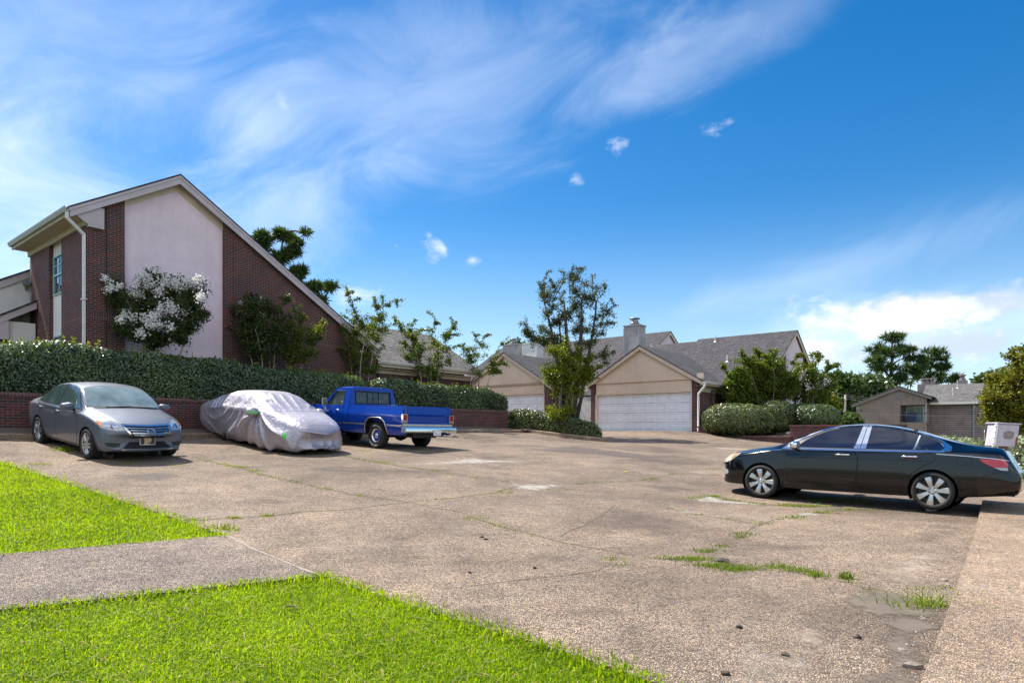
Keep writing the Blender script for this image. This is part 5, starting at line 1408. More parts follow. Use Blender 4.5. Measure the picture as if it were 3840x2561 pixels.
# big crepe myrtles right of the garage
Ym = 33.6; xm, _, zm = S(2860, 1560, Ym)
tree('crepe_myrtle', (xm, Ym, 1.2), BL(Ym, (2800, 1400, 75, 50, 36), (2860, 1440, 90, 50, 44), (2760, 1450, 55, 40, 20), (2900, 1390, 60, 50, 30), (2830, 1500, 90, 30, 26), (2940, 1450, 50, 50, 22), (2740, 1490, 40, 25, 10)), 'broad dense crepe myrtle above the largest clipped bush, in front of the grey roof', group='crepe myrtles in the planter', leaf='leaf_myrtle', lsize=.11, per=99, trunk_r=.06, stems=6, spread=.3, tuft=.32,
     shoots=SH(Ym, (2702, 1365), (2715, 1375), (2785, 1335), (2830, 1310), (2855, 1330), (2790, 1345), (2880, 1335), (2920, 1350), (2725, 1475), (2745, 1490)))
Yn = 34.4; xn, _, zn = S(3020, 1560, Yn)
fl = [(*S(px, py, Yn - rng.uniform(0, .8)), .12, 70) for px, py in [(2985, 1385), (3010, 1400), (3040, 1420), (3060, 1440), (3080, 1450), (3030, 1450), (3000, 1440), (2990, 1410), (3070, 1420), (3100, 1430), (3050, 1460), (3020, 1430)]]
tree('crepe_myrtle', (xn, Yn, 1.2), BL(Yn, (3020, 1400, 60, 50, 30), (3080, 1430, 55, 40, 26), (3000, 1460, 70, 45, 30), (3070, 1480, 60, 35, 22), (2960, 1420, 40, 40, 14)), 'crepe myrtle with fading pale blossom at the right end of the planter', group='crepe myrtles in the planter', leaf='leaf_myrtle', lsize=.11, per=86, trunk_r=.06, stems=6, spread=.3, tuft=.3, blossom=fl, red=.02,
     shoots=SH(Yn, (3055, 1325), (3060, 1340), (3100, 1350), (3145, 1375), (3120, 1380), (3150, 1365), (3005, 1330), (3140, 1400), (3020, 1340)))
# tree and ivy at the right edge
Yr = 21.0
tree('tree', (S(3835, 1650, Yr)[0], Yr, .2), BL(Yr, (3800, 1440, 60, 60, 40), (3850, 1400, 60, 60, 36), (3760, 1520, 60, 45, 34), (3840, 1520, 80, 50, 44), (3920, 1460, 80, 90, 40), (3720, 1480, 30, 30, 8), (3730, 1560, 30, 20, 8), (3820, 1580, 70, 25, 24)), 'yellowing leafy tree cut by the right edge of the picture, above the metal box', leaf='leaf_autumn', lsize=.10, per=96, trunk_r=.05, stems=5, spread=.3, tuft=.3,
     shoots=SH(Yr, (3800, 1375), (3815, 1365), (3835, 1370), (3690, 1500), (3700, 1540), (3680, 1590), (3745, 1440)))
xi, _, zi = S(3850, 1745, 17.0)
Vb = []; 
root = empty('ivy_mound', (xi + .5, 17.2, Hs(xi, 17.2) - .1), 0, 'mound of pale variegated ivy at the right edge beyond the black car', 'bush')
pp = rng.normal(size=(5200, 3)); pp /= np.linalg.norm(pp, axis=1)[:, None]; pp[:, 2] = np.abs(pp[:, 2]); pp = pp * (1.3, 1.6, 1.25) * rng.uniform(.82, 1.03, (5200, 1))
leaves('foliage', pp, .075, 'leaf_ivy', root, asp=.6)
MB().lathe([(1.05, 0), (1.0, .6), (.75, .95), (.4, 1.08), (0, 1.1)], 16, 'z').build('core', 'twig_core', root, True, uv=False)
root = empty('ivy_mound', (xi + 1.3, 22.5, Hs(xi, 22.) - .1), 0, 'pale ivy bank under the right edge tree, behind the metal box', 'bush')
pp = rng.normal(size=(5200, 3)); pp /= np.linalg.norm(pp, axis=1)[:, None]; pp[:, 2] = np.abs(pp[:, 2]); pp = pp * (2.4, 1.6, 1.0) * rng.uniform(.82, 1.03, (5200, 1))
leaves('foliage', pp, .09, 'leaf_ivy', root, asp=.6)
MB().lathe([(1.5, 0), (1.4, .4), (.9, .75), (.4, .85), (0, .88)], 16, 'z').build('core', 'twig_core', root, True, uv=False)

# pines
def pine(px, pyb, Y, clumps, label, tr, base_z, size=.34, per=210, cat='pine', group=None, lean=0., wood='bark_dark'):
    """pine: trunk, limbs to flat pads of needle tufts. clumps: (px, py, rx, ry, tufts)"""
    x, _, _ = S(px, 1600, Y); base = np.array((x, Y, base_z)); root = empty('pine_tree', tuple(base), 0, label, cat, group)
    m = MB(); ctr = min(c[1] for c in clumps); topz = S(px, ctr, Y)[2]
    tx = S(clumps[0][0], ctr, Y)[0]
    pts = [base * (1 - t) + np.array((tx, Y, topz)) * t + rng.normal(size=3) * (.12, .12, 0) * (0 < t < 1) for t in np.linspace(0, 1, 9)]
    m.tube([p - base for p in pts], list(np.linspace(tr, tr * .2, 9)), 8)
    LP = []
    for cx, cy, rx, ry, n in clumps:
        c = np.array(S(cx, cy, Y)); k = Y / FOC; r = np.array((rx * k, max(.6, rx * k * .9), ry * k)); c[1] += rng.uniform(-.5, .5) * r[1]
        j = min(pts[1:], key=lambda p: abs(p[2] - (c[2] - .35 * np.hypot(c[0] - p[0], c[1] - p[1]))))
        lp, lr = limb(j, c, tr * .32, tr * .10, .07); m.tube([p - base for p in lp], lr, 6)
        r[2] *= .75
        for _ in range(max(2, int(n * .8))):
            q = rng.normal(size=3); q /= np.linalg.norm(q); t = c + q * r * rng.random() ** .33
            lp, lr = limb(lp[rng.integers(2, 6)], t, tr * .07, tr * .02, .1, 4) if False else limb(c + (t - c) * .1, t, tr * .07, tr * .02, .1, 4)
            m.tube([p - base for p in lp], lr, 4, cap=False)
            d = rng.normal(size=(per, 3)); d[:, 2] = d[:, 2] * .8 + .35; d /= np.linalg.norm(d, axis=1)[:, None]
            LP.append((t + d * rng.uniform(0, .55, (per, 1)) * size, d))
    m.build('trunk', wood, root, True, uv=False)
    P = np.concatenate([a for a, b in LP]) - base; D = np.concatenate([b for a, b in LP])
    n = len(P); L = size * rng.uniform(.6, 1.1, n)[:, None]; s = np.cross(D, rng.normal(size=(n, 3))); s /= np.linalg.norm(s, axis=1)[:, None]
    v = np.empty((n, 4, 3)); v[:, 0] = P - s * .03 * size / .34; v[:, 1] = P + s * .03 * size / .34; v[:, 2] = P + D * L + s * .012; v[:, 3] = P + D * L - s * .012
    quads('foliage', v, 'leaf_pine', root)
    return root
pine(1040, 1400, 46., [(1060, 880, 38, 26, 14), (1110, 910, 22, 25, 9), (1005, 890, 30, 18, 9), (970, 910, 28, 28, 12), (1100, 950, 35, 16, 10), (1050, 970, 35, 22, 12), (985, 940, 20, 28, 8), (1150, 880, 12, 12, 3), (1130, 1025, 35, 18, 10), (1100, 1040, 25, 22, 8), (1190, 1075, 32, 16, 10), (1240, 1080, 22, 14, 7), (1160, 1090, 25, 16, 7), (1205, 1125, 25, 18, 7), (1170, 1150, 20, 16, 5)],
     'dark pine tree showing above the right roof slope of the tall brick house', .26, 1.8, .42, 120)
pine(3330, 1620, 108., [(3345, 1275, 45, 22, 9), (3300, 1310, 35, 22, 8), (3400, 1310, 45, 25, 10), (3340, 1330, 55, 25, 11), (3270, 1350, 38, 20, 8), (3420, 1350, 45, 20, 9), (3300, 1385, 50, 18, 9), (3390, 1385, 60, 18, 11), (3260, 1425, 45, 14, 8), (3350, 1420, 45, 16, 8), (3430, 1400, 45, 18, 8), (3390, 1432, 55, 14, 8), (3240, 1440, 25, 10, 4), (3300, 1440, 50, 10, 6)],
     'larger of two tall pines behind the brown apartment block', .5, -.6, .95, 90, group='pines behind the apartment block')
pine(3490, 1620, 112., [(3490, 1325, 38, 14, 8), (3470, 1345, 30, 14, 6), (3520, 1345, 30, 14, 6), (3500, 1375, 65, 12, 12), (3545, 1380, 25, 10, 5), (3450, 1390, 30, 12, 5), (3500, 1410, 35, 14, 7), (3530, 1425, 40, 12, 6), (3580, 1415, 25, 10, 4), (3590, 1430, 15, 8, 3), (3460, 1425, 40, 12, 5)],
     'smaller flat topped pine to the right of the larger pine behind the apartment block', .42, -.6, .9, 90, group='pines behind the apartment block')
# leafy trees far off
def far_tree(Y, px, bls, label, base_z=-.8, leaf='leaf_far', per=96, ls=.5, tuft=1.3, tr=.25):
    return tree('tree', (S(px, 1600, Y)[0], Y, base_z), BL(Y, *bls), label, 'tree', 'far trees beyond the street', stems=4, trunk_r=tr, leaf=leaf, lsize=ls, per=per, tuft=tuft, twig=.03, spread=.5, bark='bark_dark', leaf_asp=.5, feather=0, dn=1.)
far_tree(96., 3140, [(3130, 1470, 45, 45, 60), (3160, 1440, 40, 30, 40), (3190, 1480, 30, 50, 40), (3110, 1510, 40, 40, 30), (3170, 1540, 40, 40, 36)], 'rounded green tree at the far street, left of the apartment block')
far_tree(99., 3240, [(3230, 1460, 50, 35, 60), (3280, 1450, 40, 30, 40), (3200, 1500, 40, 40, 30)], 'dark green tree behind the left end of the apartment roof', leaf='leaf_hedge')
far_tree(60., 3200, [(3195, 1580, 16, 16, 22), (3180, 1595, 24, 12, 12)], 'yellowish shrubby tree between the planter bushes and the apartment block', leaf='leaf_far', ls=.3, tuft=.7, tr=.1, per=80)
far_tree(115., 3730, [(3700, 1425, 35, 14, 26), (3750, 1418, 35, 14, 26), (3790, 1425, 40, 20, 24)], 'far tree line showing above the right end of the apartment roof', leaf='leaf_far')
far_tree(52., 3090, [(3060, 1500, 45, 22, 40), (3100, 1508, 30, 16, 18), (3030, 1510, 40, 20, 20)], 'dark leafy tree behind the long dark planter bush', leaf='leaf_bright', ls=.28, tuft=.7, tr=.1)
far_tree(62., 2060, [(1990, 1330, 22, 18, 14), (2040, 1300, 30, 20, 18), (1935, 1300, 14, 12, 8)], 'distant tree behind the chimneys of the second house', base_z=2., leaf='leaf_far', ls=.3, tuft=.8, tr=.12)
# ------------------------------------------------------------------ vehicles
def cage_mesh(rows, levels=3, creases=()):
    """rows: (x, [(y, z) from underside middle to roof middle], bow) -> closed smooth body (bmesh converted to arrays)"""
    K = len(rows[0][1]); bm = bmesh.new(); ring = []
    for x, sec, bow in rows:
        ym = max(p[0] for p in sec)
        L = [bm.verts.new((x - bow * (y / ym) ** 2, y, z)) for y, z in sec]
        Rr = [bm.verts.new((x - bow * (y / ym) ** 2, -y, z)) for y, z in sec[1:-1]]
        ring.append(L + Rr[::-1])
    n = len(ring[0]); cr = bm.edges.layers.float.new('crease_edge')
    for i in range(len(ring) - 1):
        for j in range(n):
            bm.faces.new((ring[i][j], ring[i][(j + 1) % n], ring[i + 1][(j + 1) % n], ring[i + 1][j]))
    # close both ends with strips between left and right points
    for rg, fl in ((ring[0], True), (ring[-1], False)):
        for j in range(K - 1):
            a, b = rg[j], rg[j + 1]; c = rg[(n - j - 1) % n] if j + 1 < K - 1 else None; d = rg[(n - j) % n]
            q = [a, b] + ([c] if c is not None else []) + ([d] if j > 0 else [])
            q = list(dict.fromkeys(q))
            if len(q) >= 3: bm.faces.new(q if fl else q[::-1])
    for j, v in creases:
        for i in range(len(ring) - 1):
            for jj in {j, (n - j) % n}:
                e = bm.edges.get((ring[i][jj], ring[i + 1][jj]))
                if e: e[cr] = v
    bmesh.ops.recalc_face_normals(bm, faces=bm.faces[:])
    me = bpy.data.meshes.new('tmp'); bm.to_mesh(me); bm.free()
    o = bpy.data.objects.new('tmp', me); col.objects.link(o)
    md = o.modifiers.new('s', 'SUBSURF'); md.levels = levels; md.render_levels = levels
    dg = bpy.context.evaluated_depsgraph_get(); ev = o.evaluated_get(dg); m2 = ev.to_mesh()
    V = np.array([v.co[:] for v in m2.vertices]); F = [tuple(p.vertices) for p in m2.polygons]
    ev.to_mesh_clear(); bpy.data.objects.remove(o); bpy.data.meshes.remove(me)
    return V, F
class Skin:
    """a body surface that panels, glass, trim and seams can be laid on"""
    def __init__(s, V, F, root): s.b = BVHTree.FromPolygons([Vector(v) for v in V], F); s.root = root
    DIR = {'L': (lambda u, v: ((u, 3, v), (0, -1, 0))), 'R': (lambda u, v: ((u, -3, v), (0, 1, 0))), 'T': (lambda u, v: ((u, v, 4), (0, 0, -1))),
           'F': (lambda u, v: ((8, u, v), (-1, 0, 0))), 'B': (lambda u, v: ((-5, u, v), (1, 0, 0)))}
    def hit(s, side, u, v, off=0.):
        o, d = s.DIR[side](u, v); r = s.b.ray_cast(Vector(o), Vector(d))
        if r[0] is None:
            r = s.b.find_nearest(Vector(o) + Vector(d) * (2.1 if side in 'LR' else 4.5 if side == 'F' else 4 if side == 'B' else 3.0))
        nn = r[1] if r[1].dot(Vector(d)) < 0 else -r[1]
        return r[0] + nn * off, nn
    def panel(s, name, side, poly, mat, off=.004, step=.07, parent=None, rim=.012):
        v2, f = fill(poly, step)
        v = []; inn = []
        for p in v2:
            q, nn = s.hit(side, p[0], p[1], off); v.append(q); inn.append(q - nn * rim)
        # orient outward
        o, d = s.DIR[side](*v2[f[0][0]]); dv = Vector(d)
        f = [t if (v[t[1]] - v[t[0]]).cross(v[t[2]] - v[t[0]]).dot(dv) < 0 else t[::-1] for t in f]
        if rim:
            ed = {(t[i], t[(i + 1) % 3]) for t in f for i in range(3)}; bd = [e for e in ed if (e[1], e[0]) not in ed]; low = {}
            for e in bd:
                for i in e:
                    if i not in low: low[i] = len(v); v += [v[i].copy(), inn[i]]
            f = f + [(low[b_], low[a_], low[a_] + 1, low[b_] + 1) for a_, b_ in bd]
            nb = len(bd)
        oo = obj_from(name, v, f, mat, parent or s.root, True, uv=False)
        if rim: oo.data.polygons.foreach_set('use_smooth', [True] * (len(f) - nb) + [False] * nb)
        return oo
    def strip(s, name, side, path, w, mat, off=.005, closed=False, parent=None, step=.04, h=.0):
        d = dense(path, step, closed)
        if closed: d = d + [d[0]]
        v = []; f = []; N = len(d)
        for i in range(N):
            a_, b_ = (d[i - 1 if i else (N - 2 if closed else 0)], d[(i + 1) % N if i < N - 1 else (1 if closed else N - 1)])
            t = np.subtract(b_, a_); t = t / (np.linalg.norm(t) + 1e-9); nn = np.array([-t[1], t[0]])
            for k in (-1, 1):
                q, n3 = s.hit(side, *(np.array(d[i]) + nn * k * w / 2), 0)
                v.append(q - n3 * .004); v.append(q + n3 * (off + 0))
            if i:
                k = 4 * (i - 1)
                f += [(k + 1, k + 3, k + 7, k + 5), (k, k + 1, k + 5, k + 4), (k + 3, k + 2, k + 6, k + 7)]
        return obj_from(name, v, f, mat, parent or s.root, False, uv=False)
def cut_arches(V, F, arches, ymin=.45):
    """open the wheel arches: drop faces inside the circle, pull the rim to it"""
    V = V.copy(); keep = []; 
    for fi, f in enumerate(F):
        c = V[list(f)].mean(0); k = True
        if abs(c[1]) > ymin:
            for ax, az, r in arches:
                if (c[0] - ax) ** 2 + (c[2] - az) ** 2 < r * r: k = False
        if k: keep.append(f)
    cnt = {}
    for f in keep:
        for i in range(len(f)):
            e = tuple(sorted((f[i], f[(i + 1) % len(f)]))); cnt[e] = cnt.get(e, 0) + 1
    bd = {i for e, n in cnt.items() if n == 1 for i in e}
    for i in bd:
        for ax, az, r in arches:
            dx, dz = V[i, 0] - ax, V[i, 2] - az; q = math.hypot(dx, dz)
            if q < r * 1.35 and abs(V[i, 1]) > ymin - .1: V[i, 0], V[i, 2] = ax + dx / q * r, az + dz / q * r
    used = sorted({i for f in keep for i in f}); mp = {a: b for b, a in enumerate(used)}
    return V[used], [tuple(mp[i] for i in f) for f in keep]
def wheel(root, x, y, r, w, rim_r, style, side, steer=0.):
    """tyre (the part) with rim, hub and lettering as its own pieces; side +1 = left"""
    k = w / 2
    prof = [(rim_r - .012, -k * .8), (rim_r + .008, -k * .95), (r * .5 + rim_r * .5, -k * 1.06), (r - .03, -k * .98), (r - .008, -k * .80), (r, -k * .5), (r + .001, 0), (r, k * .5), (r - .008, k * .80), (r - .03, k * .98), (r * .5 + rim_r * .5, k * 1.06), (rim_r + .008, k * .95), (rim_r - .012, k * .8)]
    m = MB().lathe(prof, 56, 'y', closed=True)
    t = m.build('wheel', 'tyre', root, True); t.location = (x, y, r); t.rotation_euler = (0, random.uniform(0, 6), steer)
    # tread grooves
    g = MB()
    for yy in (-k * .45, -k * .15, k * .15, k * .45): g.lathe([(r + .0015, yy - .004), (r + .0015, yy + .004)], 56, 'y')
    g.build('tread_groove', 'seam', t)
    s = side; face = s * k * .72
    m = MB().lathe([(rim_r, -s * k * .8), (rim_r * .97, s * k * .2), (rim_r * .985, face + s * .012), (rim_r + .006, face + s * .018), (rim_r + .006, face + s * .002)], 56, 'y')
    m.build('rim', 'alloy' if style != 'hubcap' else 'hubcap', t, True)
    MB().lathe([(0, face - s * .05), (rim_r * .97, face - s * .055)], 40, 'y').build('brake', 'black_plastic', t)
    m = MB()
    def spoke(n, r0, r1, w0, w1, d0, d1, phase=0., twist=0.):
        for i in range(n):
            a = 2 * math.pi * i / n + phase; M = Matrix.Rotation(-a, 4, 'Y')
            P = []
            for q in range(7):
                u = q / 6; rr = r0 + (r1 - r0) * u; ww = w0 + (w1 - w0) * (u ** 1.2) * 1.0; dd = face + s * (d0 + (d1 - d0) * u + .008 * math.sin(u * math.pi)); tw = twist * u
                for yy, off in ((-ww, -.012), (-ww * .72, .006), (ww * .72, .006), (ww, -.012)):
                    P.append((rr * math.cos(tw) + 0, dd + s * off, yy + rr * math.sin(tw)))
            f = [(4 * q + j, 4 * q + j + 1, 4 * q + j + 5, 4 * q + j + 4) for q in range(6) for j in range(3)]
            m.add(P, f, M)
    if style == 'paddle':        # seven broad paddles
        spoke(7, .05, rim_r * .985, .030, .064, .000, .008)
        m.lathe([(.075, face - s * .02), (.078, face + s * .004), (.045, face + s * .010), (.040, face + s * .016), (0, face + s * .017)], 32, 'y')
        mat = 'alloy'
    elif style == 'hubcap':      # ten slim twisted blades
        spoke(5, .05, rim_r * .985, .018, .036, .012, .008, 0., .15); spoke(5, .05, rim_r * .985, .014, .030, .008, .006, .63, -.15)
        m.lathe([(.062, face), (.06, face + s * .02), (.03, face + s * .026), (0, face + s * .026)], 28, 'y')
        m.lathe([(rim_r * .90, face + s * .0), (rim_r * .93, face + s * .012), (rim_r, face + s * .016)], 48, 'y')
        mat = 'hubcap'
    if style in ('paddle', 'hubcap'):
        o = m.build('spokes', mat, t, True); smooth_by_angle(o, 40)
        b = MB()
        for i in range(5):
            a = 2 * math.pi * i / 5 + .3; c = Vector((.05 * math.cos(a), face + s * .012, .05 * math.sin(a)))
            b.lathe([(0, s * .01), (.009, s * .008), (.011, 0)], 8, 'y', Matrix.Translation(c + Vector((0, s * .004, 0))))
        b.build('lug_nuts', 'black_plastic', t)
    else:                        # painted steel wheel with a bright trim ring
        d = MB().lathe([(.0, face - s * .01), (.10, face - s * .012), (.125, face - s * .03), (rim_r * .80, face - s * .05), (rim_r * .84, face - s * .02)], 40, 'y').build('disc', 'paint_blue', t, True)
        MB().lathe([(rim_r * .80, face - s * .025), (rim_r * .86, face + s * .012), (rim_r * .95, face + s * .02), (rim_r + .012, face + s * .018), (rim_r + .014, face + s * .0)], 48, 'y').build('trim_ring', 'chrome', t, True)
        MB().lathe([(.078, face - s * .012), (.072, face + s * .01), (.05, face + s * .03), (0, face + s * .034)], 28, 'y').build('hub_cap', 'chrome_dull', t, True)
        b = MB()
        for i in range(5):
            a = 2 * math.pi * i / 5 + .2; M = Matrix.Rotation(-a, 4, 'Y')
            b.box(.145, .185, face - s * .042, face - s * .034, -.028, .028, M)
        b.build('wheel_slots', 'seam', t)
        # raised white lettering round the sidewall
        b = MB()
        for word, ph in (('COOPER COBRA', math.pi / 2 + .35), ('COOPER COBRA', -math.pi / 2 + .35)):
            tv, tf = text_mesh(word, .058, .001); rr = r * .5 + rim_r * .5 + .004
            b.add([(-s * math.cos(0) * 0 + (rr + q[1]) * math.cos(ph + -s * 0 - q[0] / rr * (1 if s < 0 else 1) * (1)), s * (k * 1.06 + .001) + s * q[2], (rr + q[1]) * math.sin(ph - q[0] / rr)) for q in tv], tf)
        t.rotation_euler = (0, 0, steer)
        b.build('tyre_lettering', 'tyre_letter', t)
    return t
def arch_lining(root, x, z, r, y0, y1):
    n = 20; v = []; f = []
    for i in range(n + 1):
        a = math.pi * (-.15 + 1.3 * i / n)
        for y in (y0, y1): v.append((x + r * math.cos(a), y, z + r * math.sin(a)))
    v += [(x, y0, z)]
    for i in range(n): f.append((2 * i, 2 * i + 1, 2 * i + 3, 2 * i + 2)); f.append((2 * i, 2 * i + 2, len(v) - 1))
    return obj_from('wheel_arch', v, f, 'seam', root, False, uv=False)
def mirror_house(root, x, y, z, mat, side, size=(.10, .12, .085), name='door_mirror', glassmat='chrome'):
    bm = bmesh.new(); bmesh.ops.create_uvsphere(bm, u_segments=20, v_segments=12, radius=1)
    for v in bm.verts:
        c = v.co; c.x = math.copysign(abs(c.x) ** .8, c.x); c.z = math.copysign(abs(c.z) ** .7, c.z); c.y = math.copysign(abs(c.y) ** .7, c.y)
        v.co = Vector((max(c.x, -.45) * size[0], c.y * size[1], c.z * size[2] * (1 - .15 * (side * c.y > 0))))
    bm.verts.index_update(); V = [v.co + Vector((x, y, z)) for v in bm.verts]; F = [[v.index for v in f.verts] for f in bm.faces]; bm.free()
    o = obj_from(name, V, F, mat, root, True, uv=False)
    MB().tube([(x + .03, y - side * .15, z - size[2] * .9), (x + .01, y - side * .06, z - size[2] * .6)], [.03, .022], 8).build('mirror_arm', 'black_plastic', o, True)
    return o
def handle(sk, side, x, z, parent, mat='chrome', L=.19, out=.03):
    p, nn = sk.hit(side, x, z, 0); sgn = 1 if side == 'L' else -1
    m = MB()
    pts = [p + Vector((-L / 2, 0, 0)), p + Vector((-L / 2 + .03, sgn * out, 0)), p + Vector((0, sgn * (out + .006), 0)), p + Vector((L / 2 - .03, sgn * out, 0)), p + Vector((L / 2, 0, 0))]
    m.tube(pts, [.012, .016, .017, .016, .012], 8)
    o = m.build('handle', mat, parent, True)
    sk.panel('handle_cup', side, [(x - .055, z - .03), (x + .055, z - .03), (x + .065, z), (x + .055, z + .03), (x - .055, z + .03), (x - .065, z)], 'seam', .0055, .04, o, 0)
    return o
def scaled(poly, k=1., cx=None, cy=None, d=None):
    P = np.array(poly); c = P.mean(0)
    return [tuple(c + (p - c) * k) for p in P]
def inset(poly, d):
    """move an outline inwards by d"""
    P = [np.array(p, float) for p in poly]; n = len(P); ar = sum(P[i][0] * P[(i + 1) % n][1] - P[(i + 1) % n][0] * P[i][1] for i in range(n)); s = 1 if ar > 0 else -1
    out = []
    for i in range(n):
        a, b, c = P[i - 1], P[i], P[(i + 1) % n]; t1 = (b - a) / (np.linalg.norm(b - a) + 1e-9); t2 = (c - b) / (np.linalg.norm(c - b) + 1e-9)
        n1, n2 = np.array([-t1[1], t1[0]]) * s, np.array([-t2[1], t2[0]]) * s; q = n1 + n2; q = q / (np.linalg.norm(q) + 1e-9)
        out.append(tuple(b + q * d / max(.5, q @ n1)))
    return out
def place_vehicle(name, x, y, yaw, pitch, roll, z, label, cat):
    o = empty(name, (x, y, z), 0, label, cat)
    o.rotation_euler = (Matrix.Rotation(rad(yaw), 3, 'Z') @ Matrix.Rotation(-rad(pitch), 3, 'Y') @ Matrix.Rotation(rad(roll), 3, 'X')).to_euler()
    return o
def S9(zb, wb, w2, z2, w3, z3, w4, z4, w5, z5, z7):
    return [(0, zb), (wb * .6, zb), (wb, zb + .01), (w2 * .985, zb + (z2 - zb) * .45), (w2, z2), (w3, z3), (w4, z4), (w5, z5), (w5 * .55, z5 + (z7 - z5) * .78), (0, z7)]

# --- grey sedan on the left
def grey_sedan():
    R_ = place_vehicle('sedan', -10.43, 15.45, -36.2, -6.0, .8, 1.205, 'dark grey four door sedan with its front towards the lawn, parked nearest the left edge', 'car')
    rows = [(-1.00, S9(.44, .50, .56, .58, .58, .76, .56, .86, .46, .92, .93), .02), (-.93, S9(.28, .66, .74, .55, .75, .82, .69, .95, .50, 1.01, 1.02), .10), (-.60, S9(.24, .74, .855, .55, .84, .90, .76, .985, .56, 1.055, 1.07), .05),
            (-.28, S9(.21, .78, .875, .55, .865, .925, .77, 1.00, .60, 1.12, 1.15), .02), (.10, S9(.19, .80, .88, .55, .875, .935, .79, 1.00, .635, 1.29, 1.33), .0), (.50, S9(.18, .80, .88, .55, .878, .94, .80, .995, .635, 1.415, 1.465), 0),
            (.95, S9(.18, .80, .88, .55, .88, .935, .805, .99, .63, 1.47, 1.53), 0), (1.40, S9(.18, .80, .88, .55, .88, .93, .81, .985, .63, 1.46, 1.52), 0), (1.75, S9(.18, .80, .88, .55, .88, .925, .815, .98, .635, 1.42, 1.475), .0), (2.10, S9(.18, .80, .88, .55, .88, .92, .82, .972, .70, 1.235, 1.29), .0),
            (2.42, S9(.19, .80, .88, .55, .878, .905, .825, .955, .73, 1.02, 1.065), .02), (2.60, S9(.19, .80, .88, .55, .875, .89, .80, .945, .64, .985, 1.02), .04), (2.95, S9(.20, .79, .87, .54, .86, .84, .77, .90, .58, .935, .96), .08), (3.25, S9(.20, .76, .845, .52, .83, .76, .72, .82, .52, .85, .865), .14),
            (3.47, S9(.20, .72, .80, .48, .78, .67, .66, .725, .46, .75, .76), .20), (3.60, S9(.24, .66, .74, .44, .72, .58, .60, .635, .42, .655, .66), .24), (3.655, S9(.30, .56, .62, .42, .60, .50, .52, .54, .36, .555, .56), .22)]
    V, F = cage_mesh(rows, 3, ((5, .55), (7, .6), (2, .7)))
    sk = Skin(V, F, R_)
    ar = [(0, .315, .355), (2.70, .315, .355)]
    v2, f2 = cut_arches(V, F, ar)
    obj_from('body', v2, f2, 'paint_gunmetal', R_, True, uv=False)
    for s, q in (('L', 1), ('R', -1)):
        for x, z, r in ar:
            arch_lining(R_, x, z, r + .004, q * .40, q * .865)
        for x in (0, 2.70): wheel(R_, x, q * .775, .316, .205, .222, 'hubcap', q)
        # glass
        fr = [(2.23, .995), (2.08, 1.11), (1.86, 1.275), (1.64, 1.395), (1.40, 1.43), (1.13, 1.435), (1.10, .985)]
        rr = [(1.02, .985), (1.05, 1.432), (.80, 1.425), (.55, 1.385), (.36, 1.325), (.32, .985)]
        qr = [(.26, .985), (.30, 1.30), (.10, 1.19), (-.12, 1.05), (-.14, 1.0)]
        full = [(2.36, .955), (2.12, 1.12), (1.88, 1.297), (1.65, 1.42), (1.40, 1.455), (1.04, 1.455), (.78, 1.448), (.52, 1.405), (.28, 1.32), (.06, 1.195), (-.18, 1.05), (-.21, .985), (.3, .955), (1.1, .955)]
        sk.panel('window_surround', s, full, 'dark_trim', .003, .07, None, .004)
        # doors, each with its glass and handle
        d1 = [(2.235, .90), (2.25, .60), (2.20, .32), (2.12, .25), (1.08, .25), (1.06, .955), (1.5, .955), (2.20, .955)]
        d2 = [(1.04, .955), (1.06, .25), (.42, .25), (.38, .40), (.30, .56), (.12, .70), (-.02, .80), (-.02, .94), (.4, .955)]
        for nm, dp, gl, hx in (('front', d1, fr, 1.22), ('rear', d2, rr, .20)):
            sk.strip('door_seam', s, dp, .016, 'seam', .0015, True)
            d = sk.panel('door', s, dp, 'paint_gunmetal', .003, .08, None, .004)
            g = sk.panel('window', s, gl, 'car_glass', .007, .07, d, .004)
            handle(sk, s, hx, .875 if nm == 'front' else .885, d)
        sk.panel('quarter_window', s, qr, 'car_glass', .007, .07, None, .004)
        sk.strip('window_trim', s, [(2.30, .952), (1.1, .952), (.3, .955), (-.14, .98), (-.22, 1.0), (-.19, 1.055), (.06, 1.205)], .036, 'chrome_dull', .009)
        sk.strip('sill_seam', s, [(2.33, .235), (.36, .235)], .018, 'seam', .002)
        mirror_house(R_, 2.02, q * .985, 1.03, 'paint_gunmetal', q, (.10, .125, .082))
        # head and tail lamps
        hl = [(.80, .70), (.82, .80), (.775, .875), (.62, .845), (.48, .775), (.39, .695), (.42, .655), (.58, .645), (.72, .665)]
        lamp = sk.panel('headlight', 'F', [(q * a, b) for a, b in hl], 'lamp_clear', .006, .05)
        sk.panel('lamp_reflector', 'F', [(q * a, b) for a, b in inset([(.74, .72), (.73, .80), (.60, .785), (.50, .72), (.60, .69)], .01)], 'chrome', .009, .04, lamp, 0)
        sk.panel('lamp_reflector', 'F', [(q * a, b) for a, b in [(.66, .69), (.655, .775), (.625, .77), (.63, .69)]], 'black_plastic', .0115, .04, lamp, 0)
        sk.panel('turn_signal', 'F', [(q * a, b) for a, b in [(.80, .72), (.812, .80), (.79, .83), (.765, .80), (.765, .73)]], 'amber', .010, .03, lamp, 0)
        sk.panel('tail_light', s, [(-.62, .86), (-.68, .93), (-.93, .94), (-.97, .80), (-.95, .66), (-.86, .66), (-.80, .80)], 'tail_red', .006, .05)
        sk.panel('fog_lamp_bezel', 'F', [(q * a, b) for a, b in [(.50, .395), (.66, .41), (.76, .40), (.73, .34), (.62, .31), (.53, .325)]], 'black_plastic', .004, .05)
        sk.strip('bumper_seam', s, [(3.12, .66), (3.2, .70), (3.34, .705)], .008, 'seam', .0015)
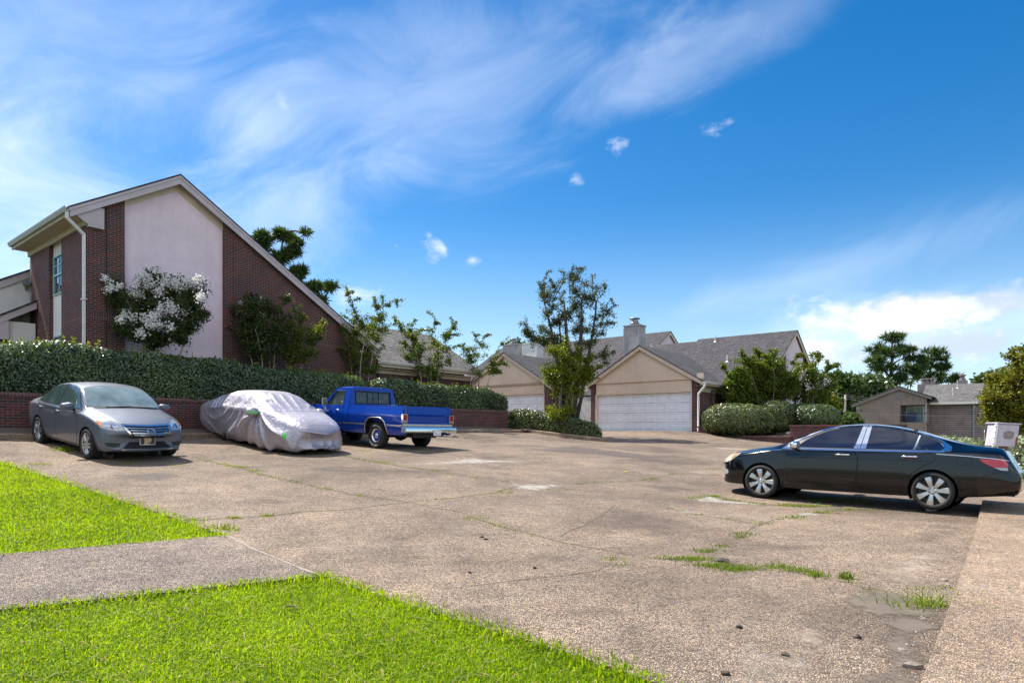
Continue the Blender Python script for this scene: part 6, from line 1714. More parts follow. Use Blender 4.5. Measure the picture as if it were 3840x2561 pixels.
        sk.panel('front_arch_liner', s, [(2.31, .20), (2.38, .20), (2.36, .33), (2.335, .36), (2.31, .33)], 'black_plastic', .004, .05, None, .004)
    # windscreen and rear window, laid from above
    ws = [(2.47, .0), (2.46, .45), (2.38, .735), (2.08, .685), (1.76, .60), (1.71, .3), (1.70, 0.)]
    ws = ws + [(a, -b) for a, b in ws[-2:0:-1]]
    sk.panel('windscreen_surround', 'T', [(2.53, 0.), (2.51, .5), (2.43, .77), (2.08, .712), (1.73, .625), (1.675, .3), (1.665, 0), (1.675, -.3), (1.73, -.625), (2.08, -.712), (2.43, -.77), (2.51, -.5)], 'dark_trim', .003, .08, None, .004)
    sk.panel('windscreen', 'T', ws, 'car_glass_light', .007, .08, None, .004)
    rw = [(.28, 0), (.26, .3), (.20, .55), (-.2, .60), (-.42, .62), (-.46, .3), (-.47, 0)]; rw = rw + [(a, -b) for a, b in rw[-2:0:-1]]
    sk.panel('rear_window', 'T', rw, 'car_glass', .006, .08, None, .004)
    sk.strip('bonnet_seam', 'T', [(2.56, .755), (2.9, .70), (3.2, .62), (3.36, .50), (3.43, .3), (3.45, 0), (3.43, -.3), (3.36, -.5), (3.2, -.62), (2.9, -.70), (2.56, -.755)], .012, 'seam', .0015)
    for y0 in (.10, -.42):
        p = [sk.hit('T', 2.45, y0 + .0, .012)[0], sk.hit('T', 2.47, y0 + .28, .016)[0], sk.hit('T', 2.45, y0 + .52, .012)[0]]
        MB().tube(p, .009, 6).build('wiper', 'black_plastic', R_, True)
    # front: grille, emblem, lower intake, plate
    gr = [(-.46, .75), (.46, .75), (.38, .625), (.31, .525), (-.31, .525), (-.38, .625)]
    g = sk.panel('grille', 'F', gr, 'seam', .004, .06)
    for zz, ww in ((.70, .41), (.655, .37), (.608, .34), (.562, .315)):
        sk.strip('grille_bar', 'F', [(-ww, zz + .006), (0, zz - .004), (ww, zz + .006)], .020, 'chrome_dull', .014, False, g)
    sk.strip('grille_frame', 'F', [(-.475, .76), (0, .748), (.475, .76)], .030, 'chrome', .018, False, g)
    for q in (1, -1): sk.strip('grille_frame', 'F', [(q * .47, .745), (q * .40, .635), (q * .345, .555), (q * .33, .515)], .034, 'chrome', .018, False, g)
    sk.strip('grille_frame', 'F', [(-.335, .520), (0, .513), (.335, .520)], .016, 'chrome', .016, False, g)
    c, nn = sk.hit('F', 0, .637, .022)
    em = MB(); n = 32
    M = Matrix.Translation(c) @ nn.to_track_quat('X', 'Z').to_matrix().to_4x4()
    pts = [(0, .075 * math.cos(2 * math.pi * i / n), .063 * math.sin(2 * math.pi * i / n)) for i in range(n + 1)]
    em.tube(pts, .008, 6, M).box(-.004, .010, -.085, .085, -.016, .016, M, .003)
    em = em.build('emblem', 'chrome', R_, True); smooth_by_angle(em, 40)
    tv, tf = text_mesh('NISSAN', .028, .0015)
    b = MB().add([(.0125 + q[2], q[0] * 1.15, q[1]) for q in tv], tf, M); b.build('emblem_letters', 'dark_trim', em)
    lo_ = [(-.34, .42), (.34, .42), (.45, .32), (.48, .265), (-.48, .265), (-.45, .32)]
    sk.panel('lower_intake', 'F', lo_, 'seam', .005, .06)
    sk.strip('intake_trim', 'F', [(-.50, .268), (0, .262), (.50, .268)], .018, 'chrome_dull', .012)
    c, nn = sk.hit('F', .0, .435, .03)
    M = Matrix.Translation(c) @ Matrix.Rotation(rad(-4), 4, 'Y')
    pl = MB().box(-.012, .0, -.155, .155, -.08, .08, M, .01).build('licence_plate', 'plate_white', R_)
    MB().box(.0005, .0015, -.143, .143, -.068, .068, M).build('plate_field', 'plate_dark', pl)
    v = [(.0022, y, z) for y, z in [(-.085, -.066), (.055, -.066), (.06, -.02), (.075, .03), (.06, .066), (-.05, .066), (-.075, .03), (-.06, -.02)]]
    MB().add([M @ Vector(p) for p in v], [tuple(range(8))]).build('plate_picture', 'plate_cream', pl)
    m = MB()
    for y0, y1, z0, z1 in ((-.02, .03, -.045, -.030), (-.03, .00, .012, .020), (.02, .045, .005, .014), (.03, .055, -.06, -.02)): m.box(.0024, .003, y0, y1, z0, z1, M)
    m.build('plate_marks', 'plate_dark', pl)
    # whip aerial on the boot corner
    return R_
glass_mat('car_glass_light', (.20, .26, .26), .05, .86, .9)

# --- black sedan on the right
def black_sedan():
    R_ = place_vehicle('sedan', 7.52, 11.25, 139.3, .4, 2.2, .15, 'black four door sedan with dark tinted windows and bright window trim, on the right', 'car')
    rows = [(-1.06, S9(.40, .56, .64, .50, .64, .58, .58, .63, .42, .66, .665), .10), (-1.02, S9(.30, .66, .78, .50, .78, .62, .70, .68, .50, .715, .72), .13), (-.945, S9(.28, .70, .83, .52, .81, .72, .72, .84, .54, .93, .935), .11), (-.89, S9(.28, .72, .85, .55, .825, .84, .74, .97, .56, 1.045, 1.055), .09), (-.72, S9(.26, .78, .89, .58, .875, .93, .79, 1.015, .58, 1.065, 1.08), .06),
            (-.38, S9(.22, .81, .915, .57, .90, .945, .80, 1.01, .62, 1.085, 1.105), .02), (.02, S9(.20, .83, .922, .56, .91, .95, .82, 1.005, .645, 1.215, 1.25), 0), (.45, S9(.19, .83, .922, .55, .912, .95, .825, 1.0, .64, 1.345, 1.395), 0),
            (.95, S9(.19, .83, .922, .55, .915, .945, .83, .995, .63, 1.41, 1.465), 0), (1.45, S9(.19, .83, .922, .55, .915, .94, .835, .99, .635, 1.395, 1.455), 0), (1.85, S9(.19, .83, .922, .55, .915, .935, .84, .985, .67, 1.30, 1.36), 0), (2.20, S9(.19, .83, .922, .55, .912, .93, .845, .975, .73, 1.15, 1.20), 0),
            (2.52, S9(.20, .83, .92, .55, .91, .915, .845, .96, .75, 1.01, 1.055), .02), (2.72, S9(.20, .82, .915, .54, .90, .90, .82, .945, .66, .985, 1.01), .05), (3.10, S9(.21, .80, .90, .53, .875, .845, .78, .895, .60, .93, .95), .10), (3.42, S9(.22, .76, .86, .50, .84, .80, .75, .86, .55, .885, .90), .16),
            (3.66, S9(.22, .72, .81, .47, .79, .73, .70, .79, .50, .81, .82), .22), (3.81, S9(.25, .67, .74, .44, .72, .62, .63, .68, .44, .70, .71), .24), (3.88, S9(.32, .55, .60, .42, .58, .50, .50, .53, .36, .54, .545), .22)]
    V, F = cage_mesh(rows, 3, ((5, .5), (7, .55), (2, .7))); sk = Skin(V, F, R_)
    ar = [(0, .318, .352), (2.80, .318, .352)]
    v2, f2 = cut_arches(V, F, ar)
    obj_from('body', v2, f2, 'paint_black', R_, True, uv=False)
    for s, q in (('L', 1), ('R', -1)):
        for x, z, r in ar: arch_lining(R_, x, z, r + .004, q * .42, q * .90)
        for x in (0, 2.80): wheel(R_, x, q * .80, .314, .225, .240, 'paddle', q)
        sur = [(2.42, .945), (2.20, 1.075), (1.95, 1.215), (1.70, 1.315), (1.45, 1.378), (1.18, 1.405), (.90, 1.405), (.60, 1.37), (.35, 1.315), (.10, 1.23), (-.12, 1.12), (-.26, 1.02), (-.24, .965), (.2, .945), (1.2, .942)]
        fr = [(2.19, .985), (2.02, 1.115), (1.88, 1.20), (1.68, 1.29), (1.44, 1.352), (1.08, 1.378), (1.19, .985)]
        rr = [(1.06, .985), (.98, 1.380), (.85, 1.378), (.62, 1.345), (.235, 1.255), (.30, .985)]
        qr = [(.24, .985), (.18, 1.235), (.08, 1.195), (-.08, 1.10), (-.155, 1.03), (-.10, .985)]
        sk.panel('window_surround', s, sur, 'dark_trim', .003, .07, None, .004)
        d1 = [(2.335, .885), (2.35, .62), (2.30, .33), (2.22, .255), (1.16, .255), (1.13, .6), (1.12, .942), (1.7, .942), (2.30, .94)]
        d2 = [(1.10, .942), (1.11, .6), (1.14, .255), (.50, .255), (.44, .40), (.34, .56), (.14, .72), (-.02, .80), (-.06, .93), (.4, .942)]
        for nm, dp, gl, hx in (('front', d1, fr, 1.36), ('rear', d2, rr, .33)):
            sk.strip('door_seam', s, dp, .018, 'seam', .0015, True)
            d = sk.panel('door', s, dp, 'paint_black', .003, .08, None, .004)
            sk.panel('window', s, gl, 'tinted_glass', .007, .07, d, .004)
            handle(sk, s, hx, .87, d, 'chrome', .26, .036)
            sk.strip('body_crease', s, [(2.28, .33), (1.2, .325)] if nm == 'front' else [(1.08, .325), (.52, .33)], .018, 'paint_black', .014, False, d)
        sk.panel('quarter_window', s, qr, 'tinted_glass', .007, .07, None, .004)
        # bright trim: loop round the glass and the broad pillar plates
        sk.strip('window_trim', s, [(2.40, .955), (2.20, 1.087), (1.95, 1.228), (1.70, 1.328), (1.45, 1.392), (1.18, 1.418), (.90, 1.418), (.60, 1.384), (.35, 1.328), (.10, 1.243), (-.12, 1.133), (-.25, 1.035)], .020, 'chrome', .009)
        sk.strip('window_trim', s, [(2.42, .952), (1.7, .952), (1.1, .952), (.3, .955), (-.16, .962)], .026, 'chrome', .009)
        sk.panel('pillar_trim', s, [(1.19, .972), (1.09, 1.388), (1.025, 1.39), (1.10, .972)], 'chrome', .010, .06, None, .006)
        sk.panel('pillar_trim', s, [(1.088, .972), (1.015, 1.39), (.95, 1.39), (1.0, .972)], 'chrome', .010, .06, None, .006)
        sk.panel('pillar_trim', s, [(-.10, .970), (-.155, 1.03), (-.09, 1.10), (-.13, 1.115), (-.25, 1.035), (-.25, .985), (-.20, .965)], 'chrome', .010, .05, None, .006)
        sk.strip('pillar_trim', s, [(.27, .975), (.205, 1.275)], .026, 'chrome', .010)
        sk.panel('corner_plate', s, [(2.40, .965), (2.21, .982), (2.20, 1.07)], 'chrome', .009, .05, None, .004)
        sk.strip('shoulder_trim', s, [(3.36, .835), (2.9, .895), (2.42, .93)], .014, 'chrome', .006)
        sk.strip('shoulder_trim', s, [(-.05, .925), (-.5, .90), (-.80, .875), (-1.0, .845)], .012, 'chrome_dull', .005)
        sk.strip('body_line', s, [(2.30, .80), (.0, .80)], .010, 'seam', .006)
        sk.strip('fuel_flap', s, [(-.32, .89), (-.34, .76), (-.52, .76), (-.54, .88)], .008, 'seam', .002, True)
        sk.strip('bumper_seam', s, [(3.12, .59), (3.25, .66), (3.40, .71)], .008, 'seam', .002)
        sk.strip('bumper_seam', s, [(-.40, .55), (-.62, .56), (-.80, .64), (-1.0, .70)], .008, 'seam', .002)
        mirror_house(R_, 2.13, q * 1.02, 1.02, 'chrome', q, (.10, .12, .08))
        lamp = sk.panel('headlight', s, [(3.70, .655), (3.715, .71), (3.60, .80), (3.42, .84), (3.24, .845), (3.28, .80), (3.42, .70), (3.55, .655)], 'lamp_yellowed', .006, .04)
        sk.panel('turn_signal', s, [(3.42, .83), (3.27, .837), (3.32, .785), (3.43, .715)], 'amber_dull', .010, .03, lamp, 0)
        sk.panel('fog_lamp', s, [(3.62, .42), (3.66, .49), (3.58, .52), (3.50, .50), (3.49, .44), (3.54, .41)], 'lamp_clear', .006, .03)
        t_ = sk.panel('tail_light', s, [(-.62, .865), (-.93, .86), (-.98, .80), (-.985, .69), (-.90, .695), (-.80, .74), (-.69, .80)], 'tail_red', .006, .04)
        sk.panel('reverse_lamp', s, [(-.81, .735), (-.98, .735), (-.985, .69), (-.90, .693)], 'lamp_clear', .010, .03, t_, 0)
        sk.panel('mud_flap', s, [(2.40, .14), (2.44, .14), (2.435, .33), (2.405, .35)], 'black_plastic', .02, .05, None, .02)
        sk.panel('mud_flap', s, [(-.41, .10), (-.385, .11), (-.375, .33), (-.42, .35)], 'black_plastic', .02, .05, None, .02)
        sk.strip('sill', s, [(2.40, .225), (1.3, .21), (.42, .22)], .07, 'black_plastic', .008)
    ws = [(2.55, .0), (2.54, .45), (2.47, .76), (2.1, .71), (1.62, .60), (1.56, .3), (1.55, 0.)]; ws = ws + [(a, -b) for a, b in ws[-2:0:-1]]
    sk.panel('windscreen', 'T', ws, 'tinted_glass', .005, .08, None, .004)
    rw = [(.34, 0), (.32, .3), (.26, .56), (-.2, .63), (-.52, .65), (-.57, .3), (-.58, 0)]; rw = rw + [(a, -b) for a, b in rw[-2:0:-1]]
    sk.panel('rear_window', 'T', rw, 'tinted_glass', .006, .08, None, .004)
    sk.strip('bonnet_seam', 'T', [(2.66, .785), (3.0, .72), (3.35, .64), (3.52, .50), (3.60, .3), (3.62, 0), (3.60, -.3), (3.52, -.5), (3.35, -.64), (3.0, -.72), (2.66, -.785)], .012, 'seam', .0015)
    sk.panel('grille', 'F', [(-.40, .64), (.40, .64), (.36, .53), (-.36, .53)], 'seam', .006, .06)
    sk.panel('lower_intake', 'F', [(-.5, .42), (.5, .42), (.46, .30), (-.46, .30)], 'seam', .006, .06)
    c, _ = sk.hit('T', .33, .45, 0)
    MB().lathe([(.06, -.01), (.05, .02), (0, .028)], 14, 'z', Matrix.Translation(c)).build('roof_aerial', 'black_plastic', R_, True)
    MB().tube([(-.70, -.45, .28), (-1.02, -.45, .27)], .035, 12).build('exhaust_pipe', 'chrome_dull', R_, True)
    c, nn = sk.hit('B', .0, .74, .01)
    tv, tf = text_mesh('ACCORD', .055, .002); M = Matrix.Translation(sk.hit('B', .45, .80, .004)[0])
    MB().add([M @ Vector((-q[2], -q[0], q[1])) for q in tv], tf).build('badge_letters', 'chrome', R_)
    for x in (0, 2.80): pass
    return R_
plain('amber_dull', (.40, .22, .08), .25, coat=.6)
grey_sedan(); black_sedan()
# --- blue pickup
def pickup():
    R_ = place_vehicle('pickup_truck', -3.36, 19.25, 141.0, 2.4, .3, .985, 'old blue pickup truck with chrome bumper, parked nose in towards the tall hedge', 'pickup truck')
    prof = [(.40, .90), (.46, .935), (.60, .975), (.74, .992), (.92, .998), (.985, 1.0), (1.0, .995), (1.06, .972), (1.16, .950), (1.215, .938), (1.235, .925)]
    yp = lambda z: float(np.interp(z, [p[0] for p in prof], [p[1] for p in prof]))
    def archpath(x, k=1.): return [(x - .50 * k, .40), (x - .485 * k, .58), (x - .42 * k, .76), (x - .30 * k, .855), (x - .16 * k, .885), (x + .16 * k, .885), (x + .30 * k, .855), (x + .42 * k, .76), (x + .485 * k, .58), (x + .50 * k, .40)]
    def skin(name, poly, s, mat='paint_blue', off=0., parent=None, step=.055, thick=.02):
        v2, f = fill(poly, step)
        v = [(x, s * (yp(z) + off), z) for x, z in v2]; n = len(v)
        f = [t if ((np.subtract(v[t[1]], v[t[0]])[0] * np.subtract(v[t[2]], v[t[0]])[2] - np.subtract(v[t[1]], v[t[0]])[2] * np.subtract(v[t[2]], v[t[0]])[0]) * -s > 0) else t[::-1] for t in f]
        ed = {(t[i], t[(i + 1) % 3]) for t in f for i in range(3)}; bd = [e for e in ed if (e[1], e[0]) not in ed]; low = {}
        for e in bd:
            for i in e:
                if i not in low: low[i] = len(v); v.append((v[i][0], v[i][1] - s * thick, v[i][2]))
        f = f + [(b_, a_, low[a_], low[b_]) for a_, b_ in bd]
        o = obj_from(name, v, f, mat, parent or R_, True, uv=False); return smooth_by_angle(o, 30)
    chassis = MB().box(-1.05, 4.1, -.45, .45, .34, .60).box(-1.1, 1.2, -.86, .86, .58, .74).box(1.3, 4.1, -.80, .80, .44, .62).tube([(0, -.7, .36), (0, .7, .36)], .06, 10).lathe([(0, -.2), (.12, -.14), (.16, 0), (.12, .14), (0, .2)], 14, 'y', Matrix.Translation((0, 0, .36)))
    chassis.build('chassis', 'black_plastic', R_)
    bed = [(-1.165, .42)] + archpath(0) + [(1.285, .42), (1.285, 1.235), (-1.145, 1.235), (-1.165, 1.0)]
    fend = [(2.66, .42)] + archpath(3.34) + [(4.12, .46), (4.16, .60), (4.16, 1.02), (4.10, 1.16), (3.6, 1.20), (2.62, 1.225), (2.60, .60)]
    door = [(1.62, .47), (2.60, .47), (2.575, .60), (2.595, 1.22), (1.56, 1.225), (1.56, .60)]
    cabc = [(1.31, .42), (1.60, .42), (1.545, .60), (1.545, 1.225), (1.31, 1.225)]
    shear = Matrix(((1, 0, .10, -.10 * 1.2), (0, 1, 0, 0), (0, 0, 1, 0), (0, 0, 0, 1)))
    def side_shear(s): return Matrix(((1, 0, 0, 0), (0, 1, -s * .26, s * .26 * 1.2), (0, 0, 1, 0), (0, 0, 0, 1)))
    cabp = MB()
    for s in (1, -1):
        side = 'L' if s > 0 else 'R'
        skin('bed_side', bed, s); skin('front_wing', fend, s); skin('cab_side', cabc, s)
        d = skin('door', door, s, off=.006)
        Ms = side_shear(s)
        # window frame of the cab: rear pillar, roof rail, windscreen pillar
        y0, y1 = (s * .885, s * .935)
        fr = MB().prism([(1.33, 1.21), (1.585, 1.21), (1.65, 1.665), (1.44, 1.76), (1.385, 1.72)], 'y', y0, y1, Ms).prism([(1.44, 1.76), (1.65, 1.665), (2.07, 1.665), (2.14, 1.70), (2.10, 1.75)], 'y', y0, y1, Ms).prism([(2.49, 1.21), (2.63, 1.21), (2.14, 1.70), (2.07, 1.665)], 'y', y0, y1, Ms)
        fr.build('cab_pillar', 'paint_blue', R_)
        w = MB().prism([(1.585, 1.205), (2.50, 1.205), (2.07, 1.668), (1.65, 1.668)], 'y', s * .905, s * .911, Ms).build('window', 'truck_glass', d)
        MB().prism([(2.27, 1.21), (2.295, 1.21), (2.20, 1.54), (2.18, 1.52)], 'y', s * .903, s * .925, Ms).tube([Ms @ Vector((p[0], s * .938, p[1])) for p in [(1.60, 1.215), (2.49, 1.215), (2.07, 1.655), (1.655, 1.655), (1.60, 1.215)]], .010, 6).build('window_frame', 'dark_trim', w)
        m = MB().tube([(1.72, s * (yp(1.06) + .012), 1.065), (1.74, s * (yp(1.06) + .035), 1.065), (1.90, s * (yp(1.06) + .035), 1.06), (1.92, s * (yp(1.06) + .01), 1.06)], .013, 8)
        m.build('handle', 'chrome', d, True)
        mi = MB().box(2.34, 2.40, s * .96, s * 1.17, 1.20, 1.42, None, .025).tube([(2.38, s * 1.05, 1.2), (2.36, s * 1.0, 1.02), (2.30, s * .97, .99)], [.016, .02, .05], 10).tube([(2.38, s * 1.13, 1.2), (2.36, s * 1.0, 1.02)], .012, 6)
        mi = mi.build('door_mirror', 'chrome', R_); smooth_by_angle(mi, 30)
        MB().box(2.332, 2.339, s * .975, s * 1.155, 1.215, 1.405).build('mirror_glass', 'truck_glass', mi)
        # bright side strips and arch mouldings
        def strip(x0, x1, nm='side_moulding', z=.675):
            m = MB(); m.box(x0, x1, s * (yp(z) - .01), s * (yp(z) + .012), z - .028, z + .028, None, .008); m.build(nm, 'chrome_dull', R_)
        strip(-1.15, -.50); strip(.50, 1.275); strip(1.32, 1.555); strip(1.575, 2.58); strip(2.62, 2.84)
        for x in (0, 3.34):
            MB().tube([(a, s * (yp(b) + .004), b) for a, b in archpath(x)], .014, 8).build('arch_moulding', 'chrome_dull', R_, True)
            arch_in = [(a, s * y_, b) for a, b in archpath(x) for y_ in (.60, yp(b) - .005)]; n = len(arch_in)
            obj_from('wheel_arch', arch_in, [(i, i + 1, i + 3, i + 2) for i in range(0, n - 2, 2)], 'seam', R_, False, uv=False)
            wheel(R_, x, s * .835, .362, .245, .205, 'rally', s)
        # rear corner post with the lamp
        pp = [(-1.165, .42), (-1.165, 1.0), (-1.145, 1.235), (-1.06, 1.235), (-1.06, .42)]
        m = MB().prism(pp, 'y', s * .795, s * .925)
        m.build('corner_post', 'paint_blue', R_)
        lamp = MB().box(-1.205, -1.14, s * .835, s * .985, .775, 1.0, None, .012).build('tail_light', 'tail_red', R_)
        m = MB()
        for q in ((.825, .84, .765, 1.01), (.98, 1.002, .765, 1.01), (.84, .98, .765, .78), (.84, .98, .995, 1.01)): m.box(-1.214, -1.15, s * q[0], s * q[1], q[2], q[3])
        m.build('lamp_frame', 'chrome', lamp)
        MB().box(-1.212, -1.204, s * .855, s * .965, .795, .835).build('reverse_lamp', 'lamp_clear', lamp)
        m = MB().box(-1.212, -1.204, s * .895, s * .905, .84, .985).box(-1.212, -1.204, s * .93, s * .94, .84, .985); m.build('lamp_ribs', 'black_plastic', lamp)
    # tailgate
    tg = [(-1.075, 1.228), (-1.135, 1.225), (-1.168, 1.02), (-1.182, 1.0), (-1.150, .965), (-1.150, .775), (-1.176, .745), (-1.176, .655), (-1.075, .655)]
    t = smooth_by_angle(MB().prism(tg, 'y', -.785, .785).build('tailgate', 'paint_blue', R_), 20)
    MB().box(-1.19, -1.172, -.985, .985, .675, .735, None, .006).build('tailgate_trim', 'chrome_dull', t)
    MB().box(-1.158, -1.148, -.11, .11, .91, .955, None, .01).build('handle', 'paint_blue', t)
    # bed inside and rails
    m = MB().box(-1.06, 1.24, -.80, .80, .76, .78).box(-1.06, 1.24, .83, .86, .78, 1.21).box(-1.06, 1.24, -.86, -.83, .78, 1.21).box(1.24, 1.28, -.90, .90, .76, 1.22)
    m.build('bed', 'paint_blue_roof', R_)
    MB().box(-1.10, 1.28, .85, .935, 1.228, 1.246, None, .008).box(-1.10, 1.28, -.935, -.85, 1.228, 1.246, None, .008).build('bed_rail', 'paint_blue', R_)
    # cab back, window in three panes
    Mr = shear
    m = MB().box(1.31, 1.35, -.93, .93, .45, 1.215)
    m.box(1.31, 1.36, -.88, .88, 1.216, 1.29, Mr).box(1.31, 1.36, -.80, .80, 1.66, 1.74, Mr)
    for s in (1, -1): m.prism([(s * .905, 1.216), (s * .69, 1.216), (s * .655, 1.70), (s * .795, 1.74)], 'x', 1.312, 1.362, Mr)
    m.build('cab_back', 'paint_blue', R_)
    w = MB().box(1.33, 1.336, -.69, .69, 1.28, 1.665, Mr).build('rear_window', 'truck_glass', R_)
    m = MB()
    for y in (-.22, .0, .22): m.box(1.322, 1.343, y - .010, y + .010, 1.285, 1.66, Mr)
    for q in ((-.70, .70, 1.278, 1.30), (-.70, .70, 1.645, 1.668)): m.box(1.30, 1.34, q[0], q[1], q[2], q[3], Mr)
    for s in (1, -1): m.prism([(s * .705, 1.278), (s * .68, 1.278), (s * .655, 1.668), (s * .678, 1.668)], 'x', 1.30, 1.34, Mr)
    m.build('window_rubber', 'seam', w)
    # roof: crowned panel
    rows = [(1.375, [(0, 1.66), (.5, 1.66), (.76, 1.67), (.80, 1.70), (.79, 1.74), (.70, 1.77), (.4, 1.785), (0, 1.79)], 0), (1.40, [(0, 1.66), (.5, 1.66), (.77, 1.67), (.81, 1.70), (.80, 1.75), (.71, 1.785), (.4, 1.80), (0, 1.806)], 0),
            (1.75, [(0, 1.66), (.5, 1.66), (.77, 1.67), (.81, 1.70), (.80, 1.755), (.71, 1.795), (.4, 1.815), (0, 1.822)], 0), (2.05, [(0, 1.66), (.5, 1.66), (.77, 1.67), (.81, 1.70), (.79, 1.745), (.70, 1.78), (.4, 1.795), (0, 1.80)], 0), (2.14, [(0, 1.67), (.5, 1.67), (.75, 1.675), (.79, 1.69), (.77, 1.71), (.69, 1.73), (.4, 1.74), (0, 1.742)], 0)]
    V, F = cage_mesh(rows, 2); obj_from('roof', V, F, 'paint_blue', R_, True, uv=False)
    MB().lathe([(.02, 0), (.015, .03), (0, .035)], 8, 'z', Matrix.Translation((1.46, -.05, 1.80))).build('roof_lamp', 'dark_trim', R_)
    # bonnet, windscreen, front
    bn = [(2.60, 1.10), (4.12, 1.02), (4.14, 1.10), (3.9, 1.165), (3.2, 1.215), (2.60, 1.235)]
    smooth_by_angle(MB().prism(bn, 'y', -.90, .90).build('bonnet', 'paint_blue', R_), 30)
    MB().prism([(2.60, 1.22), (2.62, 1.22), (2.13, 1.70), (2.11, 1.70)], 'y', -.86, .86).build('windscreen', 'truck_glass', R_)
    MB().box(4.13, 4.17, -.92, .92, .62, 1.02).build('grille', 'chrome_dull', R_)
    MB().box(4.18, 4.30, -1.0, 1.0, .48, .66, None, .03).build('front_bumper', 'chrome', R_)
    # seat, dash, steering wheel
    s_ = MB().box(1.42, 1.56, -.75, .75, .80, 1.26, None, .05).box(1.5, 2.05, -.75, .75, .70, .86, None, .05); s_.build('seat', 'interior', R_)
    MB().box(2.35, 2.60, -.88, .88, .95, 1.20, None, .04).build('dashboard', 'interior', R_)
    M = Matrix.Translation((2.12, .40, 1.20)) @ Matrix.Rotation(rad(-28), 4, 'Y')
    st = MB().tube([(0, .19 * math.cos(a), .19 * math.sin(a)) for a in np.linspace(0, 2 * math.pi, 29)], .011, 8, M).tube([(0, -.18, 0), (0, .18, 0)], .012, 6, M).tube([(0, 0, 0), (.35, 0, -.02)], .02, 6, M)
    st.build('steering_wheel', 'interior_light', R_, True)
    # rear bumper, plate, exhaust
    bp = [(-1.20, .49), (-1.33, .49), (-1.352, .52), (-1.352, .60), (-1.335, .655), (-1.20, .665)]
    b = MB().prism(bp, 'y', -.99, .99)
    for s in (1, -1): b.box(-1.33, -1.16, s * .975, s * 1.012, .50, .655, None, .012)
    b = b.build('rear_bumper', 'chrome', R_); smooth_by_angle(b, 25)
    MB().box(-1.356, -1.352, -.95, .95, .555, .562).build('bumper_groove', 'chrome_dull', b)
    m = MB()
    for y in (-.62, -.4, .35, .62): m.lathe([(0, -.003), (.012, 0), (.014, .004)], 10, 'x', Matrix.Translation((-1.346, y, .612)))
    m.build('bumper_bolts', 'chrome_dull', b)
    MB().box(-1.368, -1.360, -.35, -.04, .415, .575, Matrix.Translation((0, 0, 0)), .004).build('licence_plate', 'plate_white', R_)
    MB().tube([(.4, -.50, .40), (-1.2, -.55, .41), (-1.34, -.56, .41)], .032, 12).build('exhaust_pipe', 'chrome_dull', R_, True)
    MB().tube([(.5, .45, .42), (-.5, .50, .40), (-.75, .40, .38)], .05, 10).build('tail_pipe', 'black_plastic', R_, True)
    return R_
pickup()

# --- car under a silver cover
from mathutils import noise as mnoise
def cover_mat():
    m, t, b = new_mat('cover_cloth')
    tcn = t.node('ShaderNodeTexCoord'); P = tcn.outputs['Object']
    n1 = t.noise(P, 5., 6, .65, .8); n2 = t.noise(P, 22., 5, .6, .5); n3 = t.noise(P, 1.6, 4, .6)
    t.link(t.mix(1., (.44, .405, .45, 1), t.ramp(n3, [(.3, (.85,) * 3), (.7, (1.1,) * 3)]), 'MULTIPLY'), b.inputs['Base Color'])
    b.inputs['Metallic'].default_value = .55; b.inputs['Roughness'].default_value = .42
    vo = t.node('ShaderNodeTexVoronoi', feature='DISTANCE_TO_EDGE', inp={'Scale': 7.5}); t.link(P, vo.inputs['Vector'])
    h = t.math('ADD', t.math('ADD', t.math('MULTIPLY', n1, 1.0), t.math('MULTIPLY', n2, .32)), t.math('MULTIPLY', t.smooth(vo.outputs['Distance'], 0., .12), .14))
    bp = t.node('ShaderNodeBump', inp={'Strength': .6, 'Distance': .022}); t.link(h, bp.inputs['Height']); t.link(bp.outputs[0], b.inputs['Normal'])
cover_mat()
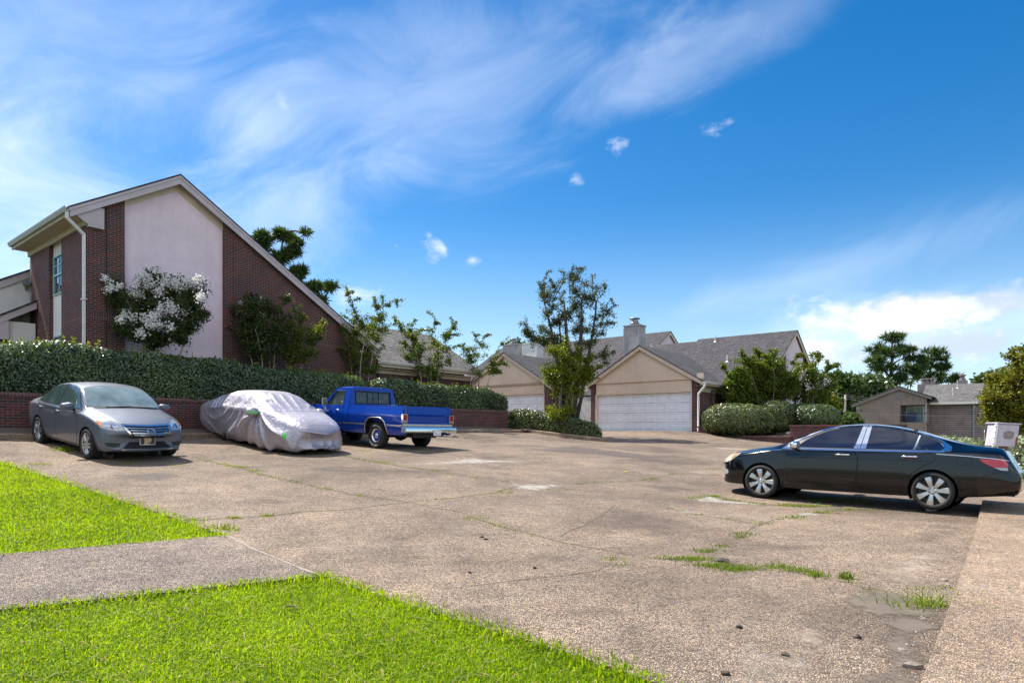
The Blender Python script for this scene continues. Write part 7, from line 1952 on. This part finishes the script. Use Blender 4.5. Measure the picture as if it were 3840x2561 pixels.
def covered_car():
    R_ = place_vehicle('covered_car', -7.72, 18.62, -37.0, -6.0, 0.3, 1.235, 'car hidden under a wrinkled silver fabric cover with green reflective stripes', 'covered car')
    def q(zb, wb, wm, zm, ws_, zs, wr, zr, zt_): return [(0, zb), (wb * .6, zb), (wb, zb), (wb + (wm - wb) * .7, zb + (zm - zb) * .35), (wm, zm), (ws_, zs), (ws_ - .09, zs + .07), (wr, zr), (wr * .5, zr + (zt_ - zr) * .8), (0, zt_)]
    rows = [(-1.27, q(.40, .48, .58, .60, .56, .76, .38, .92, .93), .03), (-1.18, q(.26, .64, .80, .58, .77, .85, .50, 1.01, 1.02), .12), (-.80, q(.17, .72, .92, .56, .88, .93, .56, 1.10, 1.12), .05), (-.32, q(.13, .74, .95, .55, .91, .96, .61, 1.24, 1.27), .0),
            (.15, q(.13, .76, .955, .55, .91, .97, .62, 1.385, 1.435), 0), (.60, q(.12, .75, .95, .55, .91, .975, .62, 1.42, 1.475), 0), (1.10, q(.11, .75, .95, .55, .915, .975, .62, 1.44, 1.50), 0), (1.55, q(.10, .75, .955, .54, .925, .97, .63, 1.40, 1.455), 0), (1.95, q(.08, .76, .965, .52, .935, .96, .68, 1.25, 1.30), 0),
            (2.35, q(.06, .78, .965, .50, .92, .92, .72, 1.04, 1.09), 0), (2.65, q(.06, .78, .955, .48, .90, .87, .64, .97, 1.00), .03), (3.05, q(.09, .76, .925, .46, .86, .80, .58, .90, .92), .08), (3.40, q(.15, .68, .85, .44, .78, .70, .50, .79, .80), .16), (3.62, q(.20, .58, .72, .42, .66, .58, .42, .64, .65), .22), (3.70, q(.28, .46, .58, .42, .52, .50, .34, .53, .535), .2)]
    V, F = cage_mesh(rows, 4)
    me_n = np.zeros_like(V)
    for f in F:
        a, b, c = V[f[0]], V[f[1]], V[f[2]]; nn = np.cross(b - a, c - a)
        for i in f: me_n[i] += nn
    me_n /= np.linalg.norm(me_n, axis=1)[:, None] + 1e-9
    x, y, z = V.T; ay = np.abs(y)
    sd = np.clip((ay - .55) / .3, 0, 1) * np.clip((1.02 - z) / .15, 0, 1)                      # side walls
    nz = np.array([mnoise.noise(Vector((a * 1.7, b * 1.7, c * 1.7))) for a, b, c in V]); nz2 = np.array([mnoise.noise(Vector((a * 5.2 + 7, b * 5.2, c * 5.2))) for a, b, c in V]); nz3 = np.array([mnoise.noise(Vector((a * 12 + 3, b * 12, c * 12))) for a, b, c in V])
    dx, dz = x - 2.02, z - 1.0; dm = np.hypot(dx, dz); ang = np.arctan2(dz, dx)
    ridge = lambda p: (1 - np.abs(np.sin(p))) ** 1.6
    h = sd * np.clip((dm - .08) / .5, 0, 1) * np.clip(1.6 - dm * .5, 0.15, 1) * .085 * (ridge(ang * 6.0 + nz * .9) - .35)   # folds fanning out from the mirror
    de = np.hypot(x + .1, z - 1.45); h += sd * np.clip(1 - np.abs(x - .3) / 1.5, 0, 1) * .055 * (ridge(de * 11. + nz * 2.2) - .35)   # sagging folds on the rear side
    top = np.clip((z - .95) / .2, 0, 1)
    h += top * np.clip((x - 1.45) / .3, 0, 1) * np.clip((2.6 - x) / .3, 0, 1) * .022 * ridge(y * 11 + nz * 1.5 + x * 2.)   # taut lines down the windscreen
    h += np.clip((ay - .35) / .3, 0, 1) * top * .035 * ridge(x * 5.5 + nz * 2. + ay * 3.)
    nose = np.clip((x - 3.2) / .3, 0, 1); h += nose * np.clip((.62 - z) / .2, 0, 1) * .04 * (ridge(y * 9 + nz * 1.5) - .3)
    h += nz * .026 * np.clip(ay * 1.5, .2, 1) + np.abs(nz2) * .012 * np.clip(ay * 1.4, .15, 1) + (1 - np.abs(nz3) * 2.2) ** 2 * .006 * np.clip(ay * 1.3, .1, 1)
    # a hard crumple behind the rear window
    h += np.clip(1 - np.hypot(x + .25, (z - 1.05) * 1.6) / .55, 0, 1) * .045 * (ridge((x + z * .6) * 16 + nz * 2) - .3) * np.clip(ay * 1.6, 0, 1)
    V2 = V + me_n * h[:, None]
    V2[:, 2] -= np.clip((.55 - z) / .4, 0, 1) * .09 * np.clip((x + .6) / 1.2, 0, 1)
    # hem: drawn in a little, ragged
    low = np.clip((.36 - z) / .2, 0, 1); V2[:, 2] += low * (.03 * np.sin(x * 5.1) + .02 * nz2)
    keep = [f for f in F if not (all(V[i, 2] < .515 for i in f) and all(me_n[i, 2] < -.75 for i in f))]
    o = obj_from('cover', V2, keep, 'cover_cloth', R_, True, uv=False)
    sk = Skin(V2, F, R_)
    for s in (1, -1):
        # pocket over the door mirror
        bm = bmesh.new(); bmesh.ops.create_uvsphere(bm, u_segments=22, v_segments=12, radius=1); 
        for v in bm.verts:
            k = 1 + .10 * mnoise.noise(v.co * 2.2); v.co = Vector((v.co.x * .14 * k, v.co.y * .18 * k, v.co.z * .125 * k))
        bm.verts.index_update(); c = Vector((1.94, s * 1.03, .955)); P = [v.co + c for v in bm.verts]; Fq = [[v.index for v in f.verts] for f in bm.faces]; bm.free()
        m = obj_from('mirror_pocket', P, Fq, 'cover_cloth', o, True, uv=False)
        for zz, mt, nm in ((.99, 'reflect_green', 'green_stripe'), (.965, 'reflect_grey', 'grey_stripe'), (.94, 'reflect_green', 'green_stripe')):
            pass
        ms = Skin(np.array([p[:] for p in P]), [tuple(f) for f in Fq], R_)
        for z0, mt, nm in ((.985, 'reflect_green', 'green_stripe'), (.955, 'reflect_grey', 'grey_stripe'), (.925, 'reflect_green', 'green_stripe')):
            v = []; f = []
            for i in range(25):
                a = -1.5 + 3.0 * i / 24; d = Vector((math.cos(a * 1.0), s * .0 + s * 1.0 * math.sin(abs(0) + 0) , 0))
                dd = Vector((math.cos(a), math.sin(a), 0)); 
                r = ms.b.ray_cast(Vector((1.94, s * 1.03, z0)) + dd * .5, -dd); 
                if r[0] is None: continue
                v += [r[0] + dd * .004 + Vector((0, 0, -.011)), r[0] + dd * .004 + Vector((0, 0, .011))]
            f = [(2 * i, 2 * i + 2, 2 * i + 3, 2 * i + 1) for i in range(len(v) // 2 - 1)]
            obj_from(nm, v, f, mt, m, True, uv=False)
        sk.panel('reflective_tab', 'R' if s < 0 else 'L', [(3.14, .40), (3.22, .40), (3.20, .53), (3.12, .53)], 'reflect_green', .012, .03, o, .003)
        sk.strip('cover_seam', 'R' if s < 0 else 'L', [(3.18, .30), (3.10, .50), (3.06, .75)], .012, 'reflect_grey', .008, False, o)
        for x_ in (0, 2.7): wheel(R_, x_, s * .64, .315, .20, .21, 'paddle', s)
    sk.strip('cover_seam', 'T', [(2.42, -.78), (2.50, -.4), (2.52, 0), (2.50, .4), (2.42, .78)], .012, 'reflect_grey', .006, False, o)
    sk.strip('cover_seam', 'T', [(3.25, -.42), (3.42, -.38), (3.45, 0), (3.42, .38), (3.25, .42)], .008, 'reflect_grey', .005, False, o)
    MB().box(-.7, 3.3, -.70, .70, .20, .40).build('underbody', 'black_plastic', R_)
    return R_
covered_car()

# ------------------------------------------------------------------ small things
# metal box on a post, right edge
Yb = 15.6
xb0, _, zb1 = S(3730, 1590, Yb); xb1, _, zb0 = S(3812, 1674, Yb)
bx = empty('utility_box', ((xb0 + xb1) / 2, Yb, Hs(xb0, Yb)), 0, 'weathered white metal box on a wooden post beyond the boot of the black car', 'utility box')
zg_ = Hs(xb0, Yb); w = (xb1 - xb0) / 2; hgt = zb1 - zb0
Mb = Matrix.Translation((0, 0, zb0 - zg_)) @ Matrix.Rotation(rad(3.), 4, 'Y') @ Matrix(((1, 0, .10, 0), (0, 1, 0, 0), (0, 0, 1, 0), (0, 0, 0, 1)))
cab = MB().box(-w, w, 0, .34, 0, hgt, Mb, .01).build('cabinet', 'box_paint', bx)
MB().box(-w - .035, w + .03, -.03, .38, hgt, hgt + .035, Mb, .008).build('lid', 'box_paint', bx)
MB().box(-w - .055, -w + .006, -.012, .02, .0, hgt - .01, Mb).build('hinge_plate', 'box_edge', bx)
m = MB()
for i in range(4): m.box(-w - .075, -w - .01, -.03, .025, hgt * (.10 + .26 * i), hgt * (.10 + .26 * i) + .022, Mb, .004)
m.build('hinge', 'box_edge', bx)
n = 26; ov = []
for i in range(n):
    a = 2 * math.pi * i / n; f_ = lambda v: math.copysign(abs(v) ** .55, v); ov.append((.03 + .118 * f_(math.cos(a)), hgt * .52 + .088 * f_(math.sin(a))))
pq = MB().prism(ov, 'y', -.008, .0, Mb).build('plaque', 'stone_light', bx)
MB().tube([Mb @ Vector((p[0], -.009, p[1])) for p in ov + ov[:1]], .004, 5).build('plaque_rim', 'metal_grey', pq)
m = MB()
for q in ((-.05, .06, .55, .60), (.0, .045, .585, .625), (-.07, .08, .455, .465), (-.03, .02, .50, .54)): m.box(.03 + q[0], .03 + q[1], -.0105, -.008, hgt * q[2], hgt * q[3], Mb)
m.build('plaque_mark', 'metal_grey', pq)
m = MB()
for i in range(9): m.lathe([(0, -.004), (.007, -.002), (.008, 0)], 8, 'y', Mb @ Matrix.Translation((-w + .045, 0, hgt * (.06 + .11 * i))))
for xx, zz in ((.03, .70), (-.16, .78), (.2, .75), (.2, .25), (-.17, .2), (.0, .03), (.17, .03), (-.12, .97), (.12, .97)): m.lathe([(0, -.004), (.008, -.002), (.009, 0)], 8, 'y', Mb @ Matrix.Translation((xx, 0, hgt * zz)))
m.build('rivets', 'rust', cab)
MB().box(w - .002, w + .004, .0, .33, 0.01, hgt - .01, Mb).box(w - .05, w + .002, -.0025, .0, 0, hgt * .45, Mb).build('rust_patch', 'rust', cab)
MB().box(-.03, .12, .08, .2, 0, zb0 - zg_ + .01).build('post', 'wood_post', bx)

# small lamp on the brick wall
lx, ly = AB(ob(748, 19.45), 19.42)
lo_ = empty('garden_lamp', (lx, ly, 2.43), ROTB, 'small dark blue lamp on the brick wall between the grey sedan and covered car', 'lamp')
MB().box(-.10, .10, -.05, .05, .0, .13, None, .015).build('lamp_body', 'blue_object', lo_)
MB().box(-.12, .12, -.065, .05, .131, .15, None, .006).build('lamp_hood', 'reflect_grey', lo_)

# litter and leaves on the lot
def at_ground(px, py): x, y = gp(px, py); return x, y, Hs(x, y)
x, y, z = at_ground(3495, 1917)
b = empty('plastic_bottle', (x, y, z), .3, 'clear crushed plastic bottle lying behind the rear wheel of the black car', 'bottle')
M = Matrix.Translation((0, 0, .035)) @ Matrix.Rotation(rad(90), 4, 'Y')
MB().lathe([(0, -.11), (.032, -.108), (.034, -.05), (.029, 0), (.034, .04), (.030, .075), (.013, .105), (.013, .118)], 16, 'z', M).build('body', 'bottle_clear', b, True)
MB().lathe([(.015, -.12), (.015, -.138), (0, -.138)], 12, 'z', M @ Matrix.Rotation(rad(180), 4, 'X') @ Matrix.Translation((0, 0, 0))).build('cap', 'red_plastic', b, True)
def scrap(name, px, py, sz, mat, label, cat, thick=.012):
    x, y, z = at_ground(px, py); m = MB(); pts = []
    n = 9
    for i in range(n):
        a = 2 * math.pi * i / n; r = sz * random.uniform(.5, 1.1); pts.append((r * 1.5 * math.cos(a), r * math.sin(a)))
    v = [(px_, py_, .004 + thick * random.random()) for px_, py_ in pts] + [(0, 0, thick * 1.3)] + [(px_, py_, .0) for px_, py_ in pts]
    f = [(i, (i + 1) % n, n) for i in range(n)] + [(i, n + 1 + i, n + 1 + (i + 1) % n, (i + 1) % n) for i in range(n)]
    o = obj_from(name, v, f, mat, uv=False); o.location = (x, y, z + .003); o.rotation_euler = (0, 0, random.uniform(0, 6))
    return tag(o, label, cat)
scrap('litter', 3140, 1925, .022, 'red_plastic', 'small red scrap on the concrete in front of the black car', 'litter')
scrap('litter', 3067, 1889, .03, 'green_plastic', 'small green scrap near the grass strip below the black car', 'litter')
scrap('leaf', 2347, 1769, .06, 'yellow_leaf', 'single yellow leaf on the concrete in the middle of the lot', 'leaf')
scrap('clod', 2700, 2106, .075, 'dark_leaf', 'dark clod of dirt by the grass grown crack', 'clod', .035)
for px, py, l_ in ((1822, 2024, 'dark dry leaf on the concrete, lower of the pair left of the long crack'), (1806, 2016, 'dark dry leaf on the concrete, upper of the pair left of the long crack'), (2004, 2132, 'curled dark leaf on the concrete below the middle of the picture'), (1762, 2149, 'dark dry leaf on the concrete nearest the lawn edge'), (2775, 2355, 'curled dark leaf on the concrete near the wet mud'), (2726, 2533, 'dark leaf on the concrete at the bottom edge of the picture'), (3216, 2393, 'dark leaf beside the pale silt near the wet mud'), (2945, 2458, 'dark twisted leaf on the concrete left of the wet mud')):
    scrap('leaf', px, py, .022, 'dark_leaf', l_, 'leaf', .018)
x, y, z = at_ground(1095, 2290); 
stk = MB().tube([(-.10, 0, .03), (0, .02, .045), (.09, -.01, .035)], .006, 6).build('twig', 'dark_leaf'); stk.location = (x, y, z - .01); stk.rotation_euler = (0, 0, -.7); tag(stk, 'dark twig lying on the near lawn', 'twig')

# utility pole, lamp and wires far right
Yp = 92.
def P3(px, py, Y): return Vector(S(px, py, Y))
pb, pt = P3(3166, 1610, Yp), P3(3170, 1480, Yp)
up_ = empty('utility_pole', tuple(pb), 0, 'leaning wooden utility pole with a dark transformer, left of the apartment block', 'utility pole')
MB().tube([Vector((0, 0, 0)) - Vector((0, 0, 1.)), pt - pb], [.19, .14], 10).build('pole', 'pole_wood', up_, True)
tb = P3(3154, 1503, Yp) - pb
MB().lathe([(0, -.5), (.32, -.48), (.34, .35), (.30, .42), (0, .5)], 14, 'z', Matrix.Translation(tb)).build('transformer', 'black_metal', up_, True)
MB().tube([P3(3169, 1500, Yp) - pb, P3(3164, 1493, Yp) - pb, P3(3155, 1491, Yp) - pb], .07, 6).build('arm', 'metal_grey', up_, True)
for i, (p0, p1, Y1_, l_) in enumerate([((3165, 1480), (3860, 1508), 70., 'uppermost overhead wire crossing in front of the apartment gable'), ((3168, 1486), (3860, 1525), 68., 'second overhead wire crossing in front of the apartment gable'), ((3167, 1494), (3860, 1532), 66., 'third overhead wire crossing in front of the apartment gable'), ((3000, 1526), (3860, 1552), 60., 'lowest overhead wire crossing the apartment balcony')]):
    a_, b_ = (P3(*p0, Yp) if i < 3 else P3(*p0, 80.)), P3(*p1, Y1_)
    pts = [a_ + (b_ - a_) * t - Vector((0, 0, 1)) * .55 * 4 * t * (1 - t) for t in np.linspace(0, 1, 15)]
    tag(MB().tube(pts, .013, 5).build('power_line', 'wire'), l_, 'wire', 'overhead wires')
for i, (p0, p1, l_) in enumerate([((3060, 1452), (3165, 1480), 'upper wire running left from the utility pole over the trees'), ((3060, 1487), (3168, 1494), 'lower wire running left from the utility pole over the trees')]):
    a_, b_ = P3(*p0, 96.), P3(*p1, Yp)
    tag(MB().tube([a_ + (b_ - a_) * t for t in np.linspace(0, 1, 5)], .015, 5).build('power_line', 'wire'), l_, 'wire', 'overhead wires')
pb = P3(3168, 1610, 70.)
sl_ = empty('street_lamp', tuple(pb), 0, 'street lamp arm with a pale head just left of the apartment block', 'street lamp')
MB().tube([Vector((0, 0, -.5)), P3(3169, 1572, 70.) - pb, P3(3180, 1562, 70.) - pb, P3(3196, 1557, 70.) - pb], [.08, .07, .06, .05], 8).build('arm', 'metal_grey', sl_, True)
MB().lathe([(0, -.4), (.13, -.3), (.16, 0), (.1, .3), (0, .35)], 10, 'x', Matrix.Translation(P3(3201, 1557, 70.) - pb)).build('lamp_head', 'gutter_white', sl_, True)
